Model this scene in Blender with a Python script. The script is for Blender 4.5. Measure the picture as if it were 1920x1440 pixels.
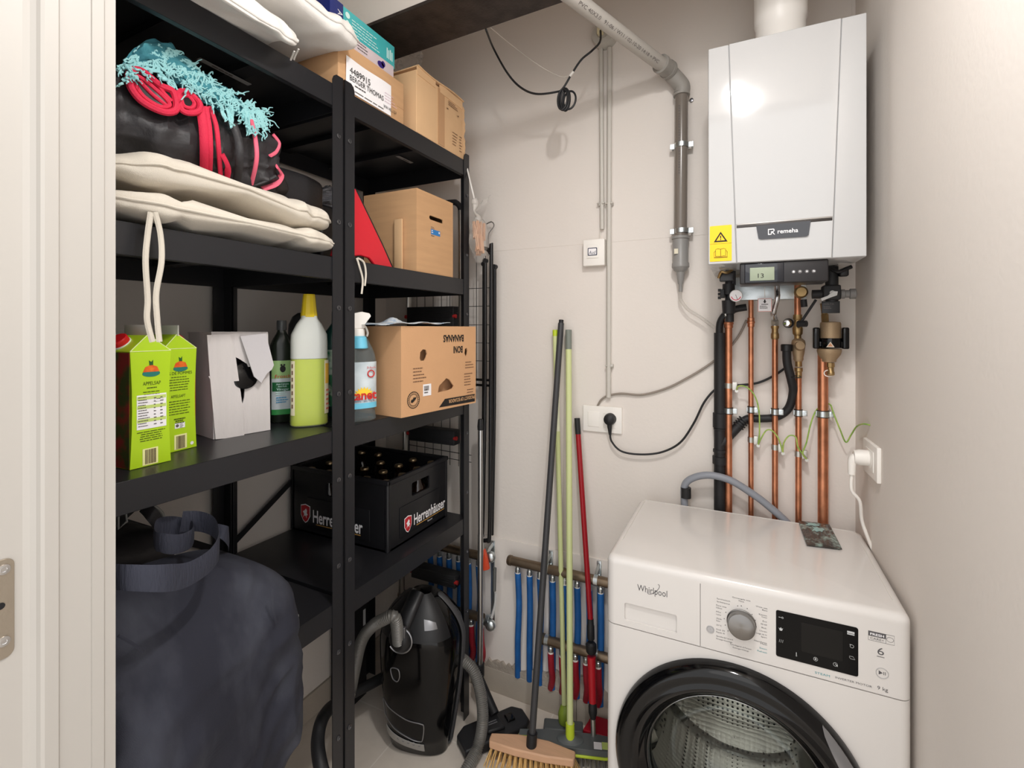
import bpy, bmesh, math, random
from mathutils import Vector, Matrix, noise
for o in list(bpy.data.objects): bpy.data.objects.remove(o, do_unlink=True)
random.seed(7)
SC = bpy.context.scene
COL = SC.collection
PI = math.pi
V = Vector

# ---------------------------------------------------------------- camera, world, lights, exposure
YAW = 0.4481; FOC = 900.0; HOR = 616.0; CAMZ = 1.4
cd = bpy.data.cameras.new('camera'); cam = bpy.data.objects.new('camera', cd); COL.objects.link(cam)
cam.location = (0, 0, CAMZ); cam.rotation_euler = (PI/2, 0, YAW)
cd.sensor_width = 36; cd.lens = FOC/1920*36; cd.shift_y = -(720-HOR)/1920; cd.clip_start = 0.02
SC.camera = cam
w = bpy.data.worlds.new('world'); SC.world = w; w.use_nodes = True
bg = w.node_tree.nodes['Background']; bg.inputs[0].default_value = (1.0, 0.99, 0.985, 1); bg.inputs[1].default_value = 1.05
def lamp(name, loc, power, r, col=(1, .985, .972)):
    l = bpy.data.lights.new(name, 'AREA'); l.shape = 'DISK'; l.energy = power; l.size = r; l.color = col
    o = bpy.data.objects.new(name, l); o.location = loc; COL.objects.link(o); return o
lamp('ceiling_spot_light', (-0.03, 0.54, 2.36), 4.0, 0.045)
lamp('ceiling_spot_light', (0.03, 0.44, 2.36), 2.6, 0.045)
pl_ = bpy.data.lights.new('ceiling_spot_glow', 'POINT'); pl_.energy = 4.8; pl_.shadow_soft_size = .03; pl_.color = (1, .985, .972)
po = bpy.data.objects.new('ceiling_spot_glow', pl_); po.location = (0, .49, 2.33); COL.objects.link(po)
al = bpy.data.lights.new('hallway_fill_light', 'AREA'); al.energy = 4.0; al.shape = 'DISK'; al.size = 1.5; al.color = (1, .975, .94)  # unseen soft fill behind the camera, added to even out the room light
ao = bpy.data.objects.new('hallway_fill_light', al); COL.objects.link(ao)
ao.location = (-0.05, -0.55, 2.3); ao.rotation_euler = (math.radians(52), 0, math.radians(8))
SC.cycles.diffuse_bounces = 10; SC.cycles.max_bounces = 16
SC.view_settings.view_transform = 'Standard'; SC.view_settings.look = 'None'
SC.view_settings.exposure = 0.54; SC.view_settings.gamma = 1.0; SC.view_settings.use_curve_mapping = False

# ---------------------------------------------------------------- helpers
SY, CY = math.sin(YAW), math.cos(YAW)
def W(px, py, X=None, Y=None, Z=None, D=None):
    """pixel of the photograph -> point on the given real plane of the room"""
    u = (px-960)/FOC; v = (HOR-py)/FOC
    d = V((-SY+u*CY, CY+u*SY, v))
    t = D if D is not None else (X/d.x if X is not None else (Y/d.y if Y is not None else (Z-CAMZ)/v))
    return V((0, 0, CAMZ))+d*t
def lin(c):
    c = c/255.0
    return c/12.92 if c <= .04045 else ((c+.055)/1.055)**2.4
def rgb(r, g, b): return (lin(r), lin(g), lin(b), 1)
MATS = {}
def mat(name, col, rough=.5, metal=0, bump=0, bscale=200, var=0, vscale=6, col2=None, trans=0, ior=1.45, coat=0, spec=.5, sheen=0, emit=None, thr=None, stretch=None, alpha=1):
    if name in MATS: return MATS[name]
    m = bpy.data.materials.new(name); m.use_nodes = True; nt = m.node_tree; b = nt.nodes['Principled BSDF']
    c = rgb(*col)
    b.inputs['Base Color'].default_value = c; b.inputs['Roughness'].default_value = rough; b.inputs['Metallic'].default_value = metal
    b.inputs['IOR'].default_value = ior; b.inputs['Transmission Weight'].default_value = trans; b.inputs['Coat Weight'].default_value = coat
    b.inputs['Coat Roughness'].default_value = .08; b.inputs['Specular IOR Level'].default_value = spec; b.inputs['Sheen Weight'].default_value = sheen
    b.inputs['Alpha'].default_value = alpha
    m.diffuse_color = c
    if emit: b.inputs['Emission Color'].default_value = rgb(*emit[:3]); b.inputs['Emission Strength'].default_value = emit[3]
    tc = nt.nodes.new('ShaderNodeTexCoord'); src = tc.outputs['Object']
    if stretch:
        mp = nt.nodes.new('ShaderNodeMapping'); mp.inputs['Scale'].default_value = stretch; nt.links.new(src, mp.inputs['Vector']); src = mp.outputs[0]
    if var or col2:
        n = nt.nodes.new('ShaderNodeTexNoise'); n.inputs['Scale'].default_value = vscale; n.inputs['Detail'].default_value = 5
        nt.links.new(src, n.inputs['Vector'])
        r = nt.nodes.new('ShaderNodeValToRGB')
        r.color_ramp.elements[0].position = thr[0] if thr else .3; r.color_ramp.elements[1].position = thr[1] if thr else .7
        cb = rgb(*col2) if col2 else tuple(min(1, x*(1+var)) for x in c[:3])+(1,)
        ca = c if col2 else tuple(x*(1-var) for x in c[:3])+(1,)
        r.color_ramp.elements[0].color = ca; r.color_ramp.elements[1].color = cb
        nt.links.new(n.outputs['Fac'], r.inputs[0]); nt.links.new(r.outputs[0], b.inputs['Base Color'])
    if bump:
        n2 = nt.nodes.new('ShaderNodeTexNoise'); n2.inputs['Scale'].default_value = bscale; n2.inputs['Detail'].default_value = 4
        nt.links.new(src, n2.inputs['Vector'])
        bp = nt.nodes.new('ShaderNodeBump'); bp.inputs['Strength'].default_value = bump; bp.inputs['Distance'].default_value = .004
        nt.links.new(n2.outputs['Fac'], bp.inputs['Height']); nt.links.new(bp.outputs[0], b.inputs['Normal'])
    MATS[name] = m; return m

def spl(pts, n=8, closed=False):
    pts = [V(p) for p in pts]; out = []; N = len(pts)
    rng = N if closed else N-1
    for i in range(rng):
        if closed: p0, p1, p2, p3 = pts[(i-1) % N], pts[i], pts[(i+1) % N], pts[(i+2) % N]
        else: p0, p1, p2, p3 = pts[max(i-1, 0)], pts[i], pts[i+1], pts[min(i+2, N-1)]
        for k in range(n):
            t = k/n
            out.append(.5*((2*p1)+(-p0+p2)*t+(2*p0-5*p1+4*p2-p3)*t*t+(-p0+3*p1-3*p2+p3)*t**3))
    if not closed: out.append(pts[-1])
    return out
def frame(d):
    d = d.normalized(); a = V((0, 0, 1)) if abs(d.z) < .9 else V((1, 0, 0))
    x = a.cross(d).normalized(); return x, d.cross(x)
def basis(o, ux, uy, uz=None):
    ux = V(ux); uy = V(uy); uz = V(uz) if uz else ux.cross(uy)
    return Matrix(((ux.x, uy.x, uz.x, o[0]), (ux.y, uy.y, uz.y, o[1]), (ux.z, uy.z, uz.z, o[2]), (0, 0, 0, 1)))
def loc(x, y, z, rz=0, rx=0, ry=0):
    return Matrix.Translation((x, y, z)) @ Matrix.Rotation(rz, 4, 'Z') @ Matrix.Rotation(rx, 4, 'X') @ Matrix.Rotation(ry, 4, 'Y')

class MB:
    def __init__(s, M=None): s.v = []; s.f = []; s.mi = []; s.M = M or Matrix.Identity(4); s.k = 0
    def mat(s, k): s.k = k; return s
    def add(s, vs, fs):
        b = len(s.v); s.v += [s.M @ V(v) for v in vs]
        for f in fs: s.f.append([b+i for i in f]); s.mi.append(s.k)
        return s
    def box(s, x0, x1, y0, y1, z0, z1, b=0):
        if b <= 0:
            vs = [(x, y, z) for z in (z0, z1) for y in (y0, y1) for x in (x0, x1)]
            return s.add(vs, [(0, 2, 3, 1), (4, 5, 7, 6), (0, 1, 5, 4), (2, 6, 7, 3), (0, 4, 6, 2), (1, 3, 7, 5)])
        bm = bmesh.new(); bmesh.ops.create_cube(bm, size=1)
        for v in bm.verts: v.co = V(((x0+x1)/2+v.co.x*(x1-x0), (y0+y1)/2+v.co.y*(y1-y0), (z0+z1)/2+v.co.z*(z1-z0)))
        bmesh.ops.bevel(bm, geom=bm.edges[:], offset=b, segments=3, profile=.5, affect='EDGES')
        return s.bm(bm)
    def bm(s, bm):
        bm.verts.index_update()
        s.add([v.co.copy() for v in bm.verts], [[v.index for v in f.verts] for f in bm.faces]); bm.free(); return s
    def cyl(s, p, q, r, r2=None, n=20, caps=True):
        p = V(p); q = V(q); r2 = r if r2 is None else r2; x, y = frame(q-p); vs = []
        for c, rr in ((p, r), (q, r2)):
            for i in range(n):
                a = 2*PI*i/n; vs.append(c+x*math.cos(a)*rr+y*math.sin(a)*rr)
        fs = [(i, (i+1) % n, n+(i+1) % n, n+i) for i in range(n)]
        if caps: fs += [tuple(range(n-1, -1, -1)), tuple(range(n, 2*n))]
        return s.add(vs, fs)
    def lathe(s, prof, o=(0, 0, 0), ax=(0, 0, 1), n=28, sx=1, sy=1, xd=None, caps=True):
        ax = V(ax).normalized(); o = V(o)
        if xd: x = V(xd).normalized(); y = ax.cross(x)
        else: x, y = frame(ax)
        vs = []
        for r, h in prof:
            for i in range(n):
                a = 2*PI*i/n; vs.append(o+ax*h+x*math.cos(a)*r*sx+y*math.sin(a)*r*sy)
        m = len(prof)
        fs = [(j*n+i, j*n+(i+1) % n, (j+1)*n+(i+1) % n, (j+1)*n+i) for j in range(m-1) for i in range(n)]
        if caps: fs += [tuple(range(n-1, -1, -1)), tuple((m-1)*n+i for i in range(n))]
        return s.add(vs, fs)
    def tube(s, pts, r, n=10, closed=False, rf=None, flat=None, up=None):
        pts = [V(p) for p in pts]; N = len(pts); vs = []; T = []
        for i in range(N):
            a = pts[(i-1) % N] if closed else pts[max(i-1, 0)]; b = pts[(i+1) % N] if closed else pts[min(i+1, N-1)]
            T.append((b-a).normalized() if (b-a).length > 1e-9 else V((0, 0, 1)))
        x, y = frame(T[0])
        if up is not None: y = (V(up)-T[0]*V(up).dot(T[0])).normalized(); x = y.cross(T[0])
        for i in range(N):
            if up is not None:
                y = (V(up)-T[i]*V(up).dot(T[i])).normalized(); x = y.cross(T[i])
            elif i:
                x = (x-T[i]*x.dot(T[i])).normalized(); y = T[i].cross(x)
            rr = rf(i/(N-1)) if rf else r
            ra, rb = (rr, rr) if not flat else (rr, flat)
            for k in range(n):
                a = 2*PI*k/n; vs.append(pts[i]+x*math.cos(a)*ra+y*math.sin(a)*rb)
        m = N if closed else N-1
        fs = [(j*n+k, j*n+(k+1) % n, ((j+1) % N)*n+(k+1) % n, ((j+1) % N)*n+k) for j in range(m) for k in range(n)]
        if not closed: fs += [tuple(range(n-1, -1, -1)), tuple((N-1)*n+k for k in range(n))]
        return s.add(vs, fs)
    def prism(s, poly, o, ux, uy, h):
        """2-D outline in the plane (ux,uy) through o, extruded by h along ux x uy"""
        o = V(o); ux = V(ux).normalized(); uy = V(uy).normalized(); nn = ux.cross(uy); n = len(poly)
        a = sum(poly[i][0]*poly[(i+1) % n][1]-poly[(i+1) % n][0]*poly[i][1] for i in range(n))
        if a < 0: poly = poly[::-1]
        vs = [o+ux*p[0]+uy*p[1] for p in poly]+[o+ux*p[0]+uy*p[1]+nn*h for p in poly]
        fs = [(i, (i+1) % n, n+(i+1) % n, n+i) for i in range(n)]+[tuple(range(n-1, -1, -1)), tuple(range(n, 2*n))]
        return s.add(vs, fs)
    def grid(s, nu, nv, fn, cu=False, caps=False):
        vs = [fn(i/(nu if cu else nu-1), j/(nv-1)) for j in range(nv) for i in range(nu)]
        fs = []
        for j in range(nv-1):
            for i in range(nu if cu else nu-1):
                a = j*nu+i; b = j*nu+(i+1) % nu; fs.append((a, b, b+nu, a+nu))
        if caps: fs += [tuple(range(nu-1, -1, -1)), tuple((nv-1)*nu+i for i in range(nu))]
        return s.add(vs, fs)
    def sheet(s, nu, nv, fn, th=.002):
        """open cloth-like surface given real thickness"""
        P = [[V(fn(i/(nu-1), j/(nv-1))) for i in range(nu)] for j in range(nv)]
        vs = []
        def nrm(i, j):
            a = P[j][min(i+1, nu-1)]-P[j][max(i-1, 0)]; b = P[min(j+1, nv-1)][i]-P[max(j-1, 0)][i]
            c = a.cross(b); return c.normalized() if c.length > 1e-12 else V((0, 0, 1))
        Nn = [[nrm(i, j) for i in range(nu)] for j in range(nv)]
        for sg in (.5, -.5):
            for j in range(nv):
                for i in range(nu): vs.append(P[j][i]+Nn[j][i]*th*sg)
        n = nu*nv; fs = []
        for j in range(nv-1):
            for i in range(nu-1):
                a = j*nu+i; fs.append((a, a+1, a+1+nu, a+nu)); fs.append((n+a, n+a+nu, n+a+1+nu, n+a+1))
        for i in range(nu-1):
            fs.append((i, n+i, n+i+1, i+1)); a = (nv-1)*nu+i; fs.append((a, a+1, n+a+1, n+a))
        for j in range(nv-1):
            a = j*nu; fs.append((a, a+nu, n+a+nu, n+a)); a += nu-1; fs.append((a, n+a, n+a+nu, a+nu))
        return s.add(vs, fs)
    def sq(s, L, Wd, H, e1=.35, e2=.3, n=56, m=24, amp=0, sc=8, seed=0, df=None):
        """rounded soft block centred on 0"""
        def sp(x, e): return math.copysign(abs(x)**e, x)
        def fn(u, v):
            a = u*2*PI; b = (v-.5)*PI*.998
            p = V((L/2*sp(math.cos(b), e1)*sp(math.cos(a), e2), Wd/2*sp(math.cos(b), e1)*sp(math.sin(a), e2), H/2*sp(math.sin(b), e1)))
            if amp:
                q = p*sc+V((seed, seed*1.7, 0)); k = noise.noise(q)*.7+noise.noise(q*2.3)*.35-abs(noise.noise(q*1.4+V((5, 0, 0))))*.5
                nn = V((p.x/(L*L), p.y/(Wd*Wd), p.z/(H*H)))
                p = p+nn.normalized()*k*amp
            return df(p) if df else p
        return s.grid(n, m, fn, cu=True, caps=True)
    def text(s, t, size, o, ux, uy, fit=None, align='LEFT', th=.0004, bold=0, shear=0, sp=1):
        c = bpy.data.curves.new('t', 'FONT'); c.body = t; c.size = 1; c.align_x = align; c.extrude = 0; c.offset = bold; c.shear = shear; c.space_character = sp; c.resolution_u = 3
        ob = bpy.data.objects.new('t', c); me = bpy.data.meshes.new_from_object(ob)
        xs = [v.co.x for v in me.vertices]
        k = size; kx = size
        if fit and xs: kx = fit/(max(xs)-min(xs))
        x0 = min(xs) if (xs and align == 'LEFT') else 0
        ux = V(ux).normalized(); uy = V(uy).normalized(); nn = ux.cross(uy)
        s.add([V(o)+ux*(v.co.x-x0)*kx+uy*v.co.y*k+nn*th for v in me.vertices], [list(p.vertices) for p in me.polygons])
        bpy.data.objects.remove(ob); bpy.data.curves.remove(c); bpy.data.meshes.remove(me); return s
    def bars(s, o, ux, uy, w_, rows, pitch, h=.45, th=.0003, seed=1, fill=.8, center=False):
        R = random.Random(seed); ux = V(ux).normalized(); uy = V(uy).normalized(); nn = ux.cross(uy); o = V(o)
        for r in range(rows):
            tot = w_*(R.uniform(.6, 1) if fill < 1 else 1); x = (w_-tot)/2 if center else 0; end = x+tot
            while x < end-.001:
                l = min(R.uniform(.06, .2)*w_+.0005, end-x); a = o+ux*x-uy*(r*pitch)+nn*th; b = ux*l; c = uy*(pitch*h)
                s.add([a, a+b, a+b+c, a+c], [(0, 1, 2, 3)]); x += l+.022*w_
        return s
    def build(s, name, mats, parent=None, bevel=0, sub=0, ang=38, flat=False, seg=2):
        me = bpy.data.meshes.new(name); me.from_pydata(s.v, [], s.f)
        if not isinstance(mats, (list, tuple)): mats = [mats]
        for m in mats: me.materials.append(m)
        me.polygons.foreach_set('material_index', s.mi)
        bm = bmesh.new(); bm.from_mesh(me); bmesh.ops.recalc_face_normals(bm, faces=bm.faces[:]) if not getattr(s, 'keep', False) else None
        for f in bm.faces: f.smooth = not flat
        th = math.radians(ang)
        for e in bm.edges:
            if len(e.link_faces) == 2 and e.calc_face_angle(0) > th: e.smooth = False
        bm.to_mesh(me); bm.free(); me.update()
        o = bpy.data.objects.new(name, me); COL.objects.link(o)
        if bevel:
            b = o.modifiers.new('b', 'BEVEL'); b.width = bevel; b.segments = seg; b.limit_method = 'ANGLE'; b.angle_limit = math.radians(40)
        if sub:
            b = o.modifiers.new('s', 'SUBSURF'); b.levels = sub; b.render_levels = sub
        if parent: adopt(o, parent)
        return o
def adopt(o, parent):
    o.parent = parent
    if parent.type == 'EMPTY': o.matrix_parent_inverse = Matrix.LocRotScale(parent.location, parent.rotation_euler, None).inverted()
def tag(o, label=None, cat=None, group=None, kind=None):
    if label: o['label'] = label
    if cat: o['category'] = cat
    if group: o['group'] = group
    if kind: o['kind'] = kind
    return o
def thing(name, label, cat, at=(0, 0, 0), group=None):
    o = bpy.data.objects.new(name, None); o.empty_display_size = .05; COL.objects.link(o); o.location = at
    return tag(o, label, cat, group)
def struct(o): o['kind'] = 'structure'; return o
def dup(root, off, label=None, rz=0):
    r = root.copy(); COL.objects.link(r); r.location = V(root.location)+V(off); r.rotation_euler = (0, 0, rz)
    if label: r['label'] = label
    for ch in root.children:
        c = ch.copy(); COL.objects.link(c); c.parent = r; c.matrix_parent_inverse = ch.matrix_parent_inverse.copy()
        for g in ch.children:
            d = g.copy(); COL.objects.link(d); d.parent = c; d.matrix_parent_inverse = g.matrix_parent_inverse.copy()
    return r
def rrect(w_, h_, r, n=5):
    out = []
    for cx, cy, a0 in ((w_-r, h_-r, 0), (r, h_-r, 90), (r, r, 180), (w_-r, r, 270)):
        for i in range(n+1):
            a = math.radians(a0+90*i/n); out.append((cx+r*math.cos(a), cy+r*math.sin(a)))
    return out
def circ(cx, cy, r, n=24, ry=None): return [(cx+r*math.cos(2*PI*i/n), cy+(ry or r)*math.sin(2*PI*i/n)) for i in range(n)]
XP, YP, ZP = V((1, 0, 0)), V((0, 1, 0)), V((0, 0, 1))

# ---------------------------------------------------------------- materials
wallm = mat('wall_paint', (221, 214, 207), .85, bump=.12, bscale=90, var=.012, vscale=3)
ceilm = mat('ceiling_paint', (216, 210, 202), .9, bump=.1, bscale=60)
framem = mat('door_frame_paint', (180, 175, 168), .45, var=.01)
blk = mat('black_powder_coat', (32, 32, 35), .33, bump=.05, bscale=900)
blkp = mat('black_plastic', (22, 22, 24), .4)
blkg = mat('black_gloss', (8, 8, 10), .10, coat=.1, spec=.35)
steel = mat('steel', (190, 190, 190), .3, 1)
zinc = mat('zinc_plated', (205, 212, 214), .32, 1, bump=.1, bscale=300)
chrome = mat('chrome', (225, 225, 225), .12, 1)
alu = mat('aluminium', (200, 198, 192), .38, 1)
copper = mat('copper', (208, 142, 108), .40, 1, var=.22, vscale=30, bump=.06, bscale=120)
brass = mat('brass', (176, 148, 104), .42, 1, var=.15, vscale=40)
brassd = mat('matt_brass', (172, 148, 118), .55, .6, bump=.15, bscale=500)
wht = mat('white_enamel', (214, 210, 206), .22, coat=.3)
whtp = mat('white_plastic', (236, 232, 226), .4)
greyp = mat('grey_pvc', (150, 146, 140), .45, var=.02)
greyd = mat('grey_pvc_dark', (120, 112, 104), .22)
card = mat('cardboard', (200, 158, 116), .8, bump=.1, bscale=250, var=.05, vscale=8, stretch=(1, 1, 8))
card2 = mat('cardboard_light', (214, 176, 134), .8, bump=.1, bscale=250, var=.04, vscale=6)
cardd = mat('cardboard_inside', (150, 112, 76), .9, var=.05)
ink = mat('black_ink', (30, 26, 24), .7)
inkg = mat('grey_ink', (96, 90, 88), .7)
inkf = mat('faint_print', (120, 88, 66), .8)
pap = mat('white_paper', (240, 238, 240), .75)
canvas = mat('cream_canvas', (212, 204, 190), .9, bump=.25, bscale=700, var=.02, sheen=.2)
canvasw = mat('white_canvas', (226, 223, 218), .9, bump=.2, bscale=700, sheen=.2)
navy = mat('navy_canvas', (30, 31, 42), .85, bump=.3, bscale=800, col2=(66, 68, 77), vscale=8, thr=(.48, .86), stretch=(1, 1.6, .7))
nylon = mat('black_nylon', (46, 44, 46), .5, bump=.25, bscale=120, var=.15, vscale=10)
redm = mat('red_webbing', (214, 38, 72), .7, bump=.3, bscale=400)
pinkm = mat('pink_webbing', (240, 108, 132), .7, bump=.3, bscale=400)
turq = mat('turquoise_cloth', (88, 166, 176), .9, bump=.3, bscale=300, col2=(36, 96, 112), vscale=14)
turql = mat('pale_turquoise_yarn', (160, 214, 216), .9, bump=.3, bscale=300)
bluep = mat('blue_pipe_sleeve', (28, 92, 158), .5, bump=.3, bscale=160, var=.14, vscale=24)
redp = mat('red_pipe_sleeve', (158, 30, 46), .5, bump=.3, bscale=160, var=.14, vscale=24)
bronze = mat('nickel_bronze', (128, 112, 94), .4, .9, var=.18, vscale=20)
rub = mat('black_rubber', (28, 28, 30), .55, bump=.1, bscale=300)
cement = mat('cement', (168, 158, 146), .95, bump=.9, bscale=120, var=.18, vscale=22)
tealm = mat('teal_carton', (70, 176, 180), .35)
# ---------------------------------------------------------------- the room
YW = 1.652; XL = -1.405; YF = 0.363; ZC = 2.64
def tile_mat():
    m = bpy.data.materials.new('floor_tiles'); m.use_nodes = True; nt = m.node_tree; b = nt.nodes['Principled BSDF']
    tc = nt.nodes.new('ShaderNodeTexCoord'); mp = nt.nodes.new('ShaderNodeMapping'); mp.inputs['Location'].default_value = (.17, -.03, 0)
    br = nt.nodes.new('ShaderNodeTexBrick'); br.offset = 0; br.inputs['Scale'].default_value = 1
    br.inputs['Brick Width'].default_value = .45; br.inputs['Row Height'].default_value = .45; br.inputs['Mortar Size'].default_value = .0025
    br.inputs['Color1'].default_value = rgb(226, 216, 204); br.inputs['Color2'].default_value = rgb(221, 211, 199); br.inputs['Mortar'].default_value = rgb(238, 230, 220)
    n = nt.nodes.new('ShaderNodeTexNoise'); n.inputs['Scale'].default_value = 14; n.inputs['Detail'].default_value = 8
    mx = nt.nodes.new('ShaderNodeMixRGB'); mx.blend_type = 'MULTIPLY'; mx.inputs[0].default_value = .25
    nt.links.new(tc.outputs['Object'], mp.inputs[0]); nt.links.new(mp.outputs[0], br.inputs['Vector']); nt.links.new(mp.outputs[0], n.inputs['Vector'])
    nt.links.new(br.outputs['Color'], mx.inputs[1]); nt.links.new(n.outputs['Fac'], mx.inputs[2]); nt.links.new(mx.outputs[0], b.inputs['Base Color'])
    b.inputs['Roughness'].default_value = .5
    return m
tilem = tile_mat()
struct(MB().box(XL-.1, .6, -1.2, YW+.1, -.06, 0).build('floor', tilem))
m = MB().box(XL-.1, .5, YW, YW+.12, 0, ZC+.1); struct(m.build('wall_back', wallm))
# lower plaster zone stands 4 mm proud of the wall; a fainter step higher up
m = MB().box(W(905, 1200, Y=YW).x, .28, YW-.005, YW+.001, .09, .593)
struct(m.build('trim_1', mat('plaster_step', (223, 216, 209), .8, bump=.1, bscale=60), bevel=.0015))
struct(MB().box(XL, .28, YW-.0010, YW+.001, 1.70, ZC).build('trim_2', wallm, bevel=.0006))
struct(MB().box(XL-.12, XL, -.1, YW+.1, 0, ZC+.1).build('wall_left', wallm))
rw = MB(); rw.prism([(.288, YW+.02), (.304, 1.15), (.330, .34), (.45, .34), (.45, YW+.02)], (0, 0, 0), XP, YP, ZC+.1)
struct(rw.build('wall_right', wallm))
struct(MB().box(XL-.1, .5, YF-.02, YW+.1, ZC, ZC+.1).build('ceiling', ceilm))
m = MB().box(XL-.1, -.82, YF-.10, YF, 0, ZC+.1); m.box(XL-.1, .5, YF-.1, YF, 2.36, ZC+.1)
struct(m.build('wall_front', wallm))
# skirting
bs = mat('skirting_tile', (178, 168, 155), .7, bump=.15, bscale=200, var=.05, vscale=12)
m = MB()
for k in range(4): m.box(XL, XL+.009, .37+k*.32, .37+k*.32+.318 if k < 3 else YW, 0, .088)
struct(m.build('baseboard_left', bs, bevel=.001))
m = MB(); x = XL+.009
while x < .28:
    m.box(x, min(x+.43, .28), YW-.016, YW, 0, .088); x += .432
struct(m.build('baseboard_back', bs, bevel=.001))
# crumbled cement where the floor-heating pipes leave the screed
pts = [(-1.2, .085)]
R = random.Random(3); x = -1.2
while x < .2: pts.append((x, .118+R.uniform(0, .030)+.022*math.sin(x*9))); x += .012
pts.append((.2, .085)); mm = MB(); mm.prism(pts, (0, YW-.0150, 0), XP, ZP, -.0150)
struct(mm.build('trim_3', cement))
# door frame (left jamb) with its profile
def jp(px, x): return (x, W(px, 616, X=x).y)
poly = [(-.86, .10), (-.80, .10), jp(42, -.80), jp(56, -.798), jp(68, -.793), jp(76, -.787), jp(84, -.785), jp(110, -.785), jp(112, -.7875), jp(171, -.7875), jp(173, -.785), jp(195, -.785), jp(197, -.7865), (-.7865, YF), (-.86, YF)]
d1 = MB(); d1.prism(poly, (0, 0, 0), XP, YP, 2.36); dj = struct(d1.build('door_1', framem, flat=True))
sp = mat('brushed_steel', (168, 156, 140), .42, .85, bump=.05)
a = W(0, 1050, X=-.80); b = W(26, 1226, X=-.80)
wd = .030; zt = a.z; zb = b.z; y1 = b.y
s1 = MB(); s1.prism([(p[0], p[1]) for p in rrect(wd, zt-zb, .009)], (-.80, y1-wd, zb), YP, ZP, .0018)
s1.M = Matrix.Identity(4); pl = s1.build('strike_plate', sp, dj, bevel=.0004)
for py in (1068, 1203):
    c = W(7, py, X=-.798); q = MB(); q.lathe([(.0062, 0), (.006, .0009), (.003, .0012), (.0025, .0004)], c, (1, 0, 0), 20)
    q.build('screw', chrome, pl)
c = W(1, 1137, X=-.798); MB().lathe([(.004, 0), (.004, .0006)], c, (1, 0, 0), 16).build('latch_hole', blkp, pl)

# plastered downstand with the dark steel plate under it
def bw(px, py): return W(px, py, Z=2.30)
f0, f1 = bw(740, 110), bw(1060, 0); n0 = bw(707, 41); n1 = bw(812, 0)
df = (f1-f0).normalized(); fL = f0-df*((f0.x-XL)/df.x); fR = f0+df*((.29-f0.x)/df.x)
wdt = (n0-f0)-df*(n0-f0).dot(df); nL = fL+wdt; nR = fR+wdt
P2 = lambda v: (v.x, v.y)
struct(MB().prism([P2(nL+V((0, .008, 0))), P2(nR+V((0, .008, 0))), P2(fR-V((0, .008, 0))), P2(fL-V((0, .008, 0)))], (0, 0, 2.306), XP, YP, ZC-2.306).build('trim_4', wallm))
st = MB(); st.prism([P2(nL), P2(nR), P2(fR), P2(fL)], (0, 0, 2.296), XP, YP, .010)
steelpl = mat('mill_steel', (62, 54, 50), .5, .5, bump=.2, bscale=160, var=.3, vscale=26)
sb = st.build('steel_beam', steelpl, bevel=.001)
tag(sb, 'dark brown steel beam crossing under the ceiling above the shelves', 'beam')

# ---------------------------------------------------------------- shelving
SM = Matrix.Translation((-.905, .906, 0)) @ Matrix.Rotation(-.0165, 4, 'Z')   # local x: out of the shelf (0 = front), y: along it
ZS = [2.003, 1.576, 1.149, .721]
DEP = .478
def S(x, y, z=0): return SM @ V((x, y, z))
def post(parent, x, y, sx, sy, z1=2.028, screws=True):
    """L-section post; corner at (x,y), flange sy along the shelf face, flange sx along the side"""
    m = MB(SM); wd = .034; t = .0022
    # flange on the front/back face
    pr = [(0, 0), (wd, 0), (wd, z1-.016), (wd-.004, z1-.006), (wd-.012, z1), (0, z1)]
    m.prism(pr, (x, y, 0), (0, sy, 0), (0, 0, 1), t*sx*sy)
    m.prism([(0, 0), (wd, 0), (wd, z1-.02), (wd-.014, z1), (0, z1)], (x, y, 0), (sx, 0, 0), (0, 0, 1), -t*sx*sy)
    o = m.build('post', blk, parent)
    if screws:
        for k in range(9):
            z = .2+k*.2135-.03
            q = MB(SM); nx = 1 if sx < 0 else -1
            cx = x+nx*.0005; cy = y+sy*.016
            q.lathe([(.0062, 0), (.0060, .0016), (.0034, .0024), (.0026, .0004), (.0005, .0004)], (cx, cy, z), (nx, 0, 0), 14)
            q.build('screw', mat('screw_black', (105, 105, 108), .3, .9), o)
    return o
def shelf(parent, y0, y1, z):
    m = MB(SM); h = .055; t = .0016; x0 = -.0025; x1 = -DEP+.0025
    m.box(x1, x0, y0, y1, z-t, z)                    # deck
    m.box(x0-t, x0, y0, y1, z-h, z); m.box(x1, x1+t, y0, y1, z-h, z)
    m.box(x1, x0, y0, y0+t, z-h, z); m.box(x1, x0, y1-t, y1, z-h, z)
    m.box(x0-.014, x0, y0, y1, z-h, z-h+t)           # folded lip
    for k in (1, 2): yy = y0+(y1-y0)*k/3; m.box(x1+.004, x0-.004, yy-.018, yy+.018, z-.016, z-.002)
    return m.build('shelf', blk, parent, bevel=.0007)
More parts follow.
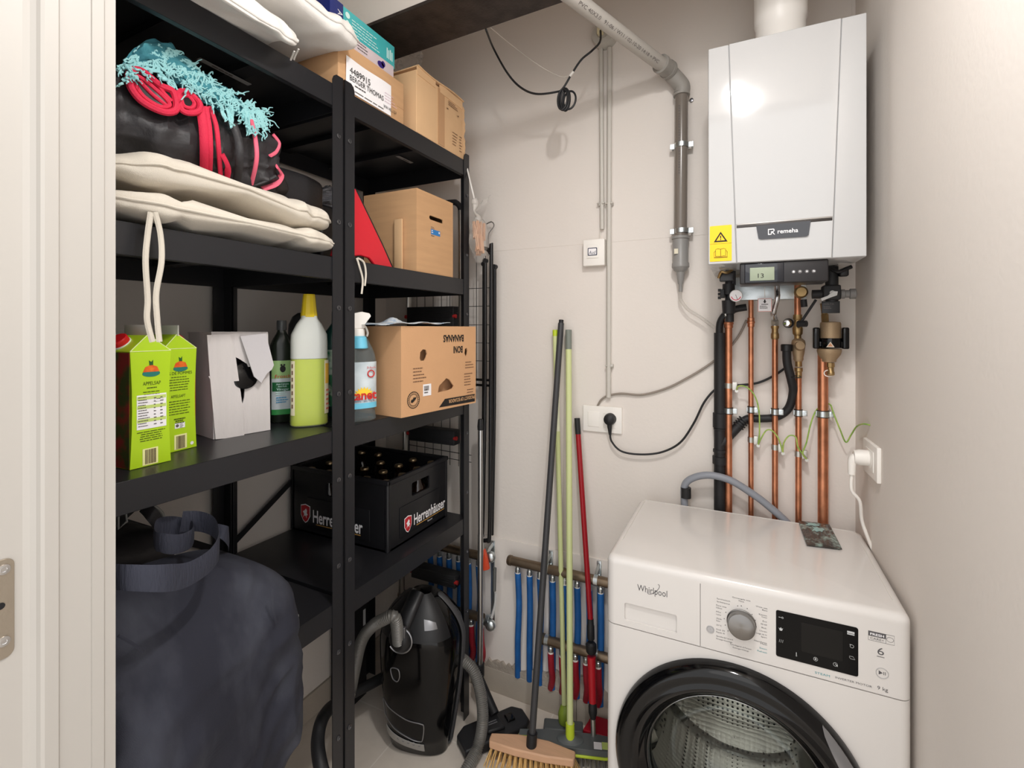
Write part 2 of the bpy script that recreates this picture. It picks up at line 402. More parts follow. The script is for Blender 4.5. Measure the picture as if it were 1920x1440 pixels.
def unit(y0, y1, label):
    t = thing('shelving_unit', label, 'shelf', S(-DEP/2, (y0+y1)/2), 'black metal shelving units')
    e = .0026
    post(t, 0, y1-e/2, -1, -1); post(t, 0, y0+e/2, -1, 1)
    post(t, -DEP, y1-e/2, 1, -1, screws=False); post(t, -DEP, y0+e/2, 1, 1, screws=False)
    for z in ZS: shelf(t, y0+.005, y1-.005, z)
    m = MB(SM); xb = -DEP-.002
    for (ya, za, yb, zb_) in ((y0+.02, .75, y1-.02, 1.10), (y0+.02, 1.10, y1-.02, .75)):
        d = V((0, yb-ya, zb_-za)).normalized(); n = V((0, -d.z, d.y))*.009
        a = V((xb, ya, za)); b = V((xb, yb, zb_)); k = V((.003, 0, 0))
        m.add([a-n, a+n, b+n, b-n, a-n+k, a+n+k, b+n+k, b-n+k], [(0, 1, 2, 3), (4, 5, 6, 7), (0, 1, 5, 4), (1, 2, 6, 5), (2, 3, 7, 6), (3, 0, 4, 7)])
    m.build('cross_brace', blk, t)
    return t
unit(-.53, -.001, 'black metal shelving unit nearer the doorway holding the cream cushions and juice')
unit(.001, .598, 'black metal shelving unit at the far end holding the banana box and crate')
# grey printed stickers under the deck of the top shelf
for (xa, ya, xb, yb, lb) in ((376, 108, 472, 158, 'pale printed sticker under the top shelf behind the turquoise scarf'), (748, 292, 775, 305, 'short pale sticker under the top shelf above the handled brown box')):
    a = W(xa, ya, Z=1.984); b = W(xb, yb, Z=1.984); d = (b-a); L = d.length; d.normalize(); n = V((-d.y, d.x, 0))
    m = MB().mat(0); m.prism(rrect(L, .014, .001), a-V((0, 0, .0006)), d, n, .0006); m.mat(1); m.bars(a+V((0, 0, -.0009))+n*.004+d*.03, d, n, L*.6, 1, .012, th=0)
    tag(m.build('sticker', [mat('grey_sticker', (150, 148, 146), .6), inkg]), lb, 'sticker', 'stickers under the top shelf')
# ================================================================ TOP SHELF (z = 2.003)
ZT = ZS[0]+.0008
def carton_mb(m, x0, x1, y0, y1, z0, z1, b=.0025):
    m.box(x0, x1, y0, y1, z0, z1, b); return m
# brown carton with the shipping label
bx = MB(); bx.box(-1.14, -.9105, .893, 1.150, ZT, 2.128, .003)
t = thing('cardboard_box', 'brown cardboard box with a large white shipping label on the top shelf', 'box', (-1.02, 1.02, ZT))
bx.build('box_body', card, t)
fl = MB(); fl.box(-.911, -.9102, 1.118, 1.149, 2.05, 2.0508)
fl.build('seam_crease', cardd, t)
lab = MB(); a = W(651, 101, X=-.9035); b = W(735, 160, X=-.9035)
LU = 2.094; LD = ZT+.004
def labf(u, v): return V((-.9095+.0018*math.sin(u*7+v*2)*v+.0015, a.y+(b.y-a.y)*u, LD+(LU-LD)*v))
lab.sheet(24, 10, labf, .0006); lo = lab.build('shipping_label', pap, t); lo['label'] = 'white shipping label with black printed name'
tx = MB(); X0 = -.9064
tx.text('4489915', .024, (X0, a.y+.012, LD+.047), YP, ZP, fit=.075, ); tx.text('BERGER THOMAS', .020, (X0, a.y+.012, LD+.029), YP, ZP, fit=.128)
tx.text('WW HEL.1234', .013, (X0, a.y+.140, LD+.012), YP, ZP, fit=.055)
tx.bars((X0, a.y+.03, LD+.020), YP, ZP, .06, 1, .006); tx.bars((X0, a.y+.03, LD+.006), YP, ZP, .17, 1, .006, h=.3)
tx.build('printed_name', ink, lo)
tx = MB(); tx.bars((X0, a.y+.145, LD+.055), YP, ZP, .055, 4, .008, h=.18, seed=3); tx.build('faint_stamp', mat('pink_ink', (206, 170, 190), .8), lo)
# light brown carton with a lifted lid
t = thing('cardboard_box', 'light brown cardboard box with lifted lid at the far end of the top shelf', 'box', (-1.02, 1.34, ZT))
bx = MB(); bx.box(-1.16, -.902, 1.200, 1.470, ZT, 2.196, .002); bx.build('box_body', card2, t)
m = MB()
def lid(u, v):
    return V((-1.15+.253*u, 1.203+.268*v, 2.203+.006*u-.004*math.sin(v*6)))
m.sheet(12, 14, lid, .004); m.box(-.904, -.9, 1.203, 1.30, 2.182, 2.2075); m.box(-.904, -.9, 1.325, 1.465, 2.180, 2.2075); m.build('lid_flap', card2, t)
m = MB(); m.box(-.9018, -.9004, 1.315, 1.352, ZT+.004, 2.192); o = m.build('parcel_tape', mat('brown_tape', (188, 146, 106), .3), t); o['label'] = 'shiny brown parcel tape'
m = MB(); m.box(-1.0, -.8995, 1.305, 1.325, 2.206, 2.2115); m.build('grey_tape', mat('grey_tape', (168, 160, 152), .4), t)
R = random.Random(5); pts = [(0, 0)]
for k in range(15): pts.append((R.uniform(.006, .017), ZT+.012+k*.012-ZT))
pts.append((0, .19)); m = MB(); m.prism([(p[0], p[1]) for p in pts], (-.9022, 1.4695, ZT), YP, ZP, .0016); m.build('torn_edge', card2, t)
m = MB(); X0 = -.9002
m.bars((X0, 1.375, 2.172), YP, ZP, .06, 3, .006, h=.4, seed=4); m.bars((X0, 1.365, 2.142), YP, ZP, .016, 1, .01); m.bars((X0, 1.432, 2.142), YP, ZP, .014, 1, .01)
m.bars((X0, 1.40, 2.075), YP, ZP, .035, 5, .010, h=.25, seed=6); m.bars((X0, 1.445, 2.075), YP, ZP, .02, 6, .010, h=.3, seed=7)
m.build('box_print', inkf, t)
# pale carton with purple blot lying on the labelled box
t = thing('carton', 'small pale carton with purple blot between teal box and labelled box', 'box', (-1.0, 1.02, 2.129))
m = MB(); m.box(-1.12, -.922, .93, 1.118, 2.1292, 2.168, .002); m.build('carton_body', mat('pale_carton', (206, 192, 196), .6), t)
m = MB(); m.prism(circ(0, 0, .014, 14, .009), (-.9216, 1.062, 2.146), YP, ZP, .0004); m.prism(circ(0, 0, .008, 12), (-.9216, 1.072, 2.152), YP, ZP, .0004); m.build('purple_blot', mat('purple_ink', (52, 32, 112), .6), t)
m = MB(); m.bars((-.9214, .97, 2.16), YP, ZP, .05, 3, .008, h=.3); m.build('carton_print', inkg, t)
# teal flat carton
t = thing('product_box', 'flat glossy teal carton with navy end on top of the stack of boxes', 'box', (-1.05, 1.02, 2.168))
m = MB(); m.box(-1.17, -.932, .930, 1.134, 2.170, 2.236, .0015); m.build('carton_body', tealm, t)
m = MB(); m.box(-1.1712, -.9308, .885, .930, 2.1688, 2.2372, .0012); m.build('navy_end_panel', mat('navy_print', (22, 38, 110), .35), t)
m = MB(); X0 = -.9312; m.text('Cloud', .026, (X0, 1.075, 2.178), (0, -.0, 1), (0, -1, 0), fit=.05) if False else None
m.bars((X0, .96, 2.215), YP, ZP, .12, 5, .008, h=.3, seed=9); m.prism(circ(0, 0, .008, 16), (X0, .945, 2.219), YP, ZP, .0003)
m.prism(circ(0, 0, .006, 16), (X0, .945, 2.200), YP, ZP, .0003)
for k in range(4): m.prism(rrect(.004, .03-.004*(k % 2), .001), (X0, 1.098+k*.007, 2.186), YP, ZP, .0003)
m.build('white_print', mat('pale_print', (206, 236, 234), .5), t)
m = MB(); m.text('ACTIV', .022, (-.98, .8846, 2.222), (-1, 0, 0), (0, 0, -1), fit=.07); m.text('AC', .024, (-.9304, .91, 2.215), (0, 0, -1), (0, 1, 0), fit=.026)
m.build('white_letters', pap, t)
# crumpled clear plastic
clear = mat('clear_plastic', (240, 240, 240), .12, trans=.85, ior=1.2, bump=.6, bscale=40, alpha=.45)
def crumple(c, sx, sy, sz, sd, n=26):
    def f(u, v):
        a = u*2*PI; b = (v-.5)*PI*.99; d = V((math.cos(b)*math.cos(a), math.cos(b)*math.sin(a), math.sin(b)))
        k = 1+.28*noise.noise(d*2.6+V((sd, 0, 0)))-.25*abs(noise.noise(d*5+V((0, sd, 0))))
        return V(c)+V((d.x*sx, d.y*sy, d.z*sz))*k
    return MB().grid(n, n, f, cu=True)
tag(crumple(W(762, 112, X=-1.03), .06, .045, .05, 3).build('plastic_wrap', clear, flat=True), 'crumpled clear plastic wrap between the teal box and the far open box', 'wrap')

# folded white seat cushions hanging over the front edge
def cushion(name, label, cat, C, L, Wd, H, rz, mt, seed=0, df=None, amp=.010, panels=2, group=None, e1=.5, ties=None, sc=7, wr=True):
    t = thing(name, label, cat, C, group)
    M = Matrix.Translation(C) @ Matrix.Rotation(rz, 4, 'Z')
    def D(p):
        # quilting grooves across the length
        g = 1
        for k in range(1, panels): g -= .42*math.exp(-((p.y+Wd/2-k*Wd/panels)/.016)**2)
        p = V((p.x, p.y, p.z*g))
        if wr:
            e = math.exp(-abs(abs(p.x)-L/2)/.05)+.25
            w1 = noise.noise(V((p.x*9, p.y*34, p.z*18+seed))); w2 = abs(noise.noise(V((p.x*14+seed, p.y*22, p.z*9))))
            p.z += (.0055*w1-.006*w2)*e*(1 if p.z > 0 else .6); p.x += .005*w1*e*(1 if p.x > 0 else -1)
        return df(p) if df else p
    m = MB(M); m.sq(L, Wd, H, e1, .22, 220, 44, amp, sc, seed, D); m.build('cushion_cover', mt, t)
    def edge(u):
        a = u*2*PI; sp = lambda x, e: math.copysign(abs(x)**e, x)
        p = V((L/2*sp(math.cos(a), .22)*1.004, Wd/2*sp(math.sin(a), .22)*1.004, .0))
        q = p*sc+V((seed, seed*1.7, 0)); k = noise.noise(q)*.7+noise.noise(q*2.3)*.35-abs(noise.noise(q*1.4+V((5, 0, 0))))*.5
        nn = V((p.x/(L*L), p.y/(Wd*Wd), 0)).normalized(); return D(p+nn*(k*amp+.001))
    m = MB(M); m.tube([edge(i/160) for i in range(160)], .0024, 6, closed=True); m.build('piping', mt, t)
    if ties:
        for pts, r in ties:
            m = MB(); m.tube(spl(pts, 8), r, 6, flat=r*.5); m.build('tie_cord', mt, t)
    return t
def dropA(p):
    k = max(0, p.x-.09); return V((p.x, p.y, p.z-6*k*k))
cushion('seat_cushion', 'white folded cushion drooping over the front edge nearest the doorway', 'cushion', (-1.005, .50, 2.040), .36, .46, .072, .02, canvasw, 2, dropA, .014, 1, 'white cushions on the top shelf', .62,
        ties=[([W(552, 96, X=-.86), W(548, 106, X=-.885), W(545, 113, X=-.9)], .002), ([W(560, 92, X=-.86), W(554, 104, X=-.885), W(551, 112, X=-.9)], .002)])
def dropB(p):
    k = max(0, p.x-.05); return V((p.x, p.y, p.z-1.2*k*k))
cushion('seat_cushion', 'white folded cushion resting across the labelled box, further from the doorway', 'cushion', (-.995, .70, 2.118), .30, .42, .075, -.03, canvasw, 9, dropB, .014, 1, 'white cushions on the top shelf', .62)

# ================================================================ SECOND SHELF (z = 1.576)
Z2 = ZS[1]+.0008
g = 'cream bench cushions stacked on the second shelf'
cords = [([W(283, 398, X=-.885), W(277, 440, X=-.888), W(273, 490, X=-.885), W(277, 560, X=-.885), W(276, 600, X=-.884), W(286, 641, X=-.884)], .0048),
         ([W(291, 398, X=-.883), W(301, 440, X=-.888), W(303, 490, X=-.885), W(293, 550, X=-.885), W(295, 600, X=-.884), W(299, 641, X=-.884)], .0048)]
cushion('bench_cushion', 'lower cream cushion with two dangling tie cords on the second shelf', 'cushion', (-1.085, .640, Z2+.0335), .40, .50, .060, 0, canvas, 4, None, .014, 4, g, .5, cords)
cushion('bench_cushion', 'upper cream cushion under the black padded bundle', 'cushion', (-1.09, .640, Z2+.0975), .385, .49, .064, 0, canvas, 12, lambda p: V((p.x, p.y, p.z+.010*math.cos(p.y*12+.6))), .016, 2, g, .55)
m = MB(); a = S(-.01, .012, Z2-.001)
t = thing('tie_cords', 'pair of cream tie cords hanging over the second shelf edge beside the red fin', 'cord', a)
for pp in ([(669, 484), (674, 500), (680, 524), (678, 551)], [(671, 484), (682, 492), (686, 512), (684, 536)]):
    m = MB(); m.tube(spl([W(x, y, X=-.897) for x, y in pp], 8), .0026, 6); m.build('cord', canvas, t)
# black padded bundle
t = thing('sleeping_bag', 'black quilted bundle with red webbing edges rolled on the cream cushions', 'sleeping bag', (-1.12, .65, Z2+.13))
BC = V((-1.115, .60, Z2+.222))
def bag(u, v):
    a = u*2*PI; b = (v-.5)*PI*.995; ce = math.cos(b); sp = lambda x, e: math.copysign(abs(x)**e, x)
    d = V((sp(ce, .75)*sp(math.cos(a), .8), sp(ce, .75)*sp(math.sin(a), .7), sp(math.sin(b), .8)))
    p = V((d.x*.165, d.y*.25, d.z*.105))
    # lower towards the far end
    p.z *= 1-.30*max(0, p.y/.25); p.z -= .026*max(0, p.y/.25)
    q = p*11; k = -abs(noise.noise(q))*.034+noise.noise(q*.6)*.03-abs(noise.noise(V((q.x*.5, q.y*2.2, q.z*.8))))*.030-abs(noise.noise(V((q.x*1.5+q.z*2, q.y*1.2-q.z*1.8, 3))))*.014
    return BC+p+d.normalized()*(k+.012)
m = MB(); m.grid(160, 90, bag, cu=True); m.build('quilted_body', nylon, t)
def onbag(px, py, off=.004):
    """point on the bundle surface seen at the pixel, found by marching along the sight line"""
    a = W(px, py, D=.5); b = W(px, py, D=1.8); d = (b-a)
    for i in range(500):
        p = a+d*(i/500); q = p-BC; sc_ = 1-.30*max(0, q.y/.25); z = (q.z+.026*max(0, q.y/.25))/sc_
        if abs(q.x/.170)**2.4+abs(q.y/.255)**2.6+abs(z/.108)**2.4 < 1: return p-d.normalized()*off
    return W(px, py, X=-.98)
def band(pp, wd, mt, nm='webbing', lab=None):
    pts = spl([onbag(x-3, y, .009) for x, y in pp], 6)
    m = MB(); m.tube(pts, wd, 8, flat=.0028, up=(.75, -.45, .45)); o = m.build(nm, mt, t)
    if lab: o['label'] = lab
band([(378, 200), (384, 240), (386, 285), (385, 335)], .0075, redm); band([(388, 200), (394, 240), (396, 285), (394, 336)], .006, redm)
band([(396, 200), (408, 235), (413, 280), (417, 334)], .0045, redm); band([(420, 290), (430, 312), (428, 338)], .006, redm)
band([(474, 225), (482, 262), (484, 300), (474, 346)], .0045, pinkm)
band([(515, 252), (526, 268), (520, 285), (510, 292)], .0045, pinkm); band([(522, 312), (530, 328), (520, 345), (495, 354)], .007, pinkm)
band([(440, 232), (450, 262), (452, 300), (446, 345)], .008, nylon, 'strap'); band([(455, 350), (490, 344), (520, 330)], .004, nylon, 'strap')
# rolled red-bound openings
def roll(pp, r, nm='rolled_binding', turns=()):
    pts = spl([onbag(x, y, .012) for x, y in pp], 8, closed=True)
    m = MB(); m.tube(pts, r, 8, closed=True); m.build(nm, redm, t)
    return pts
pA = roll([(242, 140), (252, 131), (270, 136), (300, 160), (324, 172), (331, 200), (322, 210), (300, 208), (266, 190), (246, 165)], .0062)
pB = roll([(334, 176), (350, 172), (372, 190), (374, 206), (358, 212), (340, 205)], .0055)
for pts, pp in ((pA, [(250, 150), (262, 145), (300, 175), (318, 196), (300, 200), (268, 180)]), (pB, [(340, 182), (352, 180), (364, 194), (358, 203), (344, 198)])):
    q = spl([onbag(x, y, .009) for x, y in pp], 6, closed=True); m = MB(); m.tube(q, .004, 8, closed=True); m.build('inner_binding', redm, t)
    c = sum(q, V((0, 0, 0)))/len(q); m = MB(); n = len(q); m.add([c]+q, [(0, 1+i, 1+(i+1) % n) for i in range(n)]); m.build('dark_opening', blkp, t)
for pp in ([(290, 150), (305, 172), (322, 190)], [(262, 152), (285, 176), (312, 198)]):
    m = MB(); m.tube(spl([onbag(x, y, .010) for x, y in pp], 6), .0035, 8); m.build('inner_binding', redm, t)
# turquoise scarf with a tangled fringe on top of the bundle
t = thing('fringed_scarf', 'turquoise scarf with a pale tangled fringe draped over the black bundle', 'scarf', (-1.12, .6, Z2+.3))
path = [(232, 118), (262, 96), (300, 92), (335, 108), (370, 135), (405, 160), (440, 180), (470, 198), (492, 212)]
ctr = [onbag(x, y+14, .006)+V((-.015, 0, .004)) for x, y in path]
C2 = spl(ctr, 6)
def sc(u, v):
    i = v*(len(C2)-1); a = C2[int(i)]; b = C2[min(int(i)+1, len(C2)-1)]; c = a+(b-a)*(i-int(i)); th = u*2*PI
    taper = .12+.88*min(1, v*6)*min(1, (1-v)*3+.15); rr = .042*taper*(1-.45*v)
    k = 1+.35*noise.noise(V((math.cos(th)*2, math.sin(th)*2, v*14)))-.3*abs(noise.noise(V((math.cos(th)*4, math.sin(th)*4, v*5))))
    return c+V((-.3*math.cos(th), -.25*math.cos(th), .9*math.sin(th)))*rr*k+V((math.cos(th)*.8, math.sin(th)*.2, 0))*rr*k
m = MB(); m.grid(40, 90, sc, cu=True, caps=True); m.build('scarf_cloth', turq, t)
R = random.Random(11); m = MB()
for k in range(330):
    s_ = R.random(); i = s_*(len(path)-1); a = path[int(i)]; b = path[min(int(i)+1, len(path)-1)]; f = i-int(i)
    x = a[0]+(b[0]-a[0])*f+R.uniform(-12, 16); y = a[1]+(b[1]-a[1])*f+14+R.uniform(-22, 26)
    pp = []; dx = R.uniform(-7, 12); dy = R.uniform(-3, 11)
    for q in range(5): pp.append(onbag(x+dx*q*.55+R.uniform(-3, 3), y+dy*q*.55+R.uniform(-3, 3), .016+R.uniform(0, .016)))
    m.tube(spl(pp, 4), .0017+R.random()*.0012, 5, rf=lambda q: .0022*(1-.6*q))
for (x, y, x2, y2) in ((224, 128, 262, 122), (430, 205, 436, 238), (460, 205, 468, 250), (470, 215, 480, 246), (488, 210, 497, 238), (415, 200, 425, 225), (240, 126, 300, 134), (300, 140, 330, 165)):
    for q in range(7):
        pp = [onbag(x+(x2-x)*f+R.uniform(-5, 5), y+(y2-y)*f+R.uniform(-4, 4), .014+R.uniform(0, .008)) for f in (0, .33, .66, 1)]
        m.tube(spl(pp, 4), .002, 5, rf=lambda q: .0030*(1-.6*q))
tag(m.build('fringe', turql, t), kind='stuff')
# dark mats behind, plastic bag
t = tag(MB(loc(-1.20, .845, Z2+.195)).sq(.28, .34, .115, .45, .3, 60, 24, .012, 8, 6).build('folded_mat', nylon), 'dark grey folded mat behind the cream cushions at the tall post', 'mat')
t.location = (0, 0, 0)
tag(crumple((-1.22, 1.135, Z2+.235), .07, .055, .045, 8).build('plastic_bag', mat('grey_plastic_film', (120, 122, 130), .25, trans=.4, alpha=.7, bump=.5, bscale=50), flat=True), 'grey crumpled plastic bag behind the tall handled brown box', 'bag')
# filler under it so that it rests on something real: a low dark storage box
tag(MB().box(-1.34, -1.14, 1.05, 1.18, Z2, Z2+.20, .01).build('storage_box', blkp), 'dark storage box at the back of the second shelf behind the red fin', 'box')
# red fin
t = thing('toy_fin', 'red curved plastic fin with black edge leaning against the tall brown box', 'fin', (-.96, 1.05, Z2))
def Fp(x, y): return W(x, y, X=-.925)
out = [(624, 479), (640, 420), (655, 380), (667, 352), (672, 362), (700, 420), (720, 462), (738, 503), (722, 501), (706, 500), (694, 484), (678, 479), (655, 482), (636, 486)]
pw = [Fp(*p) for p in out]; pl2 = [(p.y, p.z) for p in pw]
m = MB(); m.prism(pl2, (-.937, 0, 0), YP, ZP, .010); m.build('fin_panel', mat('red_plastic', (208, 32, 48), .35), t, bevel=.003)
m = MB(); m.tube([V((-.932, p.y+.003, p.z)) for p in spl([Fp(*p) for p in ((667, 352), (672, 362), (700, 420), (720, 462), (738, 502))], 6)], .0035, 8); m.build('edge_trim', blkp, t)
# tall brown box with a hand hole
t = thing('moving_box', 'tall plain brown box with hand hole and small blue mark on the second shelf', 'box', (-1.02, 1.31, Z2))
HX = -.9075; y0, y1, z0, z1 = 1.208, 1.414, Z2, Z2+.258
m = MB()
# front wall with a real hole
h0, h1 = W(805, 403, X=HX), W(831, 420, X=HX); hy0, hy1, hz0, hz1 = h0.y, h1.y, h1.z, h0.z
hole = [(hy0+p[0], hz0+p[1]) for p in rrect(hy1-hy0, hz1-hz0, .007)]
bm = bmesh.new(); ov = [bm.verts.new((HX, a, b)) for a, b in ((y0, z0), (y1, z0), (y1, z1), (y0, z1))]; hv = [bm.verts.new((HX, a, b)) for a, b in hole]
oe = [bm.edges.new((ov[i], ov[(i+1) % 4])) for i in range(4)]; he = [bm.edges.new((hv[i], hv[(i+1) % len(hv)])) for i in range(len(hv))]
bmesh.ops.triangle_fill(bm, use_beauty=True, edges=oe+he); r = bmesh.ops.extrude_face_region(bm, geom=bm.faces[:]); bmesh.ops.translate(bm, verts=[v for v in r['geom'] if isinstance(v, bmesh.types.BMVert)], vec=(-.004, 0, 0))
m.bm(bm)
m.box(-1.12, HX-.004, y0, y0+.004, z0, z1); m.box(-1.12, HX-.004, y1-.004, y1, z0, z1); m.box(-1.12, -1.116, y0+.004, y1-.004, z0, z1); m.box(-1.116, HX-.004, y0+.004, y1-.004, z0, z0+.004)
m.box(-1.116, HX-.004, y0+.004, (y0+y1)/2-.001, z1-.006, z1-.002); m.box(-1.116, HX-.004, (y0+y1)/2+.001, y1-.004, z1-.006, z1-.002)
m.build('box_body', card, t, flat=True)
a = W(808, 429, X=HX); b = W(825, 444, X=HX)
m = MB(); m.box(HX, HX+.0006, a.y, b.y, b.z, a.z); o = m.build('blue_mark', mat('blue_print', (40, 122, 190), .5), t)
m = MB(); m.prism(circ(0, 0, .0035, 14), (HX+.0006, b.y-.006, a.z-.006), YP, ZP, .0003); m.bars((HX+.0006, a.y+.002, a.z-.006), YP, ZP, .012, 2, .006); m.build('mark_print', pap, o)
m = MB(); m.bars((HX+.0002, a.y-.001, a.z+.006), YP, ZP, .026, 2, .004, h=.4); m.bars((HX+.0002, a.y, b.z-.006), YP, ZP, .028, 1, .006); m.build('box_print', inkg, t)
tag(MB().box(-.985, -.955, 1.196, 1.2025, Z2, Z2+.165, .001).build('folded_card', card2), 'small folded card standing between the red fin and tall brown box', 'card')
# ================================================================ THIRD SHELF (z = 1.149)
Z3 = ZS[2]+.0008
lime = mat('lime_print', (176, 212, 34), .35)
g = 'apple juice cartons on the third shelf'
def juice(label, C, rz, wd, dp, h, full):
    t = thing('juice_carton', label, 'carton', C, g)
    M = loc(*C, rz); m = MB(M); hy = wd/2; hx = dp/2; b = .0
    def sec(z): k = .0035*math.sin(z/h*PI); return k
    # body: front faces local +x; gable ridge runs along x
    vs = []
    for i in range(7):
        z = h*i/6; k = sec(z); vs += [(hx, -hy+k, z), (hx, hy-k, z), (-hx, hy-k, z), (-hx, -hy+k, z)]
    fs = [(4*i+j, 4*i+(j+1) % 4, 4*i+4+(j+1) % 4, 4*i+4+j) for i in range(6) for j in range(4)]+[(3, 2, 1, 0)]
    gz = h+.030; n = len(vs); vs += [(hx-.010, 0, gz), (-hx+.010, 0, gz)]; a = 24
    fs += [(a, a+1, n), (a+1, a+2, n+1, n), (a+2, a+3, n+1), (a+3, a, n, n+1)]
    m.add(vs, fs); m.build('carton_body', lime, t)
    m = MB(M); m.box(-hx+.006, hx-.006, -.0012, .0012, gz-.004, gz+.018, .0004); m.build('top_seam', mat('carton_white', (206, 204, 196), .5), t)
    m = MB(M); X = hx+.0004
    for s_ in (-1, 1):
        m.tube([(hx, s_*hy, h), (hx-.0099, 0, gz)], .0008, 5)
    m.tube([(hx, -hy, h), (hx, hy, h)], .0008, 5); m.build('fold_edge', mat('carton_edge', (226, 236, 170), .5), t)
    # dark picture on the left side
    m = MB(M); m.prism([(-hx+.001, .001), (hx-.001, .001), (hx-.001, h-.002), (-hx+.001, h-.002)], (0, -hy-.0002, 0), XP, ZP, .0005)
    o = m.build('fruit_picture', mat('fruit_print', (62, 74, 30), .4, col2=(150, 44, 40), vscale=26, thr=(.42, .58)), t)
    if full == 2:
        m = MB(M); m.box(-hx+.004, hx-.004, hy, hy+.0005, .004, h-.004); m.build('red_side_panel', mat('red_print', (206, 44, 30), .4), t)
    F = lambda y, z: M @ V((X, y, z)); uy = M.to_3x3() @ V((0, 1, 0))
    m = MB(); m.prism(circ(0, 0, .015, 20, .006), F(0, h-.041), uy, ZP, .0003); m.build('logo_banner', mat('logo_teal', (40, 120, 110), .4), t)
    m = MB(); m.prism([(-.014, 0), (-.010, .009), (0, .013), (.010, .009), (.014, 0)], F(0, h-.038), uy, ZP, .0005); m.build('logo_fruit', mat('logo_orange', (232, 130, 40), .4, col2=(214, 50, 30), vscale=80), t)
    m = MB(); m.prism([(-.003, 0), (-.004, .009), (0, .006), (.003, .010), (.003, 0)], F(0, h-.026), uy, ZP, .0005); m.build('logo_leaf', mat('logo_green', (40, 90, 40), .4), t)
    m = MB()
    if full == 1:
        m.text('APPELSAP', .0095, F(-.014, h-.062), uy, ZP, fit=.030); m.bars(F(-.012, h-.068), uy, ZP, .026, 1, .004, center=True)
        m.bars(F(-.020, h-.075), uy, ZP, .042, 5, .0048, seed=3, center=True, h=.3)
        m.bars(F(-.028, .062), uy, ZP, .056, 5, .004, seed=5, h=.35, center=True)
    else:
        m.text('JUS DE POMMES', .0085, F(-.032, h-.053), uy, ZP, fit=.056); m.bars(F(-.026, h-.059), uy, ZP, .045, 6, .0052, seed=4, h=.3, center=True)
        m.text('APFELSAFT', .0085, F(-.020, h-.100), uy, ZP, fit=.030); m.bars(F(-.030, h-.108), uy, ZP, .052, 6, .0052, seed=6, h=.3, center=True)
        m.bars(F(-.014, .064), uy, ZP, .024, 3, .004, seed=2, h=.6, center=True)
    m.build('printed_text', mat('olive_ink', (70, 84, 18), .6), t)
    if full == 1:
        m = MB(); m.prism([(0, 0), (.050, 0), (.050, .062), (0, .062)], F(-.024, .068), uy, ZP, .0003); q = m.build('nutrition_table', pap, t)
        m = MB()
        for k in (1, 4, 6): m.prism([(0, 0), (.0485, 0), (.0485, .006), (0, .006)], F(-.0233, .068+.004+k*.0082), uy, ZP, .0005)
        m.build('table_stripe', mat('pale_lime', (196, 216, 120), .5), q)
        m = MB(); m.bars(F(-.022, .125), uy, ZP, .02, 12, .0047, h=.3, th=.0009, seed=8); m.bars(F(.004, .122), uy, ZP, .006, 9, .006, h=.3, th=.0009, seed=9); m.bars(F(.015, .122), uy, ZP, .006, 9, .006, h=.3, th=.0009, seed=10); m.build('table_text', inkg, q)
    else:
        m = MB(); m.prism([(0, 0), (.021, 0), (.021, .011), (0, .011)], F(-.012, .046), uy, ZP, .0003); q = m.build('eco_label', pap, t)
        m = MB(); m.prism(circ(.005, .0055, .0032), F(-.012, .046), uy, ZP, .0006); m.bars(F(-.002, .053), uy, ZP, .009, 3, .003, th=.0006); m.build('label_print', inkg, q)
        m = MB(); m.prism(circ(0, 0, .0036), F(.024, .010), uy, ZP, .0004); m.build('round_mark', pap, t)
    m = MB(); yb = -.0145 if full == 1 else -.013; m.prism([(0, 0), (.026, 0), (.026, .030), (0, .030)], F(yb, .002 if full == 1 else .003), uy, ZP, .0003); q = m.build('barcode_panel', mat('pale_yellow', (240, 238, 170), .5), t)
    m = MB(); R = random.Random(full); y = yb+.004
    while y < yb+.0225:
        k = R.choice((.0006, .0009, .0014)); m.prism([(0, 0), (k, 0), (k, .026), (0, .026)], F(y, .004), uy, ZP, .0006); y += k+R.choice((.0005, .0008))
    m.build('barcode', mat('brown_ink', (84, 60, 44), .6), q)
    # red screw cap on the sloping roof panel facing the doorway
    c = M @ V((hx-.050 if full == 1 else -hx+.03, -hy*.62, h+.013)); ax = (M.to_3x3() @ V((.15, -.62, .75))) if full == 1 else (M.to_3x3() @ V((0, .6, .75)))
    if full == 2: c = M @ V((0, hy*.5, h+.014))
    m = MB(); m.lathe([(.0165, 0), (.0165, .003)], c, ax, 28); m.build('cap_collar', pap, t)
    m = MB(); pr = [(.0155, .003), (.0155, .012), (.0140, .0135), (.001, .0135)]; m.lathe(pr, c, ax, 36); m.build('screw_cap', mat('red_cap', (206, 28, 34), .35), t, bevel=.0004)
juice('apple juice carton with white nutrition table and red screw cap, nearest the doorway', (-1.020, .5045, Z3), .04, .069, .086, .209, 1)
juice('apple juice carton with a barcode and no nutrition table, further from the doorway', (-1.085, .590, Z3), .10, .069, .086, .209, 2)

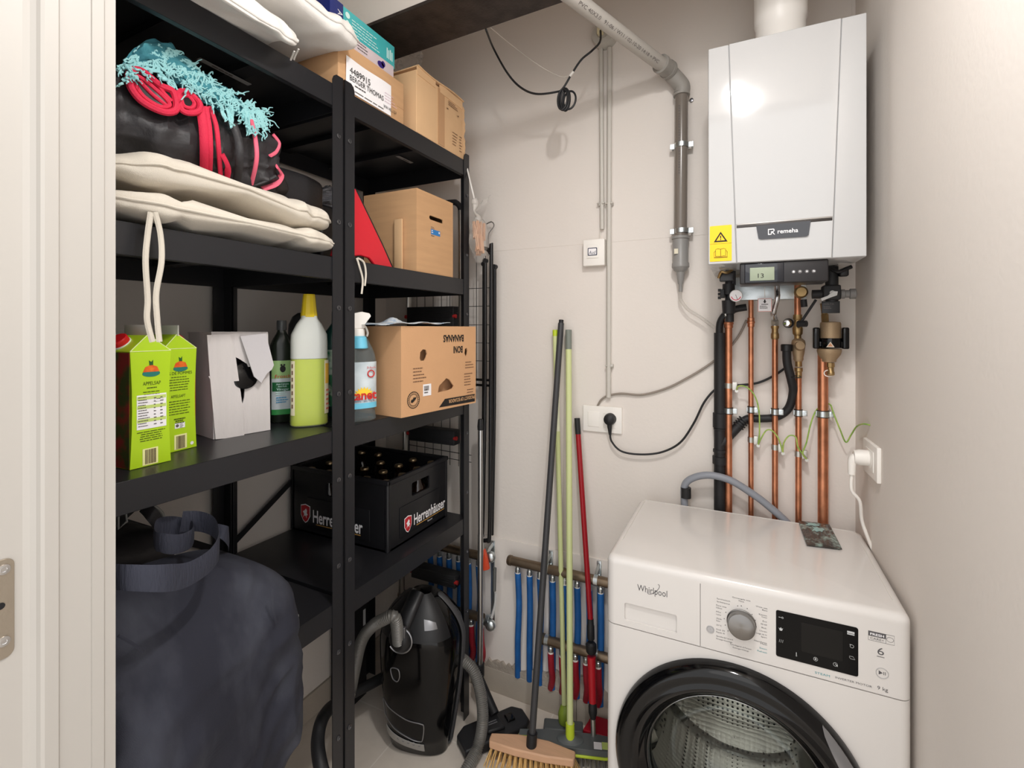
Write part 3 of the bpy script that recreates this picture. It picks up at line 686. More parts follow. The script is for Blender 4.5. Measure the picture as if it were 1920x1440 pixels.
# torn white carton
wc = mat('white_corrugated', (216, 210, 208), .8, bump=.3, bscale=60, stretch=(1, 22, 1), var=.02, vscale=5)
t = thing('torn_carton', 'torn white corrugated carton with a dark ragged opening on the third shelf', 'box', (-1.12, .75, Z3))
P0 = W(400, 824, Z=Z3); P1 = W(507, 806, Z=Z3); ux = (P1-P0); Lx = ux.length; ux.normalize(); nn = ux.cross(ZP)
if nn.x < 0: nn = -nn
bk = -nn; Hh = .242
def TT(px, py):  # point on front wall from a pixel
    # intersect sight ray with plane (P0, nn)
    a = V((0, 0, CAMZ)); d = W(px, py, D=1)-a; k = (P0-a).dot(nn)/d.dot(nn); return a+d*k
def loc2(px, py): q = TT(px, py)-P0; return (q.dot(ux), q.z)
m = MB()
outer = [(0, 0), (Lx, 0), (Lx-.002, Hh*.55), (Lx-.006, Hh), (-.004, Hh+.001), (-.002, Hh*.5)]
tear = [loc2(*p) for p in ((438, 668), (447, 672), (463, 682), (470, 700), (476, 712), (464, 718), (459, 730), (458, 745), (455, 757), (449, 740), (445, 715), (441, 690))]
bm = bmesh.new(); ov = [bm.verts.new(P0+ux*a+V((0, 0, b))) for a, b in outer]; hv = [bm.verts.new(P0+ux*a+V((0, 0, b))) for a, b in tear]
oe = [bm.edges.new((ov[i], ov[(i+1) % len(ov)])) for i in range(len(ov))]; he = [bm.edges.new((hv[i], hv[(i+1) % len(hv)])) for i in range(len(hv))]
bmesh.ops.triangle_fill(bm, use_beauty=True, edges=oe+he); r = bmesh.ops.extrude_face_region(bm, geom=bm.faces[:]); bmesh.ops.translate(bm, verts=[v for v in r['geom'] if isinstance(v, bmesh.types.BMVert)], vec=bk*.003)
m.bm(bm); m.build('front_panel', wc, t, flat=True)
m = MB(basis(P0, ux, bk, ZP)); Dp = .14
for bx_ in ((0, .003, .003, Dp, 0, Hh), (Lx-.009, Lx-.006, .003, Dp, 0, Hh), (0, Lx-.006, Dp-.003, Dp, 0, Hh), (.003, Lx-.009, .003, Dp-.003, 0, .003)): m.box(*bx_)
m.add([(-.003, .0, Hh), (Lx-.006, .0, Hh), (Lx-.006, Dp, Hh), (-.003, Dp, Hh), (-.003, .0, Hh-.003), (Lx-.006, .0, Hh-.003), (Lx-.006, Dp, Hh-.003), (-.003, Dp, Hh-.003)], [(0, 1, 2, 3), (7, 6, 5, 4), (0, 4, 5, 1), (1, 5, 6, 2), (2, 6, 7, 3), (3, 7, 4, 0)])
m.build('carton_walls', wc, t, flat=True)
m = MB(); fl = [loc2(*p) for p in ((448, 630), (497, 625), (500, 645), (508, 684), (504, 692), (494, 700), (483, 717), (470, 705), (458, 664))]
base = P0+nn*.003
fq = [base+ux*a+V((0, 0, b))+nn*(.012*max(0, (Hh-b)/.11)) for a, b in fl]; n = len(fq)
m.add(fq+[q+nn*.0028 for q in fq], [tuple(range(n)), tuple(range(2*n-1, n-1, -1))]+[(i, (i+1) % n, n+(i+1) % n, n+i) for i in range(n)]); o = m.build('torn_flap', mat('grey_carton_back', (202, 198, 200), .8, bump=.2, bscale=80), t, flat=True)
m = MB(); lf = [loc2(*p) for p in ((386, 628), (429, 627), (437, 650), (444, 700), (452, 757), (456, 818), (402, 823), (391, 700))]
fq = [base+ux*a+V((0, 0, b))+nn*.001 for a, b in lf]; n = len(fq)
m.add(fq+[q+nn*.0022 for q in fq], [tuple(range(n)), tuple(range(2*n-1, n-1, -1))]+[(i, (i+1) % n, n+(i+1) % n, n+i) for i in range(n)]); m.build('side_flap', wc, t, flat=True)
m = MB(); q = [TT(*p)+nn*.0045 for p in ((390, 705), (400, 725), (415, 742), (432, 751), (447, 753))]; m.tube(spl(q, 6), .0009, 6)
q = [TT(*p)+nn*.0045 for p in ((421, 640), (424, 656), (432, 660))]; m.tube(spl(q, 4), .0008, 6); m.build('score_line', mat('white_edge', (236, 232, 230), .8), t)
# dark jar lying inside
c = TT(458, 712)-nn*.045
m = MB(); m.lathe([(.030, -.05), (.034, -.046), (.034, .03), (.030, .036), (.031, .040), (.031, .048), (.028, .050)], c, (nn+V((0, 0, .2))), 28); tag(m.build('glass_jar', blkg), 'glossy black jar seen inside the torn white carton', 'jar')

# vinegar cleaner
def flatbottle(name, mt, t, M, w_, d_, prof, n=40, e=.7):
    """prof: (z, halfwidth factor, halfdepth factor)"""
    def sp(x): return math.copysign(abs(x)**e, x)
    m = MB(M); vs = []
    for z, kw, kd in prof:
        for i in range(n):
            a = 2*PI*i/n; vs.append((d_/2*kd*sp(math.cos(a)), w_/2*kw*sp(math.sin(a)), z))
    k = len(prof); fs = [(j*n+i, j*n+(i+1) % n, (j+1)*n+(i+1) % n, (j+1)*n+i) for j in range(k-1) for i in range(n)]+[tuple(range(n-1, -1, -1)), tuple((k-1)*n+i for i in range(n))]
    m.add(vs, fs); return m.build(name, mt, t)
def patch(M, w_, d_, z0, z1, half, off, mt, name, t, e=.7, n=18, a0=0, rz=.01):
    """curved label wrapped over the +x side of a flat bottle; half = half opening angle"""
    def sp(x): return math.copysign(abs(x)**e, x)
    m = MB(M)
    def f(u, v):
        a = a0+(u-.5)*2*half; z = z0+(z1-z0)*v
        return V(((d_/2+off)*sp(math.cos(a)), (w_/2+off)*sp(math.sin(a)), z))
    m.sheet(n, 6, f, .0004); return m.build(name, mt, t)
C = W(528, 790, Z=Z3); M = loc(C.x, C.y, Z3, -.55)
t = thing('cleaner_bottle', 'dark green vinegar cleaner bottle with grey cap beside the torn white carton', 'bottle', C)
h = .262; flatbottle('bottle_body', mat('dark_green_plastic', (28, 34, 26), .25), t, M, .060, .044, [(0, .9, .9), (.004, 1, 1), (.18, 1, 1), (.205, .93, .95), (.222, .72, .8), (.236, .45, .58), (.243, .36, .48), (.248, .34, .46)])
m = MB(M); m.lathe([(.0125, .246), (.0125, .268), (.0115, .272), (.001, .272)], n=28); m.build('bottle_cap', mat('dark_grey_plastic', (70, 72, 72), .35), t)
lbl = patch(M, .060, .044, .022, .165, .95, .0006, mat('silver_label', (190, 196, 196), .45, col2=(214, 226, 236), vscale=12), 'front_label', t)
patch(M, .060, .044, .118, .165, .9, .0011, mat('pale_green_label', (150, 186, 120), .45), 'green_badge', lbl)
F = lambda y, z: M @ V((.0236, y, z)); uy = M.to_3x3() @ V((0, 1, 0))
patch(M, .060, .044, .084, .108, .8, .0012, mat('deep_green_label', (20, 92, 50), .45), 'name_panel', lbl)
patch(M, .060, .044, .022, .036, .9, .0012, mat('leaf_green_label', (50, 140, 70), .45), 'bottom_stripe', lbl)
m = MB(); m.prism(circ(0, 0, .007, 18, .009), F(0, .143), uy, ZP, .0004); m.prism(circ(-.0035, .0105, .0026, 12), F(0, .143), uy, ZP, .0004); m.prism(circ(.0035, .0105, .0026, 12), F(0, .143), uy, ZP, .0004); m.build('frog_silhouette', ink, lbl)
m = MB(); m.text('Frosch', .0125, F(-.0185, .1195), uy, ZP, fit=.037, th=.0008); m.build('red_wordmark', mat('red_ink', (196, 40, 34), .6), lbl)
m = MB(); m.text('Anti-Calcaire', .006, F(-.016, .101), uy, ZP, fit=.030, th=.0012); m.text('Anti-Kalk', .006, F(-.012, .095), uy, ZP, fit=.022, th=.0012); m.text('Vinegar', .009, F(-.015, .0865), uy, ZP, fit=.030, th=.0012); m.bars(F(-.017, .080), uy, ZP, .034, 2, .005, th=.001); m.build('small_text', mat('pale_print', (206, 236, 234), .5), lbl)
m = MB(); m.bars(F(-.016, .066), uy, ZP, .03, 3, .006, th=.001, seed=5); m.build('blue_text', mat('sky_ink', (70, 150, 196), .6), lbl)
# yellow cleaner
C = W(584, 799, Z=Z3)+V((-.022, .012, 0)); M = loc(C.x, C.y, Z3, -.62)
t = thing('cleaner_bottle', 'translucent bottle half full of yellow-green cleaner with a yellow cap', 'bottle', C)
h = .29; prof = [(0, .93, .93), (.004, 1.0, 1.0), (.03, 1, 1), (.04, .965, .97), (.215, .965, .97), (.235, .94, .94), (.262, .66, .74), (.277, .43, .60), (.283, .42, .58)]
shell = mat('frosted_plastic', (238, 240, 232), .28, trans=.4, ior=1.15, alpha=.24)
flatbottle('bottle_body', shell, t, M, .092, .064, prof[:4]+[(.173, .965, .97)], e=.72)
flatbottle('bottle_shoulder', mat('milky_plastic', (236, 238, 232), .3, trans=.2, ior=1.1, alpha=.9), t, M, .092, .064, [(.1732, .965, .97)]+prof[4:], e=.72)
liq = [(z+.0015 if i == 0 else z, kw*.97, kd*.96) for i, (z, kw, kd) in enumerate(prof[:5])]; liq[-1] = (.172, .965*.97, .97*.96)
flatbottle('cleaning_liquid', mat('yellow_liquid', (196, 212, 22), .25, trans=.08, ior=1.2), t, M, .092, .064, liq, e=.72)
m = MB(M); m.lathe([(.0205, .280), (.0205, .286), (.0185, .300), (.0150, .336), (.0140, .3395), (.001, .3395)], n=12); m.build('screw_cap', mat('yellow_cap', (226, 196, 40), .4), t, flat=True)
for a0, half in ((1.02, .32), (-1.0, .22)):
    lb = patch(M, .092, .064, .030, .168, half, .0008, mat('cream_label', (240, 232, 200), .5), 'side_label', t, e=.72, a0=a0)
    if a0 > 0:
        patch(M, .092, .064, .108, .160, half*.8, .0014, mat('orange_label', (244, 190, 70), .5), 'orange_picture', lb, e=.72, a0=a0)
        def sp(x, e=.72): return math.copysign(abs(x)**e, x)
        q = MB(M)
        for r_ in range(5):
            z = .088-r_*.012; n0 = V((.034*sp(math.cos(a0-.2)), .048*sp(math.sin(a0-.2)), z)); n1 = V((.034*sp(math.cos(a0+.2)), .048*sp(math.sin(a0+.2)), z))
            q.add([n0, n1, n1+V((0, 0, .005)), n0+V((0, 0, .005))], [(0, 1, 2, 3)])
        q.build('red_print', mat('salmon_print', (226, 130, 104), .6), lb)
    else:
        q = MB(M); a = a0
        for r_ in range(7):
            z = .15-r_*.017; n0 = V((.0335*sp(math.cos(a0-.05)), .0478*sp(math.sin(a0-.05)), z)); n1 = V((.0335*sp(math.cos(a0+.09)), .0478*sp(math.sin(a0+.09)), z))
            q.add([n0, n1, n1+V((0, 0, .010)), n0+V((0, 0, .010))], [(0, 1, 2, 3)])
        q.build('brown_print', inkf, lb)
# bottles half hidden by the tall post
C = W(634, 770, X=-1.06); t = thing('cleaner_bottle', 'green-labelled bottle almost hidden behind the tall middle post', 'bottle', (C.x, C.y, Z3)); M = loc(C.x, C.y, Z3, -.5)
flatbottle('bottle_body', mat('dark_teal_plastic', (16, 60, 56), .3), t, M, .085, .06, [(0, .95, .95), (.005, 1, 1), (.20, 1, 1), (.24, .8, .85), (.265, .42, .55), (.30, .40, .5)])
patch(M, .085, .06, .03, .19, .9, .0008, mat('green_leaf_label', (196, 214, 200), .5, col2=(40, 120, 84), vscale=30, thr=(.45, .55)), 'front_label', t)
C = W(566, 790, X=-1.18); t = thing('spray_can', 'dark round-topped can behind the yellow cleaner bottle', 'can', (C.x, C.y, Z3))
m = MB(loc(C.x, C.y, Z3)); m.lathe([(.036, 0), (.038, .004), (.038, .24), (.036, .262), (.026, .285), (.012, .296), (.001, .298)], n=32); m.build('can_body', mat('charcoal_plastic', (58, 58, 60), .3), t)
# window cleaner spray
C = W(674, 789, Z=Z3); M = loc(C.x-.01, C.y+.004, Z3, -.42)
t = thing('spray_bottle', 'clear window cleaner spray bottle with white trigger head beside the banana carton', 'bottle', C)
flatbottle('bottle_body', mat('clear_pet', (196, 214, 220), .08, trans=.8, ior=1.25, alpha=.55), t, M, .098, .056, [(0, .92, .92), (.004, 1, 1), (.012, .98, .98), (.03, .93, .95), (.16, 1, 1), (.185, .9, .95), (.212, .62, .75), (.226, .5, .6)])
patch(M, .098, .056, .198, .226, 3.1, .0002, mat('sky_blue_plastic', (120, 200, 226), .35), 'blue_collar', t, n=40) if False else None
m = MB(M); m.lathe([(.0250, .196), (.0265, .198), (.0225, .226), (.018, .230)], n=36, sx=.95, sy=1.35); m.build('blue_collar', mat('sky_blue_plastic', (112, 196, 224), .35), t)
m = MB(M); m.lathe([(.0185, .228), (.0185, .246), (.0165, .250)], n=28, sy=1.15); m.prism([(-.016, .25), (.016, .25), (.017, .262), (.034, .284), (.030, .292), (.008, .296), (-.018, .290), (-.018, .262)], (-.011, 0, 0), YP, ZP, .022); m.build('trigger_head', whtp, t, bevel=.002)
m = MB(M); m.tube(spl([(0, .012, .262), (0, .022, .254), (0, .028, .238), (0, .025, .228)], 5), .005, 8, flat=.003); m.build('trigger', whtp, t)
lb = patch(M, .098, .056, .035, .160, 1.15, .0008, mat('window_label', (214, 224, 228), .4, col2=(170, 184, 190), vscale=16), 'front_label', t)
F = lambda y, z: M @ V((.0300, y, z)); uy = M.to_3x3() @ V((0, 1, 0))
patch(M, .098, .056, .035, .050, 1.1, .0013, mat('sky_blue_plastic', (120, 200, 226), .35), 'blue_band', lb)
m = MB(); m.prism([(.030*math.cos(a)*(1 if k % 2 else .72), .024*math.sin(a)*(1 if k % 2 else .72)) for k in range(20) for a in [PI*k/19]], F(.004, .070), uy, ZP, .0005); m.build('yellow_sunburst', mat('sun_yellow', (246, 206, 60), .5), lb)
m = MB(); m.text('tanet', .034, F(-.030, .060), uy, ZP, fit=.070, bold=.03, th=.0012); m.build('red_wordmark', mat('red_ink', (200, 32, 40), .6), lb)
m = MB(); m.text('Streifenfrei / Sans Traces', .010, F(-.032, .0525), uy, ZP, fit=.066, th=.0012); m.build('small_text', mat('navy_ink', (30, 40, 90), .6), lb)
m = MB(); ring = circ(0, 0, .009, 24); m.tube([F(.024, .128)+uy*p[0]+ZP*p[1]+V((.001, 0, 0)) for p in ring], .0016, 6, closed=True); m.text('3-fach', .008, F(.013, .142), uy, ZP, fit=.024, th=.0012); m.build('red_seal', mat('red_ink', (200, 32, 40), .6), lb)

# banana carton
A = W(752, 784, Z=Z3); B = W(892, 755, Z=Z3); ux = (B-A); Lb = ux.length; ux.normalize(); nn = V((ux.y, -ux.x, 0)); Hb = .257
t = thing('banana_carton', 'brown banana carton standing upside down on the third shelf with torn lid', 'box', A)
bc = mat('banana_cardboard', (206, 160, 118), .75, bump=.1, bscale=200, var=.04, vscale=7)
M = basis(A, ux, -nn, ZP)
holes = []
def BL(px, py):
    a = V((0, 0, CAMZ)); d = W(px, py, D=1)-a; k = (A-a).dot(nn)/d.dot(nn); q = a+d*k-A; return (q.dot(ux), q.z)
hl = [[BL(*p) for p in pp] for pp in (
    ((787, 672), (788, 660), (793, 655), (799, 656), (801, 664), (799, 671), (796, 676), (789, 677)),
    ((871, 662), (872, 654), (875, 652), (877, 658), (876, 665), (873, 669)),
    ((821, 736), (823, 724), (837, 709), (843, 712), (851, 724), (849, 728), (840, 732)))]
bm = bmesh.new(); ov = [bm.verts.new((a, 0, b)) for a, b in ((0, 0), (Lb, 0), (Lb, Hb), (0, Hb))]; ed = [bm.edges.new((ov[i], ov[(i+1) % 4])) for i in range(4)]
for hh in hl:
    hv = [bm.verts.new((a, 0, b)) for a, b in hh]; ed += [bm.edges.new((hv[i], hv[(i+1) % len(hv)])) for i in range(len(hv))]
bmesh.ops.triangle_fill(bm, use_beauty=True, edges=ed); r = bmesh.ops.extrude_face_region(bm, geom=bm.faces[:]); bmesh.ops.translate(bm, verts=[v for v in r['geom'] if isinstance(v, bmesh.types.BMVert)], vec=(0, .004, 0))
m = MB(M); m.bm(bm); Db = .23
m.box(0, .004, .004, Db, 0, Hb); m.box(Lb-.004, Lb, .004, Db, 0, Hb); m.box(0, Lb, Db-.004, Db, 0, Hb); m.box(.004, Lb-.004, .03, .034, .002, Hb-.002); m.box(.004, Lb-.004, .004, Db-.004, 0, .004); m.box(.004, Lb-.004, .004, Db-.004, Hb-.004, Hb-.0005)
m.build('carton_body', bc, t, flat=True)
U = ux; up = ZP; o0 = A+nn*.0004
def T(a, b): return o0+ux*a+V((0, 0, b))
# outer sleeve with the saw-tooth edge that ends short of the top
x_, z_ = BL(878, 640); x2, z2 = BL(783, 627)
m = MB(); a1 = BL(869, 628); a2 = BL(806, 648); m.text('BANANAS', .030, T(a1[0], a1[1]), -ux, -up, fit=.098, th=.0006, bold=.03)
a1 = BL(867, 649); m.text('BONI', .030, T(a1[0], a1[1]), -ux, -up, fit=.045, th=.0006, bold=.03)
m.keep = True; m.build('box_lettering', ink, t)
m = MB(); a = BL(800, 690); m.bars(T(a[0]-.056, a[1]), ux, up, .056, 5, .0095, h=.3, th=.0006, seed=3); a = BL(888, 682)
m.bars(T(a[0]-.045, a[1]+.006), ux, up, .045, 3, .009, h=.3, th=.0006, seed=4); m.bars(T(a[0]-.05, a[1]-.032), ux, up, .05, 5, .009, h=.3, th=.0006, seed=5); m.bars(T(a[0]-.036, a[1]-.085), ux, up, .036, 3, .009, h=.3, th=.0006, seed=6); m.build('small_print', inkf, t)
q = [BL(*p) for p in ((823, 764), (834, 748), (890, 738.5), (890, 752.5))]; m = MB(); m.prism(q, o0, ux, up, -.0004 if ux.cross(up).dot(nn) < 0 else .0004); db = m.build('dark_banner', ink, t)
a = BL(889, 741); m = MB(); m.text('PRODUCT OF ECUADOR', .0150, T(a[0], a[1]+.0005)+nn*.0006, -ux, -up, fit=.130, th=.0006, bold=.03); m.keep = True; m.build('banner_text', mat('cardboard_tone_ink', (200, 158, 116), .8), db)
a = BL(775, 750); m = MB(); cc = T(a[0], a[1])+nn*.0005
m.tube([cc+ux*math.cos(2*PI*i/40)*.0235+up*math.sin(2*PI*i/40)*.0235 for i in range(40)], .0010, 5, closed=True); m.tube([cc+ux*math.cos(2*PI*i/40)*.0165+up*math.sin(2*PI*i/40)*.0165 for i in range(40)], .0006, 5, closed=True)
for k in range(22):
    an = 2*PI*k/22; c1 = cc+ux*math.cos(an)*.0183+up*math.sin(an)*.0183; c2 = cc+ux*math.cos(an)*.0215+up*math.sin(an)*.0215; m.tube([c1, c2], .0007, 4)
m.prism([(-.011, -.006), (-.004, -.008), (.002, -.004), (.009, .002), (.012, .009), (.006, .006), (.001, .008), (-.003, .002), (-.009, .001)], cc, ux, up, .0004 if ux.cross(up).dot(nn) > 0 else -.0004)
m.build('round_seal', ink, t)
a = BL(793, 743); b = BL(808, 719); m = MB(); m.prism([(0, 0), (b[0]-a[0], 0), (b[0]-a[0], b[1]-a[1]), (0, b[1]-a[1])], T(a[0], a[1]), ux, up, .0006 if ux.cross(up).dot(nn) > 0 else -.0006); sk = m.build('white_sticker', pap, t)
m = MB()
for k in range(8): m.prism([(0, 0), (.0014, 0), (.0014, .014), (0, .014)], T(a[0]+.004+k*.0026, b[1]-.019)+nn*.0008, ux, up, .0003*(1 if ux.cross(up).dot(nn) > 0 else -1))
m.bars(T(a[0]+.004, a[1]+.016)+nn*.0008, ux, up, .02, 2, .008, th=.0004*(1 if ux.cross(up).dot(nn) > 0 else -1)); m.build('sticker_print', inkg, sk)
# blue and white foil lid lying on it
t0 = basis(A+ux*.055-nn*.075+V((0, 0, Hb+.008)), ux, -nn, ZP)
def foil(u, v):
    x = -.135+.285*u; y = -.095+.17*v
    z = .004*noise.noise(V((x*18, y*18, 3)))+.002*math.sin(x*60)*(1 if v < .1 else .3)+.018*math.exp(-((x+.01)**2+(y-.02)**2)/.0009)+.006*max(0, u-.6)-.012*max(0, .25-u)
    return V((x+.01*math.sin(y*40), y*(1-.25*u)+.004*(int(u*46) % 2), z))
m = MB(t0); m.sheet(92, 24, foil, .0008)
tag(m.build('foil_lid', mat('blue_white_foil', (226, 232, 236), .3, col2=(120, 160, 200), vscale=26, thr=(.52, .66), spec=.8)), 'crinkled blue and white lid with serrated edge lying on the banana carton', 'lid')

# ================================================================ FOURTH SHELF (z = .721)
Z4 = ZS[3]+.0008
crm = mat('crate_plastic', (24, 24, 27), .38, bump=.1, bscale=60)
t = thing('bottle_crate', 'black plastic beer crate with white blackletter name on the fourth shelf', 'crate', (-1.17, 1.30, Z4))
x0, x1, y0, y1, hC = -1.372, -.965, 1.143, 1.466, .214
def wall_with_hole(parent, O, ux_, W_, H_, hole, th, nrm):
    bm = bmesh.new(); ux_ = V(ux_); pts = [(0, 0), (W_, 0), (W_, H_), (0, H_)]
    ov = [bm.verts.new(V(O)+ux_*a+V((0, 0, b))) for a, b in pts]; ed = [bm.edges.new((ov[i], ov[(i+1) % 4])) for i in range(4)]
    hv = [bm.verts.new(V(O)+ux_*a+V((0, 0, b))) for a, b in hole]; ed += [bm.edges.new((hv[i], hv[(i+1) % len(hv)])) for i in range(len(hv))]
    bmesh.ops.triangle_fill(bm, use_beauty=True, edges=ed); r = bmesh.ops.extrude_face_region(bm, geom=bm.faces[:]); bmesh.ops.translate(bm, verts=[v for v in r['geom'] if isinstance(v, bmesh.types.BMVert)], vec=-V(nrm)*th)
    return bm
hx = lambda Wd, a=.30, b=.62, z0=.135, z1=.178: [(Wd*a+p[0], z0+p[1]) for p in rrect(Wd*(b-a)+.0, z1-z0, .006)]
m = MB()
m.bm(wall_with_hole(t, (x1, y0, Z4), (0, 1, 0), y1-y0, hC, hx(y1-y0, .36, .66), .006, (1, 0, 0)))
m.bm(wall_with_hole(t, (x0, y0, Z4), (1, 0, 0), x1-x0, hC, hx(x1-x0, .38, .62), .006, (0, -1, 0)))
m.box(x0, x0+.006, y0, y1, Z4, Z4+hC); m.box(x0, x1, y1-.006, y1, Z4, Z4+hC); m.box(x0, x1, y0, y1, Z4, Z4+.006)
m.build('crate_body', crm, t, flat=True)
m = MB()
for k in range(1, 5): xx = x0+(x1-x0)*k/5; m.box(xx-.0012, xx+.0012, y0+.007, y1-.007, Z4+.006, Z4+.13)
for k in range(1, 4): yy = y0+(y1-y0)*k/4; m.box(x0+.007, x1-.007, yy-.0012, yy+.0012, Z4+.006, Z4+.13)
m.build('bottle_dividers', crm, t, flat=True)
m = MB(); m.box(x0-.003, x1+.003, y0-.003, y0+.008, Z4+hC-.012, Z4+hC+.002, .002); m.box(x0-.003, x1+.003, y1-.008, y1+.003, Z4+hC-.012, Z4+hC+.002, .002); m.box(x1-.008, x1+.003, y0, y1, Z4+hC-.012, Z4+hC+.002, .002); m.box(x0-.003, x0+.008, y0, y1, Z4+hC-.012, Z4+hC+.002, .002); m.build('top_rim', crm, t)
m = MB()
for a, b in ((x1, y0), (x1, y1), (x0, y0)): m.cyl((a-.006, b+(.006 if b == y0 else -.006), Z4), (a-.006, b+(.006 if b == y0 else -.006), Z4+hC), .0085, n=16)
m.box(x1, x1+.0025, y0+.055, y1-.055, Z4+.022, Z4+.118, .001); m.box(x0+.07, x1-.07, y0-.0025, y0, Z4+.022, Z4+.118, .001); m.build('label_field', crm, t)
# lettering on both faces
def name(o, ux_, wd, crest):
    o = V(o); k = wd/.132; m = MB(); m.text('Herrenh\u00e4user', .036*k, o, ux_, ZP, fit=wd, th=.0006, bold=.018); m.build('brewery_lettering', pap, t)
    m = MB(); m.prism([(0, 0), (.118*k, 0), (.118*k, .0022), (0, .0022)], o+V(ux_)*.014-ZP*.007, ux_, ZP, .0006); m.build('gold_underline', mat('gold_print', (196, 150, 80), .5), t)
    m = MB(); m.text('Brauerei', .009, o+V(ux_)*.055*k-ZP*.017, ux_, ZP, fit=.026, th=.0006); m.build('small_lettering', pap, t)
    sh = lambda s_: [(-.012*s_, .014*s_), (0, .017*s_), (.012*s_, .014*s_), (.012*s_, -.004*s_), (.006*s_, -.014*s_), (0, -.018*s_), (-.006*s_, -.014*s_), (-.012*s_, -.004*s_)]
    c = V(crest)
    m = MB(); m.prism(sh(1.12*k), c, ux_, ZP, .0005); q = m.build('crest_border', pap, t); m = MB(); m.prism(sh(k), c, ux_, ZP, .001); m.build('crest_shield', mat('crest_red', (190, 34, 44), .5), q)
    m = MB(); m.prism([(a*k, b*k) for a, b in [(-.006, -.009), (-.003, -.002), (-.007, .003), (-.002, .006), (.002, .010), (.005, .006), (.004, .001), (.007, -.003), (.003, -.004), (.004, -.010), (.001, -.005), (-.003, -.005)]], c, ux_, ZP, .0014); m.build('crest_horse', pap, q)
o = W(776, 984, X=x1+.0028); e = W(834, 958, X=x1+.0028); name(o, YP, e.y-o.y, W(765, 982, X=x1+.0028))
o = W(587, 979, Y=y0-.0028); e = W(680, 992, Y=y0-.0028); name(o, XP, e.x-o.x, W(573, 962, Y=y0-.0028))
# twenty bottles
gl = mat('brown_glass', (26, 14, 8), .06, coat=.5); capm = mat('gold_cap', (172, 150, 116), .3, .9)
rx = (x1-x0)/5; ry = (y1-y0)/4; cx = x0+rx/2; cy = y0+ry/2; Zb = Z4+.0065
bt = thing('beer_bottle', 'brown glass beer bottle with gold crown cap standing in the black crate', 'bottle', (cx, cy, Zb), 'beer bottles in the crate')
m = MB(loc(cx, cy, Zb)); m.lathe([(.029, 0), (.0305, .003), (.0305, .108), (.028, .122), (.018, .146), (.0135, .162), (.0128, .182), (.0142, .184), (.0142, .189), (.0128, .191)], n=20); m.build('bottle_glass', gl, bt)
m = MB(loc(cx, cy, Zb)); m.lathe([(.0148, .1875), (.0152, .190), (.0136, .195), (.010, .1965), (.001, .197)], n=21); m.build('crown_cap', capm, bt)
for i in range(5):
    for j in range(4):
        if (i, j) in ((0, 0), (2, 3), (1, 2)): continue
        dup(bt, (i*rx, j*ry, 0))

# navy tote bag drooping over the edge of the fourth shelf
t = thing('tote_bag', 'dusty navy canvas tote bag bulging over the front edge of the fourth shelf', 'bag', (-.93, .56, Z4))
zs0, zs1 = .42, .975
def tote(u, v):
    z = zs0+(zs1-zs0)*v; a = u*2*PI
    # front bulge and back limit (the back stays in front of the beam below the shelf)
    vv = v
    top = max(0, (z-.80)/(zs1-.80))
    xf = -.800-.01*math.cos(vv*5)-.085*top**1.6
    xb = -.893 if z < .728 else -.893-.18*min(1, (z-.728)/.05)*(1-.35*top)
    y0_ = .36; y1_ = .70-.045*max(0, (.60-z)/.15)**1.5+.012*math.sin((z-.5)*7)
    if z > .86: y1_ -= .11*((z-.86)/.115)**1.5
    cx_, cy_ = (xf+xb)/2, (y0_+y1_)/2; hx_, hy_ = (xf-xb)/2, (y1_-y0_)/2
    e = .42; c, s_ = math.cos(a), math.sin(a)
    p = V((cx_+hx_*math.copysign(abs(c)**e, c), cy_+hy_*math.copysign(abs(s_)**e, s_), z))
    if c > -.1:
        k = .030*noise.noise(V((p.y*7, p.z*6, 1)))-.024*abs(noise.noise(V((p.y*9+p.z*6, p.z*3-p.y*3, 4))))-.018*abs(noise.noise(V((p.y*20-p.z*12, p.z*10, 7))))
        p.x += k*min(1, v*4)
    if v > .93: p = p+(V((cx_-.02, cy_, p.z))-p)*((v-.93)/.07)**2*.8
    return p
m = MB(); m.grid(120, 80, tote, cu=True, caps=True); bg_ = m.build('bag_body', navy, t)
web = mat('navy_webbing', (44, 46, 58), .8, bump=.6, bscale=260, stretch=(1, 1, .2))
def strap(pp, nm='carry_strap', wd=.018):
    m = MB(); m.tube(spl(pp, 8), .0018, 8, flat=wd, up=(.15, -.1, 1)); return m.build(nm, web, t)
def tp(px, py, x): return W(px, py, X=x)
m = MB(); m.tube(spl([tp(198, 1080, -.835), tp(236, 1083, -.80), tp(300, 1084, -.776), tp(350, 1078, -.785), tp(395, 1050, -.80), tp(410, 1020, -.82), tp(402, 990, -.87), tp(375, 978, -.91), tp(340, 978, -.93)], 8), .0016, 8, flat=.019, up=(0, 0, 1)); m.build('carry_strap', web, t)
m = MB(); m.tube(spl([tp(290, 1012, -.90), tp(305, 1018, -.875), tp(335, 1020, -.865), tp(360, 1008, -.88), tp(358, 992, -.92), tp(325, 985, -.95), tp(295, 990, -.94)], 8, closed=True), .0016, 8, closed=True, flat=.016, up=(0, 0, 1)); m.build('carry_strap', web, t)
m = MB(); m.tube(spl([tp(405, 993, -.93), tp(420, 998, -.92), tp(428, 1012, -.93), tp(428, 1024, -.96)], 8), .0015, 8, flat=.012, up=(0, 0, 1)); m.build('strap_end', web, t)
m = MB()
for pp in ([(222, 1192), (250, 1208), (268, 1222)], [(510, 1105), (512, 1140), (518, 1168)]):
    m = MB(); m.tube(spl([W(x, y, X=-.792) for x, y in pp], 6), .0022, 6); m.build('side_seam', navy, t)
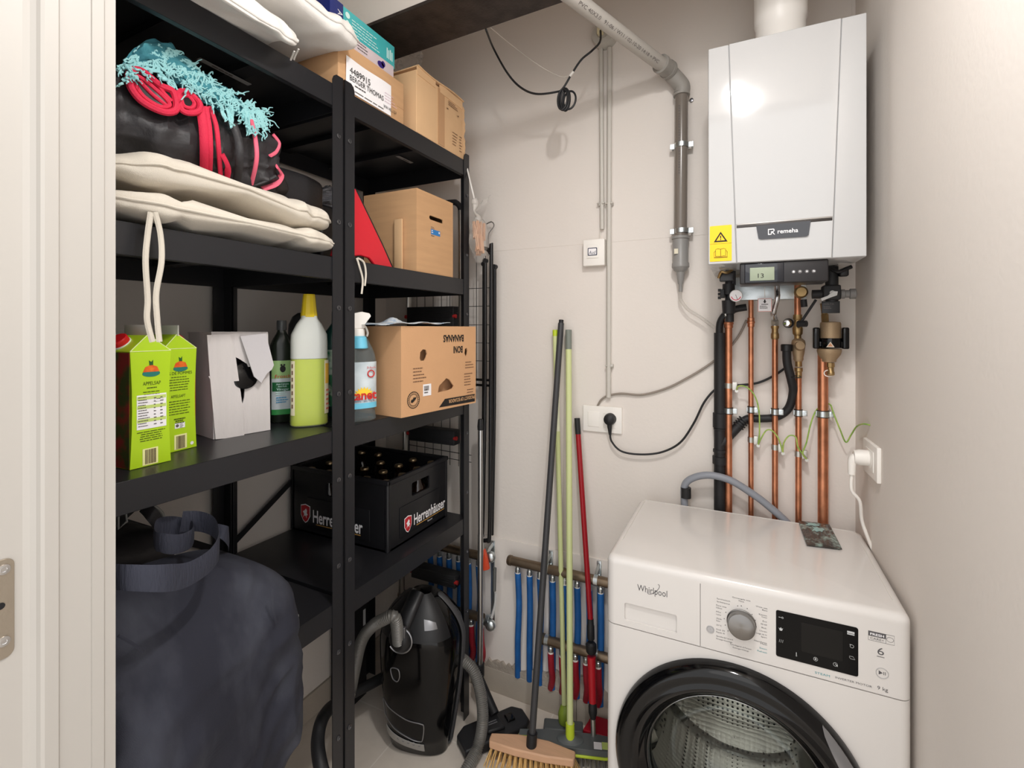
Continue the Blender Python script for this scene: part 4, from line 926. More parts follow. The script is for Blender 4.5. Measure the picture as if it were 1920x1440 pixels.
# black bag behind with a white buckle, white clip behind the tote
t = thing('backpack', 'black bag with a grey buckle slumped behind the navy tote', 'bag', (-1.20, .52, Z4))
m = MB(loc(-1.20, .50, Z4+.125)); m.sq(.16, .30, .245, .5, .4, 60, 26, .02, 9, 3); m.build('bag_body', nylon, t)
m = MB(); q = [tp(*p, -1.10) for p in ((222, 968), (236, 962), (238, 978), (222, 992))]; m.tube(q, .0022, 8, closed=True); m.build('buckle', mat('grey_buckle', (150, 150, 146), .4), t)
m = MB(); m.tube(spl([tp(276, 955, -1.12), tp(290, 950, -1.11), tp(304, 962, -1.11), tp(306, 975, -1.12)], 6), .003, 8); m.build('buckle_loop', mat('grey_buckle', (150, 150, 146), .4), t)
m = MB(); m.tube(spl([tp(270, 950, -1.12), tp(285, 965, -1.1), tp(300, 985, -1.1)], 6), .002, 8, flat=.012, up=(0, .5, 1)); m.build('bag_strap', nylon, t)
t = thing('power_adapter', 'white plastic adapter with short loop lying behind the navy tote', 'adapter', tp(532, 1140, -.95))
c = tp(533, 1145, -.955); c.z = Z4+.0002
m = MB(loc(c.x, c.y, Z4, .4)); m.box(-.03, .03, -.016, .012, 0, .014, .004); m.build('adapter_body', whtp, t)
m = MB(); m.tube(spl([tp(518, 1082, -.96), tp(528, 1086, -.955), tp(527, 1100, -.955), tp(524, 1112, -.957), V((c.x, c.y, Z4+.006))], 6), .0028, 8); m.build('cord_loop', whtp, t)
# ================================================================ BACK WALL: pipes, cables, controls
# ---- grey PVC drain pipe: sloping run, bend, vertical drop
YPV = YW-.034
ptop = W(1076, -6, Y=1.0); 
elb = W(1268, 140, Y=YPV+.0); vt = W(1278, 168, Y=YPV); vb = W(1276, 446, Y=YPV)
e0 = W(1250, 128, Y=YPV-.035)
dirr = (W(1080, 0, Y=1.18)-e0).normalized(); far = e0+dirr*(.62)
t = thing('drain_pipe', 'grey plastic drain pipe sloping from the ceiling then dropping down the back wall', 'pipe', vb)
m = MB(); m.cyl(far, e0, .0205, n=28); o = m.build('sloping_pipe', mat('light_grey_pvc', (178, 173, 166), .4), t)
m = MB(); m.cyl(vt, vb, .0200, n=28); m.build('vertical_pipe', greyd, t)
m = MB()
m.cyl(e0-dirr*-.030, e0-dirr*.012, .0265, n=28); m.cyl(e0+dirr*.036, e0+dirr*.026, .0285, n=28)
m.cyl(e0-dirr*.004, e0-dirr*.016, .0285, n=28)
m.tube(spl([e0-dirr*.01, e0-dirr*.03+V((0, .004, -.006)), vt+V((0, 0, .012)), vt-V((0, 0, .012))], 8), .0245, 24)
m.cyl(vt-V((0, 0, .012)), vt-V((0, 0, .020)), .0255, n=28); m.build('elbow_fitting', greyp, t)
m = MB(); c0 = vb; m.lathe([(.0275, -.004), (.0275, .004), (.0245, .005), (.0240, -.078), (.0265, -.082), (.0270, -.094), (.0235, -.098), (.0210, -.104), (.0130, -.110), (.0085, -.146), (.0060, -.150), (.0060, -.172)], c0, ZP, 28); m.build('reducer_socket', mat('mid_grey_pvc', (140, 138, 135), .4), t)
m = MB(); a = W(1264, 476, Y=YPV-.026); m.prism(rrect(.012, .016, .001), a, XP, ZP, -.001); m.build('small_label', mat('pale_label', (220, 212, 190), .6), t)
# marking along the sloping pipe
side = dirr.cross(V((0, 0, 1))).normalized(); upv = side.cross(dirr).normalized()
view = (V((0, 0, CAMZ))-(e0+dirr*.3)).normalized(); nv = (view-dirr*view.dot(dirr)).normalized(); txd = -dirr; uyv = nv.cross(txd)
m = MB(); o_ = e0+dirr*.44+nv*.0207-uyv*.004
m.text('PVC 40X3.0   91-06 / W11 / 02-10-20 14:18 + PVC', .013, o_, txd, uyv, fit=.37, th=.0004); m.build('pipe_marking', inkg, t)
m = MB()
for k in range(26): z = vt.z-.06-k*.0085; m.box(vt.x-.007, vt.x-.003, YPV-.0206, YPV-.0200, z, z+.003+(k % 3)*.001)
tag(m.build('pipe_marking', inkg, t), kind='stuff')
def clampring(parent, x, y, z, r, w_=.012, ears=True, ear=.018, nm='pipe_clamp'):
    m = MB(); m.lathe([(r, -w_/2), (r+.002, -w_/2), (r+.002, w_/2), (r, w_/2)], (x, y, z), ZP, 24, caps=False)
    if ears:
        for s_ in (-1, 1): m.box(x+s_*(r-.001) if s_ > 0 else x-(r-.001)-ear, x+(r-.001)+ear if s_ > 0 else x-(r-.001), y-.003, y+.002, z-w_*.55, z+w_*.55)
        for s_ in (-1, 1): m.cyl((x+s_*(r+ear*.6), y-.004, z), (x+s_*(r+ear*.6), y+.03, z), .0032, n=10)
    return m.build(nm, zinc, parent, bevel=.0006)
for py in (273, 433):
    z = W(1278, py, Y=YPV).z; clampring(t, vt.x, YPV, z, .0205, .015, True, .016)
tag(MB().lathe([(.003, 0), (.004, .004), (.006, .006), (.006, .008), (.001, .009)], W(1297, 189, Y=YW), (0, -1, 0), 14).build('wall_screw', mat('screw_black', (62, 62, 64), .35, .6)), 'single dark screw in the wall beside the grey drain pipe bend', 'screw')
# ---- grey conduits
cond = mat('grey_conduit', (196, 192, 184), .4)
YC = YW-.012
def vpipe(name, lab, px, py0, py1, r, mt, y=YC, cat='pipe', saddles=()):
    a = W(px[0], py0, Y=y); b = W(px[1], py1, Y=y); t = thing(name, lab, cat, b)
    MB().cyl(a, b, r, n=18).build('pipe', mt, t)
    for py in saddles:
        c = W(px[0], py, Y=y); m = MB(); m.box(c.x-r-.004, c.x+r+.004, y-.002, y+.010, c.z-.006, c.z+.006, .001); m.tube([(c.x-r-.003, y, c.z), (c.x-r-.004, y-.008, c.z), (c.x-r*.7, y-.010, c.z)], .0025, 6); m.tube([(c.x+r+.003, y, c.z), (c.x+r+.004, y-.008, c.z), (c.x+r*.7, y-.010, c.z)], .0025, 6); m.build('saddle_clip', cond, t)
    return t
vpipe('conduit', 'shorter pale grey conduit ending above the small white wall control', (1127, 1129), 90, 430, .0075, cond, saddles=(382,))
vpipe('conduit', 'longer pale grey conduit running down to the double wall socket', (1143, 1141), 90, 745, .0082, cond, saddles=(382, 686))
# lamp holder box on the wall
a = W(1133, 62, Y=YW-.02)
t = thing('junction_box', 'round grey junction box on the back wall under the sloping pipe', 'box', a)
m = MB(); m.lathe([(.044, 0), (.044, .022), (.040, .036), (.022, .040), (.018, .034)], (a.x, YW, a.z-.006), (0, -1, 0), 32); m.build('box_body', mat('box_grey', (186, 182, 174), .5), t)
m = MB(); b = W(1126, 57, Y=YW-.045); m.box(b.x-.012, b.x+.008, b.y-.004, b.y+.014, b.z-.011, b.z+.012, .002); m.build('terminal_block', mat('cream_plastic', (226, 216, 180), .4), t)
# hanging black cable with a coil
YK = 1.44
def K(x, y, d=0): return W(x, y, Y=YK+d)
bt0 = W(911, 55, Z=2.296)
t = thing('hanging_cable', 'thin black cable looping from the steel beam to the junction box with a small coil', 'cable', K(1060, 170))
pts = [bt0, K(925, 90), K(950, 135), K(975, 163), K(1005, 176), K(1045, 172), K(1056, 165), K(1073, 137), K(1090, 112), K(1110, 95), K(1125, 78, .10), b]
m = MB(); m.tube(spl(pts, 8), .0034, 8); m.build('cable', rub, t)
c = K(1059, 188); 
m = MB()
for k, (rx_, rz_, dx) in enumerate(((.016, .034, -.004), (.014, .036, .002), (.018, .033, -.002), (.012, .035, .004), (.020, .030, .014))):
    m.tube([c+V((dx+rx_*math.cos(q*PI/16), .004*k-.01+.004*math.sin(q*PI/16), rz_*math.sin(q*PI/16))) for q in range(32)], .0032, 7, closed=True)
m.build('coil', rub, t)
m = MB(); a = K(1072, 139); m.cyl(a-V((.006, .002, .006)), a+V((.006, -.002, .006)), .0046, n=10); m.build('cable_tie', whtp, t)
t = MB(); t.tube(spl([W(920, 52, Z=2.296), K(960, 85), K(1010, 122), K(1050, 143), K(1069, 141)], 8), .0010, 5)
tag(t.build('string', mat('white_cord', (214, 208, 200), .7)), 'thin white string running from the steel beam to the black cable coil', 'string')
# ---- small white wall control
a = W(1093, 450, Y=YW-.03); b = W(1133, 497, Y=YW-.03)
t = thing('wall_thermostat', 'small square white control box with handwritten label on the back wall', 'control', (a.x, YW, b.z))
m = MB(); m.box(a.x, b.x, YW-.03, YW, b.z, a.z, .003); m.build('housing', whtp, t)
m = MB(); k = (b.x-a.x); m.box(a.x+.19*k, a.x+.74*k, YW-.0325, YW-.029, b.z+.28*(a.z-b.z), b.z+.80*(a.z-b.z), .001); m.build('rocker', whtp, t)
m = MB(); x0_ = a.x+.24*k; z0_ = b.z+.38*(a.z-b.z); m.prism(rrect(k*.44, k*.36, .003), (x0_, YW-.0325, z0_), XP, ZP, .0006) ; q = m.build('label_frame', mat('slate_ink', (60, 64, 84), .6), t)
m = MB(); m.prism(rrect(k*.44-.006, k*.36-.006, .002), (x0_+.003, YW-.0332, z0_+.003), XP, ZP, .0005); q2 = m.build('label_field', pap, t)
m = MB(); m.text('Aud', .017, (x0_+.0035, YW-.0340, z0_+.005), XP, ZP, fit=k*.44-.008, th=.0002, shear=.25); m.build('handwriting', mat('slate_ink', (60, 64, 84), .6), t)
m = MB(); c = W(1126, 440, Y=YW-.006); m.cyl((c.x-.002, YW-.005, a.z), (c.x-.002, YW-.005, a.z+.03), .0025, n=8); m.build('wire', mat('white_cord', (214, 208, 200), .7), t)
# ---- double wall socket with black plug
a = W(1093, 762, Y=YW-.009); b = W(1166, 814, Y=YW-.009); zt_ = W(1130, 762, Y=YW-.009).z; zb_ = W(1130, 811, Y=YW-.009).z
t = thing('wall_socket', 'double white wall socket on the back wall holding the black plug', 'socket', (a.x, YW, zb_))
m = MB(); m.box(a.x, b.x, YW-.009, YW, zb_, zt_, .002); m.build('face_plate', whtp, t)
for x_ in (a.x+.018, a.x+(b.x-a.x)*.54):
    m = MB(); m.box(x_, x_+.042, YW-.0108, YW-.008, zb_+.018, zt_-.020, .0012); m.build('insert', whtp, t)
c = W(1142, 787, Y=YW-.03)
t = thing('power_plug', 'round black plug with black cord in the double wall socket', 'plug', c)
m = MB(); m.lathe([(.020, 0), (.0205, .012), (.018, .026), (.010, .032), (.001, .034)], (c.x, YW-.0085, c.z), (0, -1, 0), 28); m.tube([(c.x, YW-.026, c.z-.004), (c.x+.001, YW-.026, c.z-.028), (c.x+.002, YW-.024, c.z-.052)], .008, 14, rf=lambda q: .0105-.006*q); m.build('plug_body', rub, t)
Yk = YW-.022
m = MB(); m.tube(spl([(c.x+.002, YW-.024, c.z-.048), W(1147, 828, Y=Yk), W(1165, 846, Y=Yk), W(1200, 852, Y=Yk), W(1240, 848, Y=Yk), W(1275, 830, Y=Yk), W(1300, 795, Y=Yk), W(1320, 755, Y=Yk), W(1340, 731, Y=Yk+.008), W(1358, 722, Y=Yk+.012), W(1385, 722, Y=Yk+.012), W(1420, 718, Y=Yk+.012), W(1450, 705, Y=Yk+.012), W(1475, 688, Y=Yk+.012)], 8), .0034, 8); m.build('power_cord', rub, t)
m = MB(); Yg = YW-.008
m.tube(spl([W(1120, 762, Y=YW-.004), W(1127, 750, Y=Yg), W(1140, 742, Y=Yg), W(1165, 738, Y=Yg), W(1205, 740, Y=Yg), W(1250, 728, Y=Yg), W(1290, 708, Y=Yg), W(1320, 690, Y=Yg), W(1345, 672, Y=Yg), W(1365, 655, Y=Yg), W(1385, 630, Y=Yg), W(1400, 600, Y=Yg)], 8), .0035, 8)
tag(m.build('grey_cable', mat('grey_cable', (140, 130, 120), .5)), 'grey cable sagging along the wall from the double socket to the copper pipes', 'cable')
# clear condensate tube from the reducer
m = MB(); v = W(1276, 505, Y=YPV)
m.tube(spl([(vb.x, YPV, vb.z-.165), W(1276, 560, Y=YPV), W(1290, 580, Y=YPV), W(1315, 596, Y=YPV), W(1340, 615, Y=YPV)], 8), .0052, 10)
tag(m.build('clear_hose', mat('clear_tube', (214, 210, 204), .15, trans=.6, ior=1.2, alpha=.6)), 'clear thin hose curving from the grey drain pipe towards the boiler pipes', 'hose')

# ================================================================ BOILER
YB = 1.35
bl, br_, bt_, bb = -.0816, .2577, 2.128, 1.566
bwm = mat('boiler_white', (186, 186, 186), .07, coat=.2)
t = thing('boiler', 'white wall-hung boiler with dark name badge and yellow warning sticker', 'boiler', ((bl+br_)/2, YW, bb))
m = MB(); m.box(bl, br_, YB+.0015, YW, bb, bt_, .003); m.build('casing', bwm, t)
def B(px, py, d=0): p = W(px, py, Y=YB-d); return p
LT, LBm, RT, RB = B(1367, 84), B(1382, 491), B(1577, 33), B(1559, 484)
m = MB(); m.prism([(LT.x, bt_-.001), (RT.x, bt_-.001), (RB.x, bb+.001), (LBm.x, bb+.001)], (0, YB, 0), XP, ZP, .004); m.build('front_panel', bwm, t, bevel=.0012)
m = MB(); m.prism([(bl+.001, bb+.001), (LBm.x-.0016, bb+.001), (LT.x-.0016, bt_-.001), (bl+.001, bt_-.001)], (0, YB+.001, 0), XP, ZP, .003); m.build('side_panel', bwm, t, bevel=.0012)
m = MB(); m.prism([(RB.x+.0016, bb+.001), (br_-.001, bb+.001), (br_-.001, bt_-.001), (RT.x+.0016, bt_-.001)], (0, YB+.001, 0), XP, ZP, .003); m.build('side_panel', bwm, t, bevel=.0012)
s0, s1_ = B(1381, 424, .005), B(1561, 409, .005)
m = MB(); m.box(s0.x, s1_.x, YB-.0050, YB, s0.z-.0052, s0.z+.001, .001); m.build('trim_strip', mat('dark_strip', (66, 62, 60), .2, .5), t)
m = MB(); m.box(s0.x, s1_.x, YB-.0056, YB, s0.z+.0012, s0.z+.0052, .001); m.build('bright_strip', mat('grey_strip', (168, 164, 160), .3, .6), t)
pp = [B(x, y, .0052) for x, y in ((1418, 424), (1520, 414), (1516, 441), (1512, 443.5), (1426, 449), (1422, 447))]
m = MB(); m.prism([(p.x, p.z) for p in pp], (0, YB-.0052, 0), XP, ZP, .0022); bd = m.build('name_badge', mat('badge_black', (22, 24, 34), .15, coat=.5), t)
p = B(1458, 435, .0085); m = MB(); m.text('remeha', .0145, (p.x, YB-.0078, p.z-.0035), XP, ZP, fit=B(1496, 430).x-p.x, th=.0002, bold=.015); m.build('maker_name', pap, bd)
p = B(1440, 437, .0085); m = MB()
k = .0145
for poly in ([(0, 0), (.7, 0), (.7, .16), (.16, .16), (.16, .84), (.7, .84), (.7, 1), (0, 1)], [(.6, 0), (.76, 0), (.76, .42), (1.2, 0), (1.42, 0), (1.0, .44), (1.3, .6), (1.3, .88), (1.15, 1), (.7, 1), (.7, .84), (1.1, .84), (1.12, .58), (.6, .56)]):
    m.prism([(a*k*.75, b*k) for a, b in poly], (p.x, YB-.0076, p.z-.0045), XP, ZP, .0002)
m.build('maker_logo', pap, bd)
# warning sticker
a, b = B(1331, 425), B(1372, 489); m = MB(); yz = YB-.0026; W1 = b.x-a.x; H1 = a.z-b.z
m.prism([(x+a.x, y+b.z-.0) for x, y in rrect(W1, H1, .002)], (0, yz, 0), XP, ZP, .0006); sk = m.build('warning_sticker', mat('warning_yellow', (250, 200, 20), .5), t)
m = MB(); m.box(a.x, b.x, yz-.0009, yz-.0006, b.z+H1*.49, b.z+H1*.49+.0005)
cx_, cz_ = a.x+W1*.5, b.z+H1*.54; tr = [(-.0165, 0), (.0165, 0), (0, .0265)]; ti = [(-.0105, .0036), (.0105, .0036), (0, .0205)]
def ringprism(m, outer, inner, o, th):
    n = len(outer)
    for i in range(n):
        m.prism([outer[i], outer[(i+1) % n], inner[(i+1) % n], inner[i]], o, XP, ZP, th)
ringprism(m, tr, ti, (cx_, yz-.0006, cz_), .0004); m.build('warning_triangle', ink, sk)
m = MB(); m.prism([(-.0010, .0105), (.0010, .0105), (.0016, .0175), (-.0016, .0175)], (cx_, yz-.0006, cz_-.0015), XP, ZP, .0004); m.prism(circ(0, .0072, .0014, 12), (cx_, yz-.0006, cz_-.001), XP, ZP, .0004); m.build('exclamation_mark', ink, sk)
m = MB(); zb2 = b.z+H1*.1
def ln(pts, r=.0005): m.tube([(cx_+x, yz-.0008, zb2+z) for x, z in pts], r, 5)
ln([(0, .0035), (0, .022)], .0006); ln([(-.012, .004), (-.008, .0045), (0, .0035), (.008, .0045), (.012, .004), (.012, .0215), (.007, .0235), (0, .022), (-.007, .0235), (-.012, .0215), (-.012, .004)])
ln([(-.012, .018), (-.0155, .015), (-.0155, 0), (.0155, 0), (.0155, .015), (.012, .018)]); ln([(-.0155, .002), (0, .0012), (.0155, .002)]); m.build('book_symbol', ink, sk)
# control panel
c0, c1 = B(1387, 505), B(1554, 531); m = MB(); zt2 = bb-.0005; zc2 = W(1390, 533, Y=YB+.006).z
m.box(c0.x, c1.x, YB+.004, YB+.10, zc2, zt2, .003); cp = m.build('control_panel', mat('panel_black', (34, 32, 34), .35), t)
gz = [W(x, y, Y=YB+.0035) for x, y in ((1396, 501), (1470, 499), (1470, 529), (1396, 532))]; m = MB(); m.box(gz[0].x, gz[1].x, YB+.0022, YB+.006, gz[3].z+.001, zt2-.002, .002); m.build('display_glass', mat('display_navy', (12, 16, 28), .08, coat=.4), cp)
l0, l1 = W(1406, 501, Y=YB+.002), W(1452, 525, Y=YB+.002); m = MB(); m.box(l0.x, l1.x, YB+.0012, YB+.003, l1.z, l0.z-.002, .0005); lc = m.build('lcd_screen', mat('lcd_green', (150, 160, 138), .3), cp)
m = MB(); m.text('13', .0155, (W(1421, 520, Y=YB).x, YB+.001, W(1421, 521, Y=YB).z), XP, ZP, fit=.013, th=.0002); m.build('lcd_digits', ink, lc)
for i, px in enumerate((1488, 1500, 1513, 1526)):
    c = W(px, 509.5-i*.4, Y=YB+.0035); m = MB(); m.lathe([(.0042, 0), (.0042, .0006), (.0030, .0008), (.001, .0008)], (c.x, YB+.0042, c.z), (0, -1, 0), 18); q = m.build('button', mat('button_grey', (110, 108, 108), .4), cp)
    m = MB(); m.prism([[(-.002, -.002), (.002, -.002), (.002, .001), (0, .003), (-.002, .001)], [(-.0025, 0), (.0025, 0), (0, .002)], circ(0, 0, .0018, 8), [(-.0025, 0), (0, .0025), (0, .001), (.0025, .001), (.0025, -.001), (0, -.001)]][i], (c.x, YB+.0032, c.z), XP, ZP, .0003); m.build('button_symbol', pap, q)
# flue
t = thing('flue_pipe', 'white flue pipe rising from the top of the boiler', 'pipe', ((W(1465, 40, Y=1.5)).x, 1.5, bt_))
fx = W(1463, 40, Y=1.50).x
m = MB(); m.lathe([(.062, 0), (.062, .07), (.0605, .075), (.0605, .10), (.064, .108), (.064, ZC-bt_-.001)], (fx, 1.50, bt_), ZP, 40); m.build('pipe', whtp, t)
m = MB(); m.lathe([(.012, 0), (.012, .012), (.009, .014), (.001, .014)], (fx-.006, 1.50-.062, bt_+.022), (0, -1, 0), 20); m.build('test_point_cap', whtp, t)

# ================================================================ PIPES UNDER THE BOILER
YP_ = YW-.030   # plane of the copper pipes
def cu(lab, px, py0, py1, r, clamp_py, y=YP_, joints=()):
    a = W(px[0], py0, Y=y); b = W(px[1], py1, Y=y); b.z = .12
    t = thing('copper_pipe', lab, 'pipe', b, 'copper pipes under the boiler')
    MB().cyl((b.x, y, a.z), b, r, n=18).build('pipe', copper, t)
    for j in joints:
        z = W(px[0], j, Y=y).z; m = MB(); m.lathe([(r+.0005, .014), (r+.0025, .013), (r+.0022, .004), (r+.0040, .002), (r+.0040, -.003), (r+.0022, -.004), (r+.0022, -.014), (r+.0005, -.015)], (b.x, y, z), ZP, 18); m.build('press_fitting', copper, t)
    z = W(px[0], clamp_py, Y=y).z
    q = clampring(t, b.x, y, z, r+.0012, .016, False); m = MB(); m.box(b.x+r+.001, b.x+r+.014, y-.005, y+.003, z-.008, z+.008, .001); m.box(b.x-r-.005, b.x-r-.001, y-.004, y+.003, z-.007, z+.007, .001); m.cyl((b.x+r+.008, y-.008, z), (b.x+r+.008, y+.006, z), .0035, n=10); m.cyl((b.x, y+r, z), (b.x, YW, z), .004, n=8)
    m.build('clamp_lug', zinc, t)
    m = MB(); m.lathe([(r+.0002, -.010), (r+.0028, -.0102), (r+.0028, -.0085)], (b.x, y, z), ZP, 18, caps=False); m.lathe([(r+.0002, .010), (r+.0028, .0102), (r+.0028, .0085)], (b.x, y, z), ZP, 18, caps=False); m.build('rubber_lining', rub, t)
    return t, b.x
p1, x1_ = cu('thick copper pipe beside the black waste pipe, first from the left', (1366, 1366), 592, 940, .0105, 770, joints=(606,))
p2, x2_ = cu('thin copper pipe with an earth clamp, second from the left', (1408, 1408), 548, 960, .0072, 768, joints=(604,))
p3, x3_ = cu('copper pipe under the chrome valve, third from the left', (1453, 1453), 615, 960, .0080, 772)
p4, x4_ = cu('copper pipe below the brass safety valve, fourth from the left', (1497, 1497), 690, 960, .0080, 774)
p5, x5_ = cu('thickest copper pipe on the right under the brass filter', (1543, 1543), 655, 960, .0130, 776)
# earth clamps and green-yellow wires
ew = mat('earth_wire', (176, 192, 96), .5, col2=(110, 160, 70), vscale=60)
def ec(lab, x, py, r):
    z = W(1450, py, Y=YP_).z; t = thing('earth_clamp', lab, 'clamp', (x, YP_, z)); m = MB(); m.lathe([(r, -.008), (r+.0018, -.008), (r+.0018, .008), (r, .008)], (x, YP_, z), ZP, 18, caps=False); m.build('band', alu, t)
    m = MB(); m.box(x+r, x+r+.014, YP_-.006, YP_+.004, z-.013, z+.012, .001); m.cyl((x+r+.012, YP_-.012, z-.014), (x+r+.012, YP_+.004, z-.014), .0048, n=12); m.build('screw_lug', alu, t)
    return V((x+r+.012, YP_-.010, z-.012))
xs = {1: x1_, 2: x2_, 3: x3_, 4: x4_}
e1 = ec('earth clamp on the thick left copper pipe', x1_, 727, .0105); e2 = ec('earth clamp on the second copper pipe from the left', x2_, 828, .0072)
e3 = ec('earth clamp on the third copper pipe from the left', x3_, 838, .0080); e4 = ec('earth clamp on the fourth copper pipe from the left', x4_, 846, .0080)
def wire(lab, pts, r=.0020, mt=ew): m = MB(); m.tube(spl(pts, 8), r, 7); return tag(m.build('earth_wire', mt), lab, 'wire', 'green and yellow earth wires')
Yq = YP_-.018
wire('earth wire arching from the left copper pipe down to the second one', [e1, W(1385, 724, Y=Yq), W(1400, 726, Y=Yq), W(1415, 742, Y=Yq), W(1423, 770, Y=Yq), W(1424, 810, Y=Yq), e2])
wire('earth wire looping between the second and third copper pipes', [e2, W(1427, 822, Y=Yq), W(1437, 807, Y=Yq), W(1448, 808, Y=Yq), W(1460, 823, Y=Yq), e3])
wire('earth wire looping between the third and fourth copper pipes', [e3, W(1470, 830, Y=Yq), W(1480, 817, Y=Yq), W(1492, 820, Y=Yq), W(1497, 840, Y=Yq), e4])
wire('earth wire rising from the fourth copper pipe behind the thick right one', [e4, W(1505, 850, Y=Yq), W(1512, 830, Y=Yq), W(1520, 795, Y=Yq), W(1530, 770, Y=YP_+.008), W(1543, 760, Y=YP_+.017), W(1556, 758, Y=YP_+.01), W(1563, 775, Y=Yq), W(1575, 805, Y=Yq), W(1586, 829, Y=Yq+.01), W(1596, 815, Y=Yq+.005), W(1606, 800, Y=Yq-.02), W(1618, 795, Y=1.52), W(1632, 797, Y=1.50)])
# black insulated waste pipe with branch hose
t = thing('waste_pipe', 'black plastic waste pipe standing left of the copper pipes', 'pipe', W(1350, 930, Y=YP_+.01))
Yw_ = YP_+.006; a = W(1350, 624, Y=Yw_)
m = MB(); m.cyl((a.x, Yw_, a.z), (a.x, Yw_, .12), .0175, n=24); m.build('pipe', rub, t)
m = MB()
for py0, py1, dr in ((774, 802, .0035), (842, 848, .003), (855, 870, .0045), (802, 806, .0015)):
    z0_ = W(1350, py0, Y=Yw_).z; z1_ = W(1350, py1, Y=Yw_).z; m.lathe([(.0175, 0), (.0175+dr, -.001), (.0175+dr, z1_-z0_+.001), (.0175, z1_-z0_)], (a.x, Yw_, z0_), ZP, 24)
m.build('socket_collar', rub, t)
m = MB(); br0 = V((a.x, Yw_-.004, W(1350, 835, Y=Yw_).z)); br1 = W(1388, 795, Y=Yw_+.010); m.cyl(br0, br1, .0140, n=22)
dd = (br1-br0).normalized()
for k in range(4): m.cyl(br1-dd*(.010-.008*k), br1-dd*(.006-.008*k), .0175, n=22)
m.build('branch_fitting', rub, t)
m = MB(); m.tube(spl([br1, W(1402, 785, Y=Yw_+.012), W(1425, 785, Y=Yw_+.012), W(1455, 782, Y=Yw_+.012), W(1478, 766, Y=Yw_+.008), W(1487, 735, Y=Yw_-.008), W(1483, 710, Y=Yw_-.026), W(1476, 680, Y=Yw_-.035), W(1475, 655, Y=Yw_-.035)], 8), .0115, 18); m.build('rubber_hose', rub, t)
c = W(1475, 652, Y=Yw_-.035); m = MB(); m.lathe([(.0145, -.010), (.0155, -.009), (.0155, .008), (.0135, .010), (.011, .006)], c, ZP, 22); m.build('funnel_collar', blkp, t)
c = W(1487, 706, Y=Yw_-.03); m = MB(); m.tube([c+V((.014*math.cos(q*PI/10)+.006, .014*math.sin(q*PI/10), .002*math.sin(q*PI/10))) for q in range(20)], .0013, 5, closed=True); m.build('cable_tie', blkp, t)
m = MB(); m.tube(spl([(a.x-.002, Yw_, a.z-.01), W(1350, 606, Y=Yw_), W(1360, 590, Y=Yw_+.0), W(1378, 580, Y=Yw_), W(1400, 576, Y=Yw_)], 8), .0105, 16); m.build('upper_bend', rub, t)
# pressure gauge and filling valve on the left
YV = 1.50
def V_(x, y, d=0): return W(x, y, Y=YV+d)
t = thing('filling_valve', 'black plastic boiler valve with a round white pressure gauge', 'valve', V_(1368, 570))
vx = V_(1366, 560).x; zt3 = bb-.001
m = MB(); m.cyl((vx+.002, YV+.02, zt3-.0), (vx+.002, YV+.02, V_(0+1366, 600).z-.005), .012, n=18); m.cyl((vx, YV+.01, V_(1366, 532).z), (vx, YV+.01, V_(1366, 552).z), .0165, n=22); m.cyl((vx, YV+.01, V_(1366, 563).z), (vx, YV+.01, V_(1366, 588).z), .0185, r2=.0165, n=22); m.box(vx-.022, vx-.010, YV-.006, YV+.02, V_(1366, 558).z, V_(1366, 542).z, .002); m.build('valve_body', rub, t)
for py in (544, 551, 558):
    c = V_(1355, py); m = MB(); m.cyl((vx-.028, YV+.004, c.z), (vx-.020, YV+.004, c.z), .0042, n=12); m.build('plug_screw', blkp, t)
m = MB(); m.cyl((vx, YV+.012, V_(1366, 588).z), (vx, YP_-.01, V_(1366, 588).z-.002), .010, n=14); m.cyl((x1_, YP_, V_(1366, 584).z), (x1_, YP_, W(1366, 594, Y=YP_).z), .0125, n=18); m.build('union', alu, t)
m = MB(); m.cyl((vx+.010, YV+.02, zt3), (vx+.010, YV+.02, V_(1366, 534).z), .009, n=14); m.box(vx-.024, vx+.014, YV+.0, YV+.03, V_(1366, 527).z, V_(1366, 511).z, .003); m.build('upper_housing', mat('charcoal_plastic', (58, 58, 60), .3), t)
m = MB(); m.tube(spl([(vx-.026, YV, V_(1366, 520).z), (vx-.018, YV-.012, V_(1366, 510).z), (vx-.004, YV-.01, V_(1366, 512).z), (vx+.010, YV-.004, V_(1366, 506).z)], 6), .004, 8); m.build('wire_clip', brass, t)
c = V_(1380, 554.5, -.03); ax = (V((0, 0, CAMZ))-c).normalized()
m = MB(); m.lathe([(.0165, -.016), (.0170, 0), (.0160, .0025), (.0145, .0015)], c, ax, 32); g_ = m.build('pressure_gauge', mat('gauge_rim', (206, 204, 204), .3), t)
m = MB(); m.lathe([(.0150, .0018), (.0149, .0021)], c, ax, 32); m.build('dial_face', pap, g_)
fx_, fy_ = frame(ax); m = MB()
rt = ZP.cross(ax).normalized(); upg = ax.cross(rt)
m.tube([c+ax*.0026+rt*.0118*math.cos(math.radians(q))+upg*.0118*math.sin(math.radians(q)) for q in range(190, 351, 12)], .0011, 5); m.build('red_scale', mat('dial_red', (216, 60, 84), .5), g_)
m = MB(); m.tube([c+ax*.0028+upg*.003-rt*.001, c+ax*.0028-upg*.011+rt*.004], .0006, 5); m.build('needle', inkg, g_)
